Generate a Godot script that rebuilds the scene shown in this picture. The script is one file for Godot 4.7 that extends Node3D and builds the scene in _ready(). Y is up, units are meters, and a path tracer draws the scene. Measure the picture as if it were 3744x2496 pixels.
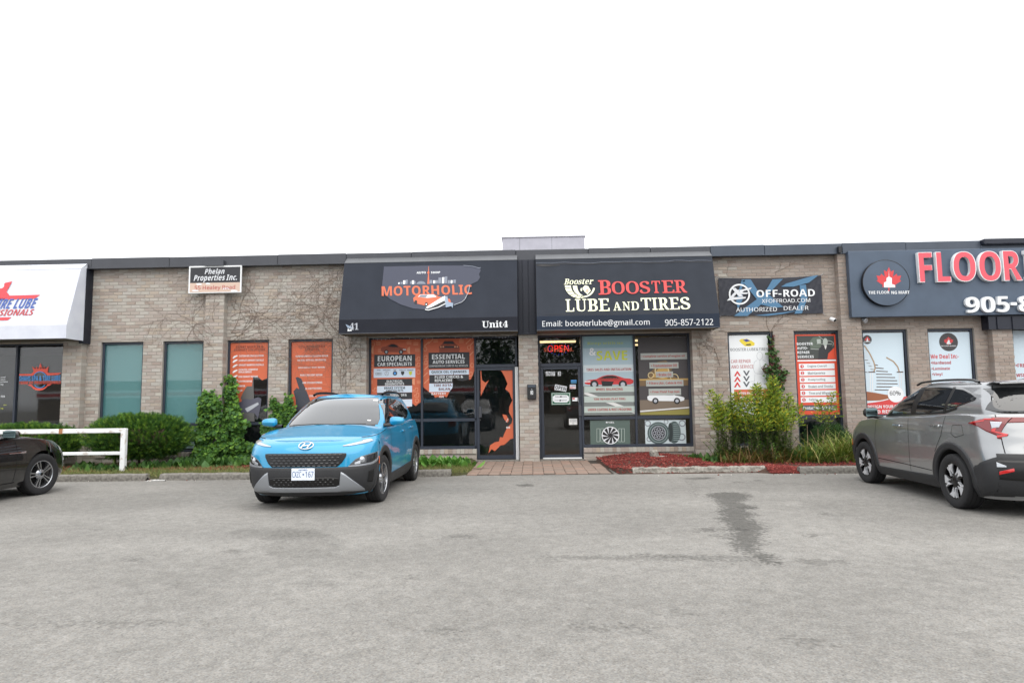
extends Node3D
# A strip of brick commercial units seen across a parking lot. y up, metres; the wall panels lie in the plane z = 0, the camera stands at z = 15.9.

var rng := RandomNumberGenerator.new()
var mats := {}
var taken := {}
var fonts := {}
var clip := PackedVector2Array()
var print_z := 0.0

class G:
	var v := PackedVector3Array()
	var n := PackedVector3Array()
	var c := PackedColorArray()
	var u := PackedVector2Array()
	var i := PackedInt32Array()
	var col := Color(1, 1, 1)
	var tint := false

	func tri(a: Vector3, b: Vector3, d: Vector3) -> void:
		var q := (b - a).cross(d - a).normalized()
		var s := v.size()
		v.append(a); v.append(b); v.append(d)
		n.append(q); n.append(q); n.append(q)
		c.append(col); c.append(col); c.append(col)
		i.append(s); i.append(s + 2); i.append(s + 1)

	func quad(a: Vector3, b: Vector3, d: Vector3, e: Vector3) -> void:
		var q := (d - a).cross(e - b).normalized()
		var s := v.size()
		v.append(a); v.append(b); v.append(d); v.append(e)
		for k in 4:
			n.append(q); c.append(col)
		i.append(s); i.append(s + 2); i.append(s + 1)
		i.append(s); i.append(s + 3); i.append(s + 2)

	func box(m: Vector3, s: Vector3, t := Basis.IDENTITY) -> void:
		var h := s * 0.5
		var p := []
		for k in 8:
			p.append(m + t * Vector3(h.x if k & 1 else -h.x, h.y if k & 2 else -h.y, h.z if k & 4 else -h.z))
		quad(p[4], p[5], p[7], p[6]); quad(p[1], p[0], p[2], p[3]); quad(p[5], p[1], p[3], p[7])
		quad(p[0], p[4], p[6], p[2]); quad(p[6], p[7], p[3], p[2]); quad(p[0], p[1], p[5], p[4])

	func span(a: Vector3, b: Vector3) -> void:
		box((a + b) * 0.5, (b - a).abs())

	# a box with chamfered edges
	func bev(m: Vector3, s: Vector3, r: float, t := Basis.IDENTITY) -> void:
		var h := s * 0.5
		var at := func(ax: int, sx: int, sy: int, sz: int) -> Vector3:
			var e := Vector3(h.x - r, h.y - r, h.z - r)
			e[ax] = h[ax]
			return m + t * Vector3(e.x * sx, e.y * sy, e.z * sz)
		for sg in [-1, 1]:
			var f := [at.call(0, sg, -1, -1), at.call(0, sg, 1, -1), at.call(0, sg, 1, 1), at.call(0, sg, -1, 1)]
			_q(f, sg > 0)
			f = [at.call(1, -1, sg, -1), at.call(1, -1, sg, 1), at.call(1, 1, sg, 1), at.call(1, 1, sg, -1)]
			_q(f, sg > 0)
			f = [at.call(2, -1, -1, sg), at.call(2, 1, -1, sg), at.call(2, 1, 1, sg), at.call(2, -1, 1, sg)]
			_q(f, sg > 0)
		for a in [-1, 1]:
			for b in [-1, 1]:
				_o([at.call(0, a, b, -1), at.call(0, a, b, 1), at.call(1, a, b, 1), at.call(1, a, b, -1)], m)
				_o([at.call(0, a, -1, b), at.call(0, a, 1, b), at.call(2, a, 1, b), at.call(2, a, -1, b)], m)
				_o([at.call(1, -1, a, b), at.call(1, 1, a, b), at.call(2, 1, a, b), at.call(2, -1, a, b)], m)
				for d in [-1, 1]:
					_o([at.call(0, a, b, d), at.call(1, a, b, d), at.call(2, a, b, d)], m)

	func _q(f: Array, keep: bool) -> void:
		if keep: quad(f[0], f[1], f[2], f[3])
		else: quad(f[3], f[2], f[1], f[0])

	func _o(f: Array, m: Vector3) -> void:
		var q: Vector3 = (f[1] - f[0]).cross(f[2] - f[0])
		var out: bool = q.dot(f[0] - m) > 0.0
		if f.size() == 4: _q(f, out)
		elif out: tri(f[0], f[1], f[2])
		else: tri(f[2], f[1], f[0])

	# rows of points, smooth normals; normal = along rows x along columns
	func grid(p: Array, flip := false, closed := false) -> void:
		var s := v.size()
		var rows := p.size()
		var cols: int = p[0].size()
		for a in rows:
			var up: PackedVector3Array = p[maxi(a - 1, 0)] if not closed else p[(a - 1 + rows - 1) % (rows - 1)] if a in [0, rows - 1] else p[a - 1]
			var dn: PackedVector3Array = p[mini(a + 1, rows - 1)] if not closed else p[1] if a in [0, rows - 1] else p[a + 1]
			for b in cols:
				var du := dn[b] - up[b]
				var dv: Vector3 = p[a][mini(b + 1, cols - 1)] - p[a][maxi(b - 1, 0)]
				var q := du.cross(dv)
				if q.length_squared() < 1e-14:
					var bb := 1 if b == 0 else b - 1 if b == cols - 1 else b
					q = (dn[bb] - up[bb]).cross(p[a][mini(bb + 1, cols - 1)] - p[a][maxi(bb - 1, 0)])
				if q.length_squared() < 1e-14: q = Vector3.UP
				v.append(p[a][b]); n.append(q.normalized() * (-1.0 if flip else 1.0)); c.append(col)
		for a in rows - 1:
			for b in cols - 1:
				var k := s + a * cols + b
				if flip:
					for j in [k, k + cols, k + cols + 1, k, k + cols + 1, k + 1]: i.append(j)
				else:
					for j in [k, k + cols + 1, k + cols, k, k + 1, k + cols + 1]: i.append(j)

	func tube(path: Array, r0: float, r1: float, sides := 6) -> void:
		var rows := []
		var last := path.size() - 1
		var side := Vector3.ZERO
		for k in path.size():
			var d: Vector3 = (path[mini(k + 1, last)] - path[maxi(k - 1, 0)]).normalized()
			if side == Vector3.ZERO:
				side = d.cross(Vector3(0.3, 0.9, 0.2)).normalized()
			side = (side - d * side.dot(d)).normalized()
			var o := d.cross(side)
			var r := lerpf(r0, r1, float(k) / maxi(last, 1))
			var ring := PackedVector3Array()
			for j in sides + 1:
				var a := TAU * j / sides
				ring.append(path[k] + (side * cos(a) + o * sin(a)) * r)
			rows.append(ring)
		grid(rows, true)

	# profile of (radius, x) turned about the x axis through m
	func lathe(prof: Array, seg: int, m := Vector3.ZERO) -> void:
		var rows := []
		for k in seg + 1:
			var a := TAU * k / seg
			var ring := PackedVector3Array()
			for q in prof:
				ring.append(m + Vector3(q.y, q.x * cos(a), q.x * sin(a)))
			rows.append(ring)
		grid(rows, false, true)

	func flat(pts: PackedVector2Array, z: float) -> void:
		var t := Geometry2D.triangulate_polygon(pts)
		for k in range(0, t.size(), 3):
			var a := pts[t[k]]
			var b := pts[t[k + 1]]
			var d := pts[t[k + 2]]
			if (b - a).cross(d - a) < 0.0:
				var e := b
				b = d
				d = e
			tri(Vector3(a.x, a.y, z), Vector3(b.x, b.y, z), Vector3(d.x, d.y, z))

	# outline extruded from z0 to z1, front and sides
	func prism(pts: PackedVector2Array, z0: float, z1: float) -> void:
		flat(pts, z1)
		var turn := 0.0
		for k in pts.size():
			turn += pts[k].cross(pts[(k + 1) % pts.size()])
		for k in pts.size():
			var a := pts[k]
			var b := pts[(k + 1) % pts.size()]
			if turn < 0.0:
				var e := a
				a = b
				b = e
			quad(Vector3(a.x, a.y, z0), Vector3(b.x, b.y, z0), Vector3(b.x, b.y, z1), Vector3(a.x, a.y, z1))

	func mesh() -> ArrayMesh:
		var a := []
		a.resize(Mesh.ARRAY_MAX)
		a[Mesh.ARRAY_VERTEX] = v
		a[Mesh.ARRAY_NORMAL] = n
		if tint: a[Mesh.ARRAY_COLOR] = c
		if u.size() == v.size(): a[Mesh.ARRAY_TEX_UV] = u; a[Mesh.ARRAY_TEX_UV2] = u
		a[Mesh.ARRAY_INDEX] = i
		var m := ArrayMesh.new()
		m.add_surface_from_arrays(Mesh.PRIMITIVE_TRIANGLES, a)
		return m

func numbered(called: String) -> String:
	var k: int = taken.get(called, 0)
	taken[called] = k + 1
	return called if k == 0 else "%s_%03d" % [called, k]

func thing(called: String, label: String, category: String, at := Vector3.ZERO, turn := 0.0, group := "") -> Node3D:
	var o := Node3D.new()
	o.name = numbered(called)
	add_child(o)
	o.position = at
	o.rotation.y = turn
	o.set_meta("label", label)
	o.set_meta("category", category)
	if group: o.set_meta("group", group)
	return o

func part(parent: Node3D, called: String, mesh: Mesh, m: Material) -> MeshInstance3D:
	var o := MeshInstance3D.new()
	o.name = called
	o.mesh = mesh
	o.material_override = m
	parent.add_child(o, true)
	return o

func piece(parent: Node3D, called: String, g: G, m: Material) -> MeshInstance3D:
	return part(parent, called, g.mesh(), m)

func struct(called: String, g: G, m: Material, kind := "structure") -> MeshInstance3D:
	var o := piece(self, numbered(called), g, m)
	o.set_meta("kind", kind)
	return o

func scatter(parent: Node3D, called: String, mesh: Mesh, m: Material, where: Array, tones: Array) -> MultiMeshInstance3D:
	var mm := MultiMesh.new()
	mm.transform_format = MultiMesh.TRANSFORM_3D
	mm.use_colors = true
	mm.mesh = mesh
	mm.instance_count = where.size()
	for k in where.size():
		mm.set_instance_transform(k, where[k])
		mm.set_instance_color(k, tones[k])
	var o := MultiMeshInstance3D.new()
	o.name = called
	o.multimesh = mm
	o.material_override = m
	parent.add_child(o, true)
	return o

func baked(parent: Node3D, called: String, mesh: ArrayMesh, m: Material, where: Array, tones: Array) -> MeshInstance3D:
	var a := mesh.surface_get_arrays(0)
	var v: PackedVector3Array = a[Mesh.ARRAY_VERTEX]
	var n: PackedVector3Array = a[Mesh.ARRAY_NORMAL]
	var ix: PackedInt32Array = a[Mesh.ARRAY_INDEX]
	var g := G.new()
	g.tint = true
	var k := 0
	for t: Transform3D in where:
		var s := g.v.size()
		g.v.append_array(t * v)
		var turn := Transform3D(t.basis.orthonormalized(), Vector3.ZERO)
		g.n.append_array(turn * n if t.basis.determinant() > 0.0 else Transform3D(Basis.from_scale(-Vector3.ONE), Vector3.ZERO) * (turn * n))
		var c: Color = tones[k]
		for j in v.size(): g.c.append(c)
		for j in ix: g.i.append(s + j)
		k += 1
	return piece(parent, called, g, m)

# base colours below are given as 0-255 sRGB
func rgb(r: float, g: float, b: float) -> Color:
	return Color(r / 255.0, g / 255.0, b / 255.0)

func lin(r: float, g: float, b: float) -> Color:
	return rgb(r, g, b).srgb_to_linear()

func mk(key: String, col: Color, rough := 0.6, metal := 0.0) -> StandardMaterial3D:
	var m := StandardMaterial3D.new()
	m.resource_name = key
	m.albedo_color = col
	m.roughness = rough
	m.metallic = metal
	mats[key] = m
	return m

func noise_tex(freq: float, lo: Color, hi: Color, seed_ := 1, size := 256, octaves := 4) -> NoiseTexture2D:
	var f := FastNoiseLite.new()
	f.seed = seed_
	f.noise_type = FastNoiseLite.TYPE_SIMPLEX_SMOOTH
	f.frequency = freq
	f.fractal_octaves = octaves
	var t := NoiseTexture2D.new()
	t.width = size
	t.height = size
	t.seamless = true
	t.noise = f
	var ramp := Gradient.new()
	ramp.set_color(0, lo)
	ramp.set_color(1, hi)
	t.color_ramp = ramp
	return t

func grain(m: StandardMaterial3D, tex: Texture2D, scale: float, bump: Texture2D = null, depth := 0.0) -> void:
	m.albedo_texture = tex
	m.uv1_triplanar = true
	m.uv1_world_triplanar = true
	m.uv1_scale = Vector3.ONE * scale
	if bump:
		m.heightmap_enabled = true
		m.heightmap_texture = bump
		m.heightmap_scale = depth

func glass(key: String, tone: Color, alpha: float) -> StandardMaterial3D:
	var m := mk(key, Color(tone.r, tone.g, tone.b, alpha), 0.02)
	m.transparency = BaseMaterial3D.TRANSPARENCY_ALPHA
	m.metallic_specular = 0.5
	return m

func paint(key: String, col: Color, metal: float, rough: float, coat := 1.0) -> StandardMaterial3D:
	var m := mk(key, col, rough, metal)
	m.clearcoat_enabled = true
	m.clearcoat = coat
	m.clearcoat_roughness = 0.03
	return m

func materials() -> void:
	var soft := noise_tex(0.012, Color(0.92, 0.92, 0.92), Color(1, 1, 1), 3)
	var fine := noise_tex(0.08, Color(0.88, 0.88, 0.88), Color(1, 1, 1), 5)
	var rough := noise_tex(0.05, Color(0, 0, 0), Color(1, 1, 1), 8)
	var m := mk("brick", Color(1, 1, 1), 0.9)
	m.vertex_color_use_as_albedo = true
	grain(m, fine, 3.0, rough, 0.25)
	grain(mk("mortar", rgb(172, 166, 158), 0.95), fine, 2.0, rough, 0.3)
	grain(mk("concrete", rgb(146, 142, 135), 0.95), noise_tex(0.03, Color(0.62, 0.62, 0.62), Color(1, 1, 1), 11), 1.7, rough, 0.5)
	m = mk("old_concrete", rgb(1, 1, 1), 0.95)
	m.albedo_color = Color(1, 1, 1)
	grain(m, noise_tex(0.035, rgb(100, 96, 90), rgb(180, 176, 168), 21, 256, 5), 1.6, rough, 0.8)
	grain(mk("frame", rgb(48, 55, 68), 0.45), soft, 1.0)
	mk("frame_dark", rgb(26, 28, 34), 0.5)
	grain(mk("flashing", rgb(74, 76, 82), 0.42, 0.25), soft, 0.6)
	grain(mk("flashing_blue", rgb(74, 82, 94), 0.4, 0.25), soft, 0.6)
	grain(mk("cap_metal", rgb(98, 100, 104), 0.4, 0.3), soft, 0.6)
	grain(mk("canopy", rgb(53, 57, 66), 0.85), soft, 0.5)
	grain(mk("canopy_grey", rgb(56, 60, 68), 0.85), soft, 0.55)
	grain(mk("valance", rgb(42, 44, 52), 0.8), soft, 0.5)
	grain(mk("valance_blue", rgb(46, 54, 68), 0.75), soft, 0.5)
	grain(mk("awnwhite", rgb(214, 218, 227), 0.6), noise_tex(0.012, Color(0.93, 0.93, 0.95), Color(1, 1, 1), 4), 0.5)
	grain(mk("soffit", rgb(112, 104, 92), 0.8), soft, 0.8)
	for k in ["canopy", "canopy_grey", "valance", "valance_blue"]: mats[k].metallic_specular = 0.3
	mk("column_metal", rgb(32, 36, 48), 0.4, 0.2)
	grain(mk("roof_box", rgb(178, 178, 190), 0.5, 0.1), soft, 0.6)
	grain(mk("roof_gravel", rgb(120, 116, 110), 0.95), fine, 1.0)
	grain(mk("sign_panel", rgb(76, 90, 108), 0.35, 0.15), soft, 0.5)
	mk("white", rgb(228, 231, 234), 0.5)
	mk("white_metal", rgb(228, 230, 232), 0.4)
	grain(mk("rail_paint", rgb(228, 230, 232), 0.5), noise_tex(0.02, rgb(196, 176, 160), Color(1, 1, 1), 31, 256, 5), 0.8)
	mats["rail_paint"].albedo_texture.color_ramp.set_offset(1, 0.38)
	mk("rust", rgb(164, 116, 84), 0.9)
	for a in [["orange", 202, 100, 66], ["orangedark", 150, 70, 48], ["banner", 52, 57, 76], ["greyblue", 120, 126, 140], ["dark", 24, 24, 28], ["silver", 176, 180, 188], ["silverw", 214, 217, 222], ["flap", 140, 156, 176],
		["signred", 205, 66, 66], ["cream", 236, 238, 208], ["signblue", 60, 88, 160], ["dullred", 178, 60, 66], ["wingred", 205, 64, 72], ["skyblue", 76, 150, 220], ["gearred", 222, 84, 66], ["limeprint", 196, 204, 62],
		["signblack", 42, 43, 48], ["signbeige", 205, 180, 164], ["brownprint", 112, 46, 34], ["peach", 224, 152, 116], ["greyviolet", 84, 84, 98], ["paleblue", 206, 220, 236], ["greyprint", 128, 132, 140], ["orangered", 232, 108, 70],
		["stickerblue", 52, 116, 156], ["gearblue", 62, 70, 150], ["paper", 214, 214, 212], ["certgreen", 40, 96, 70], ["posterblue", 168, 188, 198], ["posterteal", 138, 172, 182], ["posterpale", 196, 208, 212], ["fadedlime", 178, 196, 110],
		["brickprint", 168, 66, 60], ["roadgrey", 120, 124, 122], ["carred", 196, 54, 56], ["stripgreen", 178, 190, 184], ["stripgrey", 168, 172, 168], ["posterdark", 66, 62, 64], ["oilbrown", 116, 92, 62], ["oilyellow", 186, 150, 84],
		["oilpale", 206, 186, 140], ["roadbrown", 118, 104, 90], ["oilolive", 140, 132, 66], ["postergreen", 84, 100, 94], ["tyreprint", 74, 88, 88], ["tyredark", 44, 52, 54], ["tyrelight", 150, 166, 168], ["caryellow", 226, 204, 60],
		["greydark", 84, 88, 94], ["redorange", 214, 76, 48], ["photodark", 62, 66, 64], ["photogreen", 92, 104, 92], ["photogrey", 170, 178, 172], ["palesky", 204, 221, 232], ["woodprint", 150, 92, 62], ["stairbrown", 92, 76, 70],
		["railtan", 168, 144, 116], ["charcoal", 64, 62, 64], ["leafred", 206, 62, 66], ["reflection_grey", 96, 95, 94], ["reflection_slate", 60, 64, 74], ["bannernavy", 30, 33, 46], ["bannerblue", 72, 116, 150]]:  # includes two sheet tones that paint glass reflection inside torn poster holes
		mk(a[0], rgb(a[1], a[2], a[3]), 0.5)
	mk("letter_face", rgb(222, 84, 98), 0.3)
	mk("black_plastic", rgb(30, 31, 33), 0.45)
	mk("room", rgb(92, 88, 84), 0.9)
	mk("room_floor", rgb(70, 66, 62), 0.8)
	glass("pane", rgb(30, 40, 44), 0.12)
	glass("pane_teal", rgb(88, 146, 150), 0.36)
	m = mk("blind", rgb(170, 200, 196), 0.6)
	m = mk("neon_red", rgb(255, 60, 50), 0.4)
	m.emission_enabled = true
	m.emission = rgb(255, 50, 40)
	m.emission_energy_multiplier = 0.45
	m = mk("neon_blue", rgb(70, 80, 255), 0.4)
	m.emission_enabled = true
	m.emission = rgb(90, 100, 255)
	m.emission_energy_multiplier = 0.9
	m = mk("tube_lamp", rgb(255, 240, 205), 0.4)
	m.emission_enabled = true
	m.emission = rgb(255, 226, 170)
	m.emission_energy_multiplier = 0.9
	# plants
	for a in [["leaf", 1.0], ["needle", 1.0], ["blade", 1.0]]:
		m = mk(a[0], Color(1, 1, 1), 0.55)
		m.vertex_color_use_as_albedo = true
		m.metallic_specular = 0.35
		m.backlight_enabled = true
		m.backlight = Color(0.45, 0.5, 0.25)
	m = mk("chip", Color(1, 1, 1), 0.85)
	m.vertex_color_use_as_albedo = true
	mk("bark", rgb(84, 70, 58), 0.95)
	mk("vine", rgb(116, 101, 90), 0.95)
	mk("core_brown", rgb(84, 70, 58), 1.0)  # colour of the light-blocking core added inside the bushes
	grain(mk("soil", rgb(74, 54, 44), 0.98), fine, 1.4, rough, 1.0)
	grain(mk("turf", rgb(84, 86, 52), 0.98), noise_tex(0.05, rgb(150, 140, 110), Color(1, 1, 1), 41), 1.2, rough, 1.0)
	m = mk("paver", Color(1, 1, 1), 0.9)
	m.vertex_color_use_as_albedo = true
	grain(m, fine, 3.0, rough, 0.2)
	mk("joint_sand", rgb(62, 56, 50), 1.0)
	# cars
	paint("blue_paint", rgb(8, 140, 186), 0.2, 0.32)
	paint("grey_paint", rgb(150, 152, 154), 0.7, 0.3)
	paint("black_paint", rgb(12, 12, 15), 0.0, 0.25)
	paint("navy_paint", rgb(24, 28, 38), 0.1, 0.25)
	grain(mk("cladding", rgb(38, 39, 42), 0.55), soft, 1.0)
	m = paint("car_glass", rgb(16, 19, 21), 0.0, 0.02, 1.0)
	m.metallic_specular = 0.7
	m = paint("windscreen", rgb(16, 19, 21), 0.0, 0.02, 1.0)
	m.metallic_specular = 0.7
	mk("trim_black", rgb(14, 14, 16), 0.3)
	mk("gap_shade", rgb(10, 10, 12), 0.9)  # near-black strip colour, stands in for shade inside the body grooves
	mk("chrome", rgb(205, 208, 212), 0.12, 1.0)
	mk("alloy", rgb(176, 178, 182), 0.25, 0.9)
	mk("machined", rgb(206, 208, 212), 0.35, 0.35)
	mk("skid_silver", rgb(150, 154, 160), 0.35, 0.5)
	grain(mk("tyre", rgb(34, 34, 36), 0.85), fine, 3.0)
	mk("tyre_groove", rgb(14, 14, 15), 0.9)
	mk("well", rgb(12, 12, 12), 0.95)
	paint("lamp_clear", rgb(176, 180, 186), 0.35, 0.15)
	paint("lamp_dark", rgb(48, 50, 54), 0.3, 0.1)
	paint("lamp_red", rgb(112, 8, 14), 0.1, 0.1)
	paint("lamp_red_bright", rgb(190, 24, 24), 0.1, 0.1)
	paint("lamp_amber", rgb(240, 104, 24), 0.0, 0.15)
	mk("plate_white", rgb(222, 230, 240), 0.35)
	mk("plate_blue", rgb(70, 98, 150), 0.4)
	mk("mirror_glass", rgb(150, 176, 180), 0.03, 1.0)
	lot_material()

func lot_material() -> void:
	var n := 1024
	var a := FastNoiseLite.new()
	a.seed = 12
	a.frequency = 0.03
	a.fractal_octaves = 3
	rng.seed = 99
	var px := PackedByteArray()
	px.resize(n * n * 3)
	var r2 := PackedFloat32Array()
	var r4 := PackedFloat32Array()
	for k in n * n / 4: r2.append(rng.randf() - 0.5)
	for k in n * n / 16: r4.append(rng.randf() - 0.5)
	var r8 := PackedFloat32Array()
	for k in n * n / 64: r8.append(rng.randf() - 0.5)
	for y in n:
		for x in n:
			var r := rng.randf()
			var s := rng.randf()
			var t := 0.86 + 0.12 * (r - 0.5) + 0.10 * r2[(y / 2) * (n / 2) + x / 2] + 0.05 * r4[(y / 4) * (n / 4) + x / 4] + 0.03 * r8[(y / 8) * (n / 8) + x / 8] + 0.05 * a.get_noise_2d(x, y)
			if s > 0.93: t += 0.16 * rng.randf()
			elif s < 0.10: t -= 0.20 * rng.randf()
			var k := (y * n + x) * 3
			var w := (rng.randf() - 0.5) * 0.03
			px[k] = clampi(int(255 * (t + w)), 0, 255)
			px[k + 1] = clampi(int(255 * (t - 0.003)), 0, 255)
			px[k + 2] = clampi(int(255 * (t - 0.010 - w)), 0, 255)
	var base := ImageTexture.create_from_image(Image.create_from_data(n, n, false, Image.FORMAT_RGB8, px))
	# patches, oil stains, tyre marks and a drying puddle, where the photograph shows them
	var w := 1300
	var h := 700
	var img := PackedByteArray()
	img.resize(w * h * 3)
	var big := FastNoiseLite.new()
	big.seed = 5
	big.frequency = 0.006
	big.fractal_octaves = 4
	var small := FastNoiseLite.new()
	small.seed = 6
	small.frequency = 0.09
	var val := PackedFloat32Array()
	val.resize(w * h)
	for y in h:
		for x in w:
			val[y * w + x] = 0.92 + 0.09 * big.get_noise_2d(x, y * 1.6) + 0.03 * small.get_noise_2d(x, y)
	for st in STAINS:
		var poly := PackedVector2Array()
		for k in range(0, st[1].size(), 2):
			poly.append(Vector2((st[1][k] + 13.0) * 50.0, (st[1][k + 1] - 2.0) * 50.0))
		var lo := poly[0]
		var hi := poly[0]
		for q in poly:
			lo = lo.min(q)
			hi = hi.max(q)
		for y in range(maxi(int(lo.y) - 3, 0), mini(int(hi.y) + 4, h)):
			for x in range(maxi(int(lo.x) - 3, 0), mini(int(hi.x) + 4, w)):
				var q := Vector2(x + 3.0 * small.get_noise_2d(x * 2.0, y * 2.0) + rng.randfn(0, 2.2), y + 3.0 * small.get_noise_2d(x * 2.0 + 500.0, y * 2.0) + rng.randfn(0, 2.2))
				if Geometry2D.is_point_in_polygon(q, poly):
					val[y * w + x] *= st[0] + 0.07 * small.get_noise_2d(x * 3.0, y * 3.0)
	for k in w * h:
		var t := clampi(int(255.0 * val[k]), 0, 255)
		img[k * 3] = t
		img[k * 3 + 1] = t
		img[k * 3 + 2] = clampi(t - 1, 0, 255)
	var over := ImageTexture.create_from_image(Image.create_from_data(w, h, false, Image.FORMAT_RGB8, img))
	for key in ["asphalt", "asphalt_far"]:
		var m := mk(key, rgb(162, 160, 157), 0.92)
		m.metallic_specular = 0.35
		grain(m, base, 0.16)
		if key == "asphalt":
			m.detail_enabled = true
			m.detail_blend_mode = BaseMaterial3D.BLEND_MODE_MUL
			m.detail_albedo = over
			m.detail_uv_layer = BaseMaterial3D.DETAIL_UV_2
		else:
			m.albedo_color = rgb(156, 154, 151)

func _ready() -> void:
	# camera
	var cam := Camera3D.new()
	cam.name = "camera"
	cam.fov = 54.94
	cam.near = 0.05
	cam.far = 600.0
	cam.transform = Transform3D(Basis(Vector3.UP, deg_to_rad(1.7287)) * Basis(Vector3.RIGHT, deg_to_rad(5.318)) * Basis(Vector3.BACK, deg_to_rad(-0.7756)), Vector3(0, 1.40, 15.858))
	add_child(cam)
	cam.current = true
	# bright even overcast
	var env := Environment.new()
	env.background_mode = Environment.BG_SKY
	var sky := Sky.new()
	var sm := ProceduralSkyMaterial.new()
	sm.sky_top_color = rgb(250, 252, 255)
	sm.sky_horizon_color = rgb(236, 238, 241)
	sm.sky_curve = 0.25
	sm.ground_bottom_color = rgb(110, 108, 104)
	sm.ground_horizon_color = rgb(150, 148, 144)
	sm.sun_angle_max = 1.0
	sky.sky_material = sm
	env.sky = sky
	env.background_energy_multiplier = 1.0
	env.tonemap_mode = Environment.TONE_MAPPER_LINEAR
	env.tonemap_exposure = 1.95
	env.sdfgi_enabled = true
	env.ssao_enabled = true
	env.ssil_enabled = true
	var we := WorldEnvironment.new()
	we.name = "world_environment"
	we.environment = env
	add_child(we)
	var sun := DirectionalLight3D.new()
	sun.name = "sun"
	sun.light_energy = 0.32
	sun.light_color = rgb(255, 247, 234)
	sun.light_angular_distance = 80.0
	sun.shadow_enabled = true
	sun.sky_mode = DirectionalLight3D.SKY_MODE_LIGHT_ONLY
	sun.rotation_degrees = Vector3(-58, 24, 0)
	add_child(sun)
	for k in {"r": ["Droid Sans", 400], "b": ["Droid Sans", 700], "sr": ["Droid Serif", 400], "sb": ["Droid Serif", 700]}.keys():
		var f := SystemFont.new()
		f.font_names = PackedStringArray(["Droid Serif" if k[0] == "s" else "Droid Sans"])
		f.font_weight = 700 if k.ends_with("b") else 400
		fonts[k] = f
	materials()
	ground()
	building()
	awnings()
	wall_signs()
	window_prints()
	kerbs_and_rail()
	plants()
	vehicles()
	across_the_lot()

# ---------- flat prints: T lettering fitted to a box, R rectangle, PL outline, C disc or ring, LN line of some width; lv is the layer
func T(p: Node3D, s: String, x0: float, y0: float, x1: float, y1: float, lv: int, m: String, font := "b", lean := 0.0) -> MeshInstance3D:
	var t := TextMesh.new()
	t.text = s
	t.font = fonts[font]
	t.font_size = 32
	t.pixel_size = 0.01
	t.curve_step = 1.5
	t.depth = 0.0
	var a := t.get_mesh_arrays()
	var v: PackedVector3Array = a[Mesh.ARRAY_VERTEX]
	var lo := v[0]
	var hi := v[0]
	for q in v:
		lo = lo.min(q)
		hi = hi.max(q)
	var wide := (x1 - x0) - absf(lean) * (y1 - y0)
	for k in v.size():
		var f := (v[k].y - lo.y) / (hi.y - lo.y)
		v[k] = Vector3(x0 + wide * (v[k].x - lo.x) / (hi.x - lo.x) + lean * (y1 - y0) * (f if lean > 0 else f - 1.0), y0 + (y1 - y0) * f, print_z + 0.002 * lv)
	var b := []
	b.resize(Mesh.ARRAY_MAX)
	b[Mesh.ARRAY_VERTEX] = v
	b[Mesh.ARRAY_NORMAL] = a[Mesh.ARRAY_NORMAL]
	b[Mesh.ARRAY_INDEX] = a[Mesh.ARRAY_INDEX]
	var am := ArrayMesh.new()
	am.add_surface_from_arrays(Mesh.PRIMITIVE_TRIANGLES, b)
	return part(p, "lettering", am, mats[m])

func R(p: Node3D, x0: float, y0: float, x1: float, y1: float, lv: int, m: String, called: String) -> void:
	PL(p, [x0, y0, x1, y0, x1, y1, x0, y1], lv, m, called)

func PL(p: Node3D, xy: Array, lv: int, m: String, called: String) -> void:
	var pts := PackedVector2Array()
	for k in range(0, xy.size(), 2): pts.append(Vector2(xy[k], xy[k + 1]))
	var g := G.new()
	if clip.size() and lv > 0:
		for q in Geometry2D.intersect_polygons(pts, clip): g.flat(q, print_z + 0.002 * lv)
	else:
		g.flat(pts, print_z + 0.002 * lv)
	if g.v.size(): piece(p, called, g, mats[m])

func C(p: Node3D, x: float, y: float, r: float, r0: float, lv: int, m: String, called: String, tall := 1.0) -> void:
	var g := G.new()
	var z := print_z + 0.002 * lv
	for k in 28:
		var a := Vector3(cos(TAU * k / 28), sin(TAU * k / 28) * tall, 0)
		var b := Vector3(cos(TAU * (k + 1) / 28), sin(TAU * (k + 1) / 28) * tall, 0)
		var o := Vector3(x, y, z)
		if r0 > 0.0: g.quad(o + a * r0, o + a * r, o + b * r, o + b * r0)
		else: g.tri(o, o + a * r, o + b * r)
	piece(p, called, g, mats[m])

func LN(p: Node3D, xy: Array, wide: float, lv: int, m: String, called: String) -> void:
	var g := G.new()
	var z := print_z + 0.002 * lv
	for k in range(0, xy.size() - 2, 2):
		var a := Vector3(xy[k], xy[k + 1], z)
		var b := Vector3(xy[k + 2], xy[k + 3], z)
		if a.distance_to(b) < 1e-4: continue
		var o := Vector3(0, 0, 1).cross(b - a).normalized() * wide * 0.5
		g.quad(a - o, b - o, b + o, a + o)
	if g.v.size(): piece(p, called, g, mats[m])

# ---------- ground
var lumps := FastNoiseLite.new()

func bed_y(x: float, z: float) -> float:
	var y := 0.08 * smoothstep(3.24 if x > 4.45 else 3.06, 2.85, z) + 0.03 * lumps.get_noise_2d(x, z)
	if x > 0.0: y += 0.10 * exp(-pow((x - 2.6) / 0.8, 2.0)) * smoothstep(3.0, 1.5, z)
	return y

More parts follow.
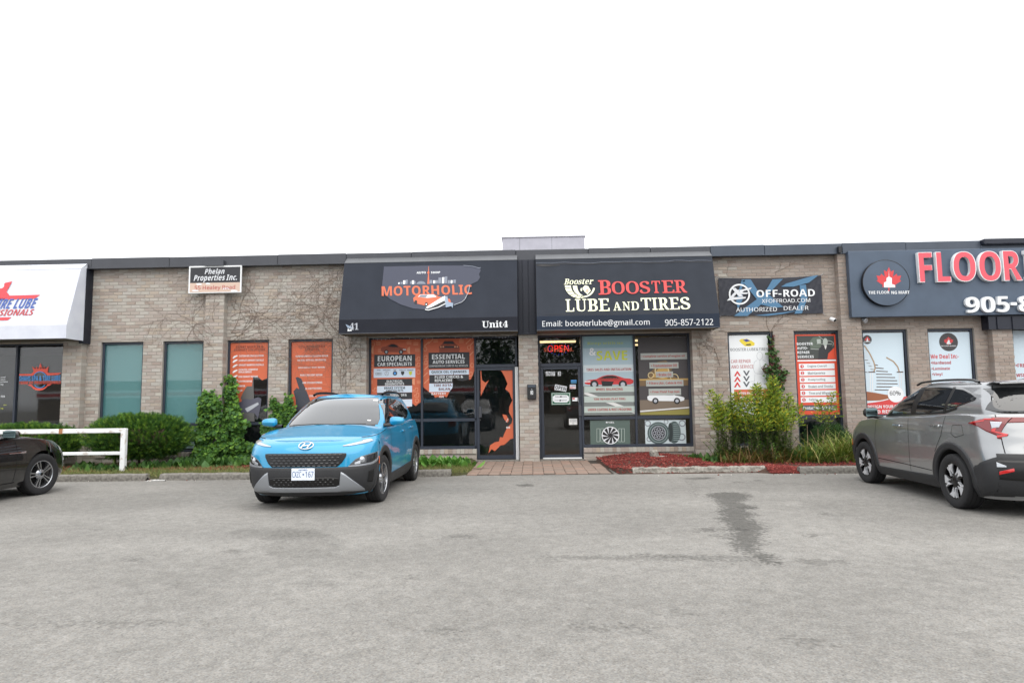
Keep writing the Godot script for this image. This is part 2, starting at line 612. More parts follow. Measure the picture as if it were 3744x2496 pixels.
func ground() -> void:
	lumps.seed = 3
	lumps.frequency = 0.8
	var g := G.new()
	g.quad(Vector3(-300, -0.004, 300), Vector3(300, -0.004, 300), Vector3(300, -0.004, -300), Vector3(-300, -0.004, -300))
	struct("ground", g, mats["asphalt_far"])
	g = G.new()
	g.quad(Vector3(-13, 0, 16), Vector3(13, 0, 16), Vector3(13, 0, 2), Vector3(-13, 0, 2))
	g.u = PackedVector2Array([Vector2(0, 1), Vector2(1, 1), Vector2(1, 0), Vector2(0, 0)])
	struct("parking_lot", g, mats["asphalt"])
	# planting beds, a little proud of the lot, with uneven tops
	for bed in [[-20.0, -1.28, "turf", 0.085], [1.44, 20.0, "soil", 0.07]]:
		g = G.new()
		var rows := []
		var nx := int((bed[1] - bed[0]) * 5)
		for a in nx + 1:
			var x: float = lerpf(bed[0], bed[1], float(a) / nx)
			var line := PackedVector3Array()
			for b in 13:
				var k := b / 12.0
				var z := lerpf(3.2 if x > 4.45 else 3.02, 0.01, k)
				if bed[2] == "soil" and x < 1.6: z = minf(z, lerpf(0.3, 2.98, clampf((x - 1.44) / 0.1, 0, 1)))
				var y := bed_y(x, z)
				if a == 0 or a == nx or b == 0: y = -0.01
				line.append(Vector3(x, y, z))
			rows.append(line)
		g.grid(rows)
		struct("planting_bed", g, mats[bed[2]])
	# block paving in front of the two doors
	g = G.new()
	g.quad(Vector3(-1.32, 0.004, 2.97), Vector3(1.55, 0.004, 2.97), Vector3(1.55, 0.004, 0.0), Vector3(-1.32, 0.004, 0.0))
	var walk := struct("paved_path", g, mats["joint_sand"])
	rng.seed = 17
	var kinds := []
	for k in 8:
		var b := G.new()
		b.tint = true
		var t := rng.randf()
		b.col = lin(150, 124, 110).lerp(lin(142, 130, 120), t) * rng.randf_range(0.85, 1.1)
		b.bev(Vector3.ZERO, Vector3(0.207, 0.04, 0.102), 0.005)
		kinds.append(b.mesh())
	var rest := G.new()
	rest.tint = true
	var far := []
	for cx in 13:
		for cz in 27:
			var x := -1.205 + cx * 0.2155
			var z := 2.91 - cz * 0.1075 - (0.054 if cx % 2 else 0.0)
			if z < 0.05 or (x > 1.2 and z < 1.0 and x - 1.2 > z * 0.2): continue
			var at := Transform3D(Basis(Vector3.UP, rng.randf_range(-0.02, 0.02)) * Basis(Vector3.RIGHT, rng.randf_range(-0.02, 0.02)), Vector3(x + rng.randf_range(-0.004, 0.004), 0.0 + rng.randf_range(-0.004, 0.006), z))
			if cz < 22:
				part(walk, "paver", kinds[rng.randi() % 8], mats["paver"]).transform = at
			else:
				rest.col = lin(150, 124, 110).lerp(lin(142, 130, 120), rng.randf())
				rest.bev(at.origin, Vector3(0.207, 0.04, 0.102), 0.005, at.basis)
	if rest.v.size():
		piece(walk, "paver_mass", rest, mats["paver"]).set_meta("kind", "stuff")
	# brown footing slab at the doors
	for d in [[-1.38, -0.32], [0.15, 1.22]]:
		g = G.new()
		g.bev(Vector3((d[0] + d[1]) / 2, 0.0, 0.0), Vector3(d[1] - d[0], 0.09, 0.34), 0.01)
		struct("door_threshold_slab", g, mats["concrete"])
const STAINS := [
	[0.72,[2.55,5.83,2.70,5.65,2.97,5.58,3.16,5.75,3.16,5.99,2.92,6.51,2.79,6.57,2.86,6.90,2.90,7.08,2.75,7.13,2.68,7.22,2.70,7.62,2.53,7.79,2.52,8.00,2.53,8.43,2.40,8.68,2.24,8.98,2.23,9.20,2.05,9.45,2.04,9.62,2.16,9.78,2.05,9.86,2.11,10.01,2.03,10.03,1.95,9.97,1.94,9.61,1.88,9.54,1.89,9.29,2.01,8.85,2.11,8.61,2.16,8.21,2.14,7.83,2.25,7.76,2.31,7.34,2.43,7.07,2.53,6.36]],
	[0.80,[1.99,8.54,1.95,8.60,1.90,8.65,1.84,8.66,1.78,8.64,1.75,8.59,1.75,8.53,1.78,8.47,1.84,8.42,1.90,8.40,1.96,8.42,1.99,8.47]],
	[0.80,[1.96,8.85,1.95,8.88,1.92,8.91,1.89,8.92,1.86,8.91,1.84,8.88,1.85,8.84,1.86,8.81,1.89,8.78,1.93,8.78,1.95,8.79,1.97,8.81]],
	[0.80,[2.92,8.88,2.90,8.92,2.86,8.94,2.81,8.94,2.78,8.93,2.76,8.91,2.76,8.88,2.78,8.85,2.82,8.82,2.87,8.82,2.91,8.83,2.93,8.85]],
	[0.80,[3.59,7.58,3.57,7.61,3.53,7.63,3.49,7.64,3.46,7.63,3.45,7.60,3.45,7.57,3.48,7.54,3.51,7.51,3.55,7.51,3.58,7.52,3.60,7.54]],
	[0.80,[3.73,7.64,3.71,7.66,3.69,7.68,3.67,7.68,3.65,7.67,3.64,7.66,3.64,7.64,3.66,7.62,3.68,7.60,3.71,7.60,3.72,7.61,3.73,7.62]],
	[0.80,[3.16,3.83,3.10,3.91,3.00,3.96,2.88,3.97,2.76,3.94,2.68,3.87,2.67,3.79,2.72,3.71,2.83,3.66,2.95,3.65,3.07,3.68,3.15,3.75]],
	[0.80,[3.23,3.73,3.19,3.79,3.14,3.83,3.07,3.84,3.01,3.82,2.98,3.77,2.98,3.71,3.01,3.64,3.07,3.60,3.14,3.59,3.19,3.61,3.23,3.66]],
	[0.80,[3.98,4.20,3.95,4.24,3.89,4.26,3.83,4.27,3.78,4.25,3.75,4.22,3.74,4.18,3.77,4.14,3.83,4.11,3.89,4.10,3.94,4.12,3.97,4.16]],
	[0.80,[3.55,4.36,3.52,4.40,3.49,4.43,3.44,4.44,3.41,4.42,3.39,4.39,3.39,4.35,3.41,4.31,3.45,4.28,3.49,4.28,3.53,4.29,3.55,4.32]],
	[0.80,[2.90,7.10,2.87,7.13,2.81,7.16,2.74,7.16,2.68,7.15,2.64,7.12,2.63,7.08,2.66,7.04,2.72,7.02,2.79,7.01,2.85,7.03,2.89,7.06]],
	[0.80,[1.89,9.66,1.88,9.68,1.87,9.69,1.85,9.69,1.84,9.69,1.83,9.68,1.83,9.66,1.84,9.64,1.86,9.63,1.87,9.62,1.89,9.63,1.89,9.64]],
	[0.74,[-0.02,4.52,-0.04,4.61,-0.09,4.67,-0.17,4.69,-0.24,4.66,-0.30,4.59,-0.32,4.50,-0.30,4.41,-0.25,4.35,-0.17,4.33,-0.10,4.36,-0.04,4.43]],
	[0.74,[0.08,4.14,0.07,4.16,0.06,4.17,0.04,4.17,0.02,4.17,0.01,4.15,0.00,4.13,0.01,4.11,0.02,4.10,0.04,4.10,0.06,4.10,0.07,4.12]],
	[0.74,[0.55,4.86,0.54,4.88,0.52,4.89,0.49,4.89,0.46,4.89,0.44,4.87,0.43,4.85,0.44,4.84,0.46,4.83,0.49,4.83,0.52,4.83,0.54,4.85]],
	[0.74,[-0.22,3.56,-0.23,3.58,-0.25,3.59,-0.27,3.59,-0.29,3.59,-0.31,3.57,-0.32,3.55,-0.31,3.53,-0.30,3.51,-0.27,3.51,-0.25,3.52,-0.23,3.53]],
	[0.93,[-1.93,9.14,-1.89,9.38,-1.92,9.57,-2.02,9.69,-2.16,9.72,-2.33,9.68,-2.52,9.55,-2.69,9.35,-2.83,9.11,-2.90,8.84,-2.90,8.61,-2.81,8.44,-2.64,8.39,-2.42,8.46,-2.21,8.63,-2.04,8.87]],
	[0.93,[-1.54,10.58,-1.54,10.63,-1.58,10.67,-1.64,10.69,-1.71,10.70,-1.79,10.69,-1.87,10.66,-1.93,10.62,-1.96,10.57,-1.96,10.53,-1.93,10.48,-1.87,10.46,-1.80,10.45,-1.71,10.46,-1.63,10.49,-1.57,10.53]],
	[0.93,[-2.23,8.57,-2.24,8.70,-2.33,8.80,-2.49,8.86,-2.69,8.88,-2.92,8.85,-3.13,8.77,-3.31,8.66,-3.41,8.53,-3.43,8.40,-3.35,8.28,-3.19,8.21,-2.96,8.19,-2.71,8.23,-2.49,8.32,-2.32,8.44]],
	[0.86,[2.09,9.81,1.98,9.84,1.68,9.86,1.27,9.86,0.81,9.85,0.40,9.83,0.11,9.79,0.00,9.75,0.11,9.72,0.41,9.70,0.83,9.69,1.31,9.70,1.72,9.73,2.00,9.77]],
	[0.86,[2.66,9.98,2.62,10.02,2.54,10.05,2.45,10.07,2.35,10.06,2.27,10.04,2.22,10.01,2.22,9.97,2.25,9.93,2.33,9.90,2.43,9.88,2.52,9.89,2.61,9.91,2.65,9.94]],
	[0.86,[-2.07,11.50,-2.14,11.51,-2.34,11.52,-2.64,11.53,-2.97,11.52,-3.28,11.51,-3.51,11.50,-3.59,11.48,-3.53,11.47,-3.33,11.46,-3.02,11.46,-2.68,11.46,-2.37,11.47,-2.15,11.48]],
	[0.86,[0.78,11.61,0.74,11.63,0.65,11.64,0.52,11.65,0.38,11.64,0.25,11.64,0.16,11.62,0.13,11.60,0.16,11.59,0.25,11.57,0.39,11.57,0.53,11.57,0.66,11.58,0.75,11.59]],
	[0.86,[1.72,10.64,1.71,10.67,1.70,10.68,1.68,10.69,1.67,10.69,1.66,10.68,1.66,10.66,1.66,10.64,1.67,10.62,1.68,10.61,1.70,10.60,1.72,10.60,1.73,10.61,1.73,10.62]],
	[0.86,[-4.98,8.22,-4.97,8.24,-4.98,8.26,-5.00,8.27,-5.03,8.26,-5.07,8.25,-5.10,8.23,-5.12,8.21,-5.13,8.19,-5.13,8.17,-5.10,8.16,-5.07,8.16,-5.03,8.17,-5.00,8.19]],
	[0.86,[-3.62,9.74,-3.62,9.75,-3.65,9.76,-3.70,9.77,-3.75,9.77,-3.81,9.76,-3.85,9.74,-3.87,9.73,-3.87,9.72,-3.84,9.70,-3.79,9.70,-3.74,9.70,-3.68,9.71,-3.64,9.72]],
	[0.86,[-2.79,9.40,-2.79,9.44,-2.81,9.46,-2.85,9.47,-2.91,9.47,-2.97,9.46,-3.02,9.43,-3.05,9.40,-3.05,9.36,-3.03,9.34,-2.98,9.32,-2.92,9.33,-2.86,9.34,-2.81,9.37]],
	[0.86,[2.30,8.51,2.27,8.55,2.23,8.58,2.18,8.60,2.13,8.60,2.09,8.58,2.06,8.54,2.06,8.50,2.09,8.46,2.13,8.42,2.18,8.41,2.24,8.41,2.28,8.43,2.30,8.47]],
	[0.86,[-0.47,11.64,-0.48,11.65,-0.52,11.66,-0.59,11.67,-0.66,11.67,-0.73,11.66,-0.77,11.65,-0.79,11.63,-0.78,11.62,-0.74,11.61,-0.67,11.61,-0.60,11.61,-0.53,11.61,-0.48,11.62]],
	[0.86,[1.71,11.84,1.69,11.86,1.64,11.87,1.58,11.88,1.51,11.88,1.46,11.87,1.42,11.86,1.41,11.84,1.44,11.82,1.48,11.81,1.55,11.80,1.61,11.80,1.67,11.81,1.71,11.82]],
	[0.86,[-0.59,8.75,-0.61,8.79,-0.66,8.82,-0.73,8.84,-0.81,8.83,-0.89,8.81,-0.94,8.78,-0.97,8.74,-0.95,8.70,-0.90,8.67,-0.83,8.65,-0.75,8.66,-0.67,8.68,-0.62,8.71]],
	[0.86,[-0.93,10.40,-0.94,10.42,-0.96,10.43,-1.00,10.44,-1.04,10.44,-1.08,10.43,-1.11,10.41,-1.12,10.40,-1.11,10.38,-1.09,10.37,-1.05,10.36,-1.01,10.36,-0.97,10.37,-0.95,10.38]],
	[0.86,[1.04,11.32,1.02,11.33,1.00,11.34,0.96,11.35,0.92,11.35,0.89,11.34,0.87,11.33,0.86,11.31,0.88,11.30,0.90,11.29,0.94,11.28,0.98,11.28,1.01,11.29,1.03,11.30]],
	[0.82,[0.87,9.61,1.27,9.73,1.64,9.87,2.11,9.99,2.10,10.03,1.63,9.92,1.26,9.78,0.86,9.67]],
	[0.75,[2.72,3.92,2.74,4.09,2.58,4.96,2.43,5.57,2.37,6.00,2.34,6.00,2.41,5.57,2.57,4.95,2.68,4.26]],
	[1.12,[3.60,6.77,3.55,6.86,3.47,6.92,3.39,6.94,3.33,6.91,3.30,6.85,3.31,6.76,3.37,6.67,3.45,6.60,3.53,6.58,3.59,6.61,3.62,6.68]]]

# ---------- the building
const HEAD := 3.02
const COURSE := 0.0839
const WINDOWS := [[-10.66, -9.60], [-9.10, -8.09], [-7.50, -6.455], [-5.975, -4.87], [4.71, 5.80], [6.285, 7.36], [7.90, 8.965], [9.435, 10.525]]
const PIERS := [[-11.49, -11.01], [-7.975, -7.508], [-4.47, -3.99], [-0.318, 0.147], [3.812, 4.325], [7.34, 7.806], [10.82, 11.29]]
const TONES := [[188, 183, 174], [184, 177, 168], [179, 168, 159], [172, 159, 149], [183, 169, 154], [190, 185, 175], [163, 148, 137], [186, 182, 175], [179, 167, 159]]
const TONES_EAST := [[168, 154, 145], [163, 149, 139], [172, 160, 150], [156, 141, 131], [173, 162, 153], [164, 148, 137], [169, 158, 150]]
var singles := 0
var brick_meshes := {}

func holes() -> Array:
	var h := []
	for w in WINDOWS: h.append([w[0], w[1], 0.195, HEAD])
	h.append([-19.6, -11.49, 0.195, HEAD])
	h.append([-3.99, -1.36, 0.195, HEAD]); h.append([-1.36, -0.318, 0.03, HEAD])
	h.append([0.147, 1.20, 0.03, HEAD]); h.append([1.20, 3.812, 0.195, HEAD])
	h.append([11.29, 19.6, 0.195, HEAD])
	return h

func one_brick(wall: Node3D, mass: G, x0: float, x1: float, y0: float, y1: float, zf: float, deep: float) -> void:
	var w := x1 - x0
	if w < 0.025 or y1 - y0 < 0.018: return
	var x := (x0 + x1) * 0.5
	var east := clampf((x - 3.0) / 2.5, 0.0, 1.0)
	var set_: Array = TONES_EAST if rng.randf() < east else TONES
	var k := rng.randi() % set_.size()
	var batch := 0.94 + 0.03 * (rng.randi() % 5)
	var tone := (lin(set_[k][0], set_[k][1], set_[k][2]).lerp(lin(176, 167, 160) if set_ == TONES else lin(165, 152, 143), 0.25)) * batch
	var j := rng.randf_range(-0.0015, 0.0025)
	var single: bool = singles < 296 and y0 > 0.02 and y1 < 3.05 and ((x > -0.32 and x < 0.15) or (x > 3.82 and x < 4.7) or (x > 5.82 and x < 6.27))
	if single:
		singles += 1
		var key := "%d_%d_%d_%s_%d_%.2f" % [int(round(w * 200)), int(round((y1 - y0) * 400)), int(deep * 100), "e" if set_ == TONES_EAST else "w", k, batch]
		if not brick_meshes.has(key):
			var b := G.new()
			b.tint = true
			b.col = tone
			b.bev(Vector3(0, 0, -deep * 0.5), Vector3(round(w * 200) / 200.0, round((y1 - y0) * 400) / 400.0, deep), 0.003)
			brick_meshes[key] = b.mesh()
		part(wall, "brick", brick_meshes[key], mats["brick"]).position = Vector3(x, (y0 + y1) * 0.5, zf + j)
		return
	mass.col = tone
	var z := zf + j
	var b0 := zf - deep
	var e := 0.003
	var p := [Vector3(x0, y0, b0), Vector3(x1, y0, b0), Vector3(x1, y1, b0), Vector3(x0, y1, b0)]
	var f := [Vector3(x0 + e, y0 + e, z), Vector3(x1 - e, y0 + e, z), Vector3(x1 - e, y1 - e, z), Vector3(x0 + e, y1 - e, z)]
	mass.quad(f[0], f[1], f[2], f[3])
	for a in 4:
		var b := (a + 1) % 4
		mass.quad(p[a], p[b], f[b], f[a])

func lay(wall: Node3D, mass: G, x0: float, x1: float, y0: float, y1: float, zf: float, deep: float, cuts: Array, odd := 0) -> void:
	var r := int(floor(y0 / COURSE))
	while r * COURSE < y1:
		var ya := maxf(r * COURSE, y0)
		var yb := minf((r + 1) * COURSE, y1)
		var edges := [ya, yb]
		for h in cuts:
			for e in [h[2], h[3]]:
				if e > ya + 0.012 and e < yb - 0.012 and not edges.has(e): edges.append(e)
		edges.sort()
		for s in edges.size() - 1:
			var ym: float = (edges[s] + edges[s + 1]) * 0.5
			var free := [[x0, x1]]
			for h in cuts:
				if ym > h[2] and ym < h[3]:
					var left := []
					for q in free:
						if h[1] <= q[0] or h[0] >= q[1]: left.append(q)
						else:
							if h[0] > q[0]: left.append([q[0], h[0]])
							if h[1] < q[1]: left.append([h[1], q[1]])
					free = left
			for q in free:
				var at: float = x0 + (0.115 if (r + odd) % 2 else 0.0) - 0.23
				while at < q[1]:
					var a := maxf(at, q[0])
					var b := minf(at + 0.22, q[1])
					if b > a:
						var side: bool = (a == q[0] or b == q[1]) and q[0] > x0 - 0.001
						one_brick(wall, mass, a, b, edges[s] + 0.005, edges[s + 1] - 0.005, zf, maxf(deep, 0.14 if side and zf < 0.1 else deep))
					at += 0.23
		r += 1

func backing(g: G, x0: float, x1: float, y0: float, y1: float, z0: float, z1: float, cuts: Array) -> void:
	var ys := [y0, y1]
	for h in cuts:
		for e in [h[2], h[3]]:
			if e > y0 and e < y1 and not ys.has(e): ys.append(e)
	ys.sort()
	for s in ys.size() - 1:
		var ym: float = (ys[s] + ys[s + 1]) * 0.5
		var free := [[x0, x1]]
		for h in cuts:
			if ym > h[2] and ym < h[3]:
				var left := []
				for q in free:
					if h[1] <= q[0] or h[0] >= q[1]: left.append(q)
					else:
						if h[0] > q[0]: left.append([q[0], h[0]])
						if h[1] < q[1]: left.append([h[1], q[1]])
				free = left
		for q in free:
			g.span(Vector3(q[0], ys[s], z0), Vector3(q[1], ys[s + 1], z1))

func bar(g: G, x0: float, x1: float, y0: float, y1: float, z0 := -0.15, z1 := -0.06) -> void:
	g.bev(Vector3((x0 + x1) / 2, (y0 + y1) / 2, (z0 + z1) / 2), Vector3(x1 - x0, y1 - y0, z1 - z0), 0.004)

func pane(win: Node3D, x0: float, x1: float, y0: float, y1: float, m := "pane") -> void:
	var g := G.new()
	g.span(Vector3(x0, y0, -0.118), Vector3(x1, y1, -0.102))
	piece(win, "pane", g, mats[m])

func sill(b: Node3D, x0: float, x1: float) -> void:
	var s := Node3D.new()
	s.name = "brick_sill"
	b.add_child(s, true)
	var n := int(round((x1 - x0) / 0.098))
	for k in n:
		var g := G.new()
		g.tint = true
		var t: Array = TONES[rng.randi() % TONES.size()]
		g.col = lin(t[0], t[1], t[2]) * 0.97
		var w := (x1 - x0) / n
		g.bev(Vector3(x0 + (k + 0.5) * w, 0.25, -0.03 + rng.randf_range(-0.003, 0.003)), Vector3(w - 0.008, 0.108, 0.13), 0.004)
		piece(s, "brick", g, mats["brick"])
	var g2 := G.new()
	g2.span(Vector3(x0, 0.2, -0.1), Vector3(x1, 0.298, 0.026))
	piece(s, "mortar_bed", g2, mats["mortar"])

func window_unit(b: Node3D, x0: float, x1: float, blind := false, low := "pane") -> void:
	var w := Node3D.new()
	w.name = "window"
	b.add_child(w, true)
	var f := G.new()
	bar(f, x0, x0 + 0.05, 0.305, HEAD)
	bar(f, x1 - 0.05, x1, 0.305, HEAD)
	bar(f, x0 + 0.05, x1 - 0.05, HEAD - 0.055, HEAD)
	bar(f, x0 + 0.05, x1 - 0.05, 0.94, 1.01)
	bar(f, x0 + 0.05, x1 - 0.05, 0.305, 0.36)
	piece(w, "frame", f, mats["frame"])
	pane(w, x0 + 0.05, x1 - 0.05, 1.01, HEAD - 0.055, "pane_teal" if blind else "pane")
	pane(w, x0 + 0.05, x1 - 0.05, 0.36, 0.94, low)
	if blind:
		var s := G.new()
		var y := 0.40
		while y < HEAD - 0.08:
			s.box(Vector3((x0 + x1) / 2, y, -0.19), Vector3(x1 - x0 - 0.1, 0.0016, 0.026), Basis(Vector3.RIGHT, 0.95))
			y += 0.0235
		s.span(Vector3(x0 + 0.05, HEAD - 0.08, -0.22), Vector3(x1 - 0.05, HEAD - 0.05, -0.17))
		piece(w, "blind", s, mats["blind"])
	sill(b, x0 - 0.02, x1 + 0.02)

func door_unit(b: Node3D, x0: float, x1: float, hinge_left: bool, pull_x: float) -> void:
	# transom light above, glazed aluminium leaf below
	var w := Node3D.new()
	w.name = "window"
	b.add_child(w, true)
	var f := G.new()
	bar(f, x0, x0 + 0.05, 0.045, HEAD)
	bar(f, x1 - 0.05, x1, 0.045, HEAD)
	bar(f, x0 + 0.05, x1 - 0.05, HEAD - 0.05, HEAD)
	bar(f, x0 + 0.05, x1 - 0.05, 2.255, 2.335)
	piece(w, "frame", f, mats["frame"])
	pane(w, x0 + 0.05, x1 - 0.05, 2.335, HEAD - 0.05)
	var d := Node3D.new()
	d.name = "door"
	b.add_child(d, true)
	var l := G.new()
	var a := x0 + 0.055
	var e := x1 - 0.055
	bar(l, a, a + 0.065, 0.055, 2.25, -0.14, -0.07)
	bar(l, e - 0.065, e, 0.055, 2.25, -0.14, -0.07)
	bar(l, a + 0.065, e - 0.065, 2.185, 2.25, -0.14, -0.07)
	bar(l, a + 0.065, e - 0.065, 0.055, 0.145, -0.14, -0.07)
	piece(d, "leaf_frame", l, mats["frame"])
	pane(d, a + 0.065, e - 0.065, 0.145, 2.185)
	var h := G.new()
	h.bev(Vector3(pull_x, 1.185, -0.055), Vector3(0.075, 0.27, 0.03), 0.008)
	piece(d, "push_plate", h, mats["flashing"])
	h = G.new()
	h.lathe([Vector2(0, 0.02), Vector2(0.014, 0.02), Vector2(0.018, 0.0)], 12)
	var lock := piece(d, "lock", h, mats["chrome"])
	lock.position = Vector3(pull_x - 0.01, 0.985, -0.068)
	lock.rotation.y = -PI / 2

func storefront(b: Node3D, x0: float, x1: float, splits: Array, edge_left := true, edge_right := true) -> void:
	var w := Node3D.new()
	w.name = "window"
	b.add_child(w, true)
	var f := G.new()
	if edge_left: bar(f, x0, x0 + 0.05, 0.305, HEAD)
	if edge_right: bar(f, x1 - 0.06, x1, 0.305, HEAD)
	var xs := [x0 + (0.05 if edge_left else 0.0)]
	for s in splits:
		bar(f, s - 0.026, s + 0.026, 0.305, HEAD)
		xs.append(s - 0.026); xs.append(s + 0.026)
	xs.append(x1 - (0.06 if edge_right else 0.0))
	for k in range(0, xs.size(), 2):
		bar(f, xs[k], xs[k + 1], HEAD - 0.04, HEAD)
		bar(f, xs[k], xs[k + 1], 0.965, 1.04)
		bar(f, xs[k], xs[k + 1], 0.305, 0.375)
	piece(w, "frame", f, mats["frame"])
	for k in range(0, xs.size(), 2):
		pane(w, xs[k], xs[k + 1], 1.04, HEAD - 0.04)
		pane(w, xs[k], xs[k + 1], 0.375, 0.965)
	sill(b, x0, x1)

func building() -> void:
	rng.seed = 7
	var b := thing("commercial_building", "long one storey tan brick unit building with dark metal roof edge", "building")
	var cuts := holes()
	var back := G.new()
	backing(back, -19.6, 19.6, 0.0, 4.9, -0.3, -0.008, cuts)
	var wall := piece(b, "wall", back, mats["mortar"])
	var mass := G.new()
	mass.tint = true
	var skip := cuts.duplicate()
	for p in PIERS: skip.append([p[0] + 0.004, p[1] - 0.004, 0.0, 4.9])
	skip.append([-4.35, 4.2, 3.06, 5.0]); skip.append([-19.6, -11.2, 3.06, 5.0]); skip.append([7.9, 19.6, 3.45, 4.75])
	lay(wall, mass, -19.6, 19.6, 0.0, 4.86, 0.0, 0.012, skip)
	for k in PIERS.size():
		var pb := G.new()
		var p: Array = PIERS[k]
		var top := 3.05 if k in [0, 2, 3, 4] else 4.86
		pb.span(Vector3(p[0] + 0.006, 0, -0.005), Vector3(p[1] - 0.006, top, 0.172))
		lay(wall, mass, p[0], p[1], 0.0, top, 0.18, 0.185, [], k)
		piece(wall, "pier_core", pb, mats["mortar"])
	piece(wall, "brick_mass", mass, mats["brick"]).set_meta("kind", "stuff")
	# windows and doors
	for k in WINDOWS.size():
		window_unit(b, WINDOWS[k][0], WINDOWS[k][1], k < 2)
	storefront(b, -19.6, -11.49, [-18.3, -16.9, -15.5, -14.1, -12.84], true, false)
	storefront(b, -3.99, -1.36, [-2.69], true, false)
	door_unit(b, -1.41, -0.36, true, -1.27)
	storefront(b, 1.20, 3.812, [2.478], false, true)
	door_unit(b, 0.147, 1.225, false, 1.135)
	storefront(b, 11.29, 19.6, [12.6, 13.9, 15.3, 16.7, 18.1], false, true)
	# white track at the edge of the unit 4 doorway
	var g := G.new()
	for k in 3: g.bev(Vector3(-0.405 + k * 0.027, 1.15, -0.03 + 0.008 * (k % 2)), Vector3(0.024, 2.22, 0.05), 0.005)
	piece(b, "door_track", g, mats["white_metal"])
	g = G.new()
	g.bev(Vector3(0.69, 0.062, -0.045), Vector3(0.93, 0.03, 0.05), 0.006)
	piece(b, "door_sweep", g, mats["white_metal"])
	# metal roof edge in lengths, with the joints lapped
	var seams := [-19.6, -10.86, -8.9, -6.2, -4.5, -2.9, -0.35, 1.4, 2.9, 4.33, 5.62, 7.45, 8.95, 10.7, 19.6]
	for k in seams.size() - 1:
		g = G.new()
		var up := 0.012 if k % 2 else 0.0
		g.bev(Vector3((seams[k] + seams[k + 1]) / 2, 4.96 + up * 0.3, -0.04), Vector3(seams[k + 1] - seams[k] + 0.004 - up, 0.25 + up * 0.5, 0.5 + up), 0.012)
		g.bev(Vector3((seams[k] + seams[k + 1]) / 2, 4.838, 0.205 + up * 0.4), Vector3(seams[k + 1] - seams[k] - 0.002, 0.022, 0.03), 0.004)
		piece(b, "roof_edge_panel", g, mats["flashing_blue" if seams[k] > 4.0 else "flashing"])
	g = G.new()
	g.span(Vector3(-7.98, 4.83, 0.2), Vector3(-7.5, 4.96, 0.30))
	piece(b, "pier_cap", g, mats["flashing"])
	g = G.new()
	g.span(Vector3(7.33, 4.84, 0.2), Vector3(7.40, 4.99, 0.30))
	piece(b, "pier_cap", g, mats["frame_dark"])
	g = G.new()
	g.span(Vector3(-19.6, 4.85, -24), Vector3(19.6, 4.95, -0.28))
	piece(b, "roof", g, mats["roof_gravel"])
	g = G.new()
	for s in [[-19.6, -19.4], [19.4, 19.6]]: g.span(Vector3(s[0], 0, -24), Vector3(s[1], 4.849, -0.301))
	g.span(Vector3(-19.4, 0, -24), Vector3(19.4, 4.849, -23.8))
	piece(b, "side_wall", g, mats["mortar"])
	# rooms behind the glass
	g = G.new()
	g.span(Vector3(-19.39, 3.25, -6.2), Vector3(19.39, 3.35, -0.301))
	g.span(Vector3(-19.39, 0, -6.4), Vector3(19.39, 3.25, -6.2))
	for x in [-11.25, -7.74, -4.23, -0.085, 4.07, 7.57, 11.05]: g.span(Vector3(x - 0.06, 0.02, -6.2), Vector3(x + 0.06, 3.25, -0.301))
	piece(b, "room_partition", g, mats["room"])
	g = G.new()
	g.span(Vector3(-19.39, 0.0, -6.2), Vector3(19.39, 0.02, -0.301))
	piece(b, "room_floor", g, mats["room_floor"])
	# fascia column between the two awnings
	g = G.new()
	g.span(Vector3(-0.315, 3.02, 0.0), Vector3(0.12, 4.83, 0.24))
	for x in [-0.305, -0.2, -0.06, 0.09]: g.bev(Vector3(x, 3.93, 0.245), Vector3(0.02, 1.8, 0.03), 0.004)
	g.bev(Vector3(-0.1, 3.03, 0.22), Vector3(0.45, 0.03, 0.1), 0.006)
	piece(b, "fascia_column", g, mats["column_metal"])
	g = G.new()
	g.span(Vector3(-11.05, 2.98, 0.0), Vector3(-10.93, 4.83, 0.26))
	piece(b, "fascia_column", g, mats["column_metal"])
	# plant on the roof
	var t := thing("rooftop_unit", "pale lavender grey metal box on the roof above the two dark awnings", "rooftop unit", Vector3(0, 4.95, -5))
	g = G.new()
	g.bev(Vector3(0.43, 0.88, -1.5), Vector3(2.66, 1.76, 3.0), 0.01)
	piece(t, "casing", g, mats["roof_box"])
	for x in [-0.34, 0.7]:
		g = G.new()
		g.span(Vector3(x - 0.006, 0.02, 0.001), Vector3(x + 0.006, 1.75, 0.006))
		piece(t, "panel_joint", g, mats["greyprint"])
	g = G.new()
	g.bev(Vector3(0.43, 1.775, -1.5), Vector3(2.72, 0.03, 3.06), 0.006)
	piece(t, "lid", g, mats["roof_box"])
	g = G.new()
	for k in 3: g.span(Vector3(1.77, 1.2 - k * 0.2, -0.6), Vector3(1.80, 1.3 - k * 0.2, -0.4))
	piece(t, "louvre", g, mats["greyprint"])

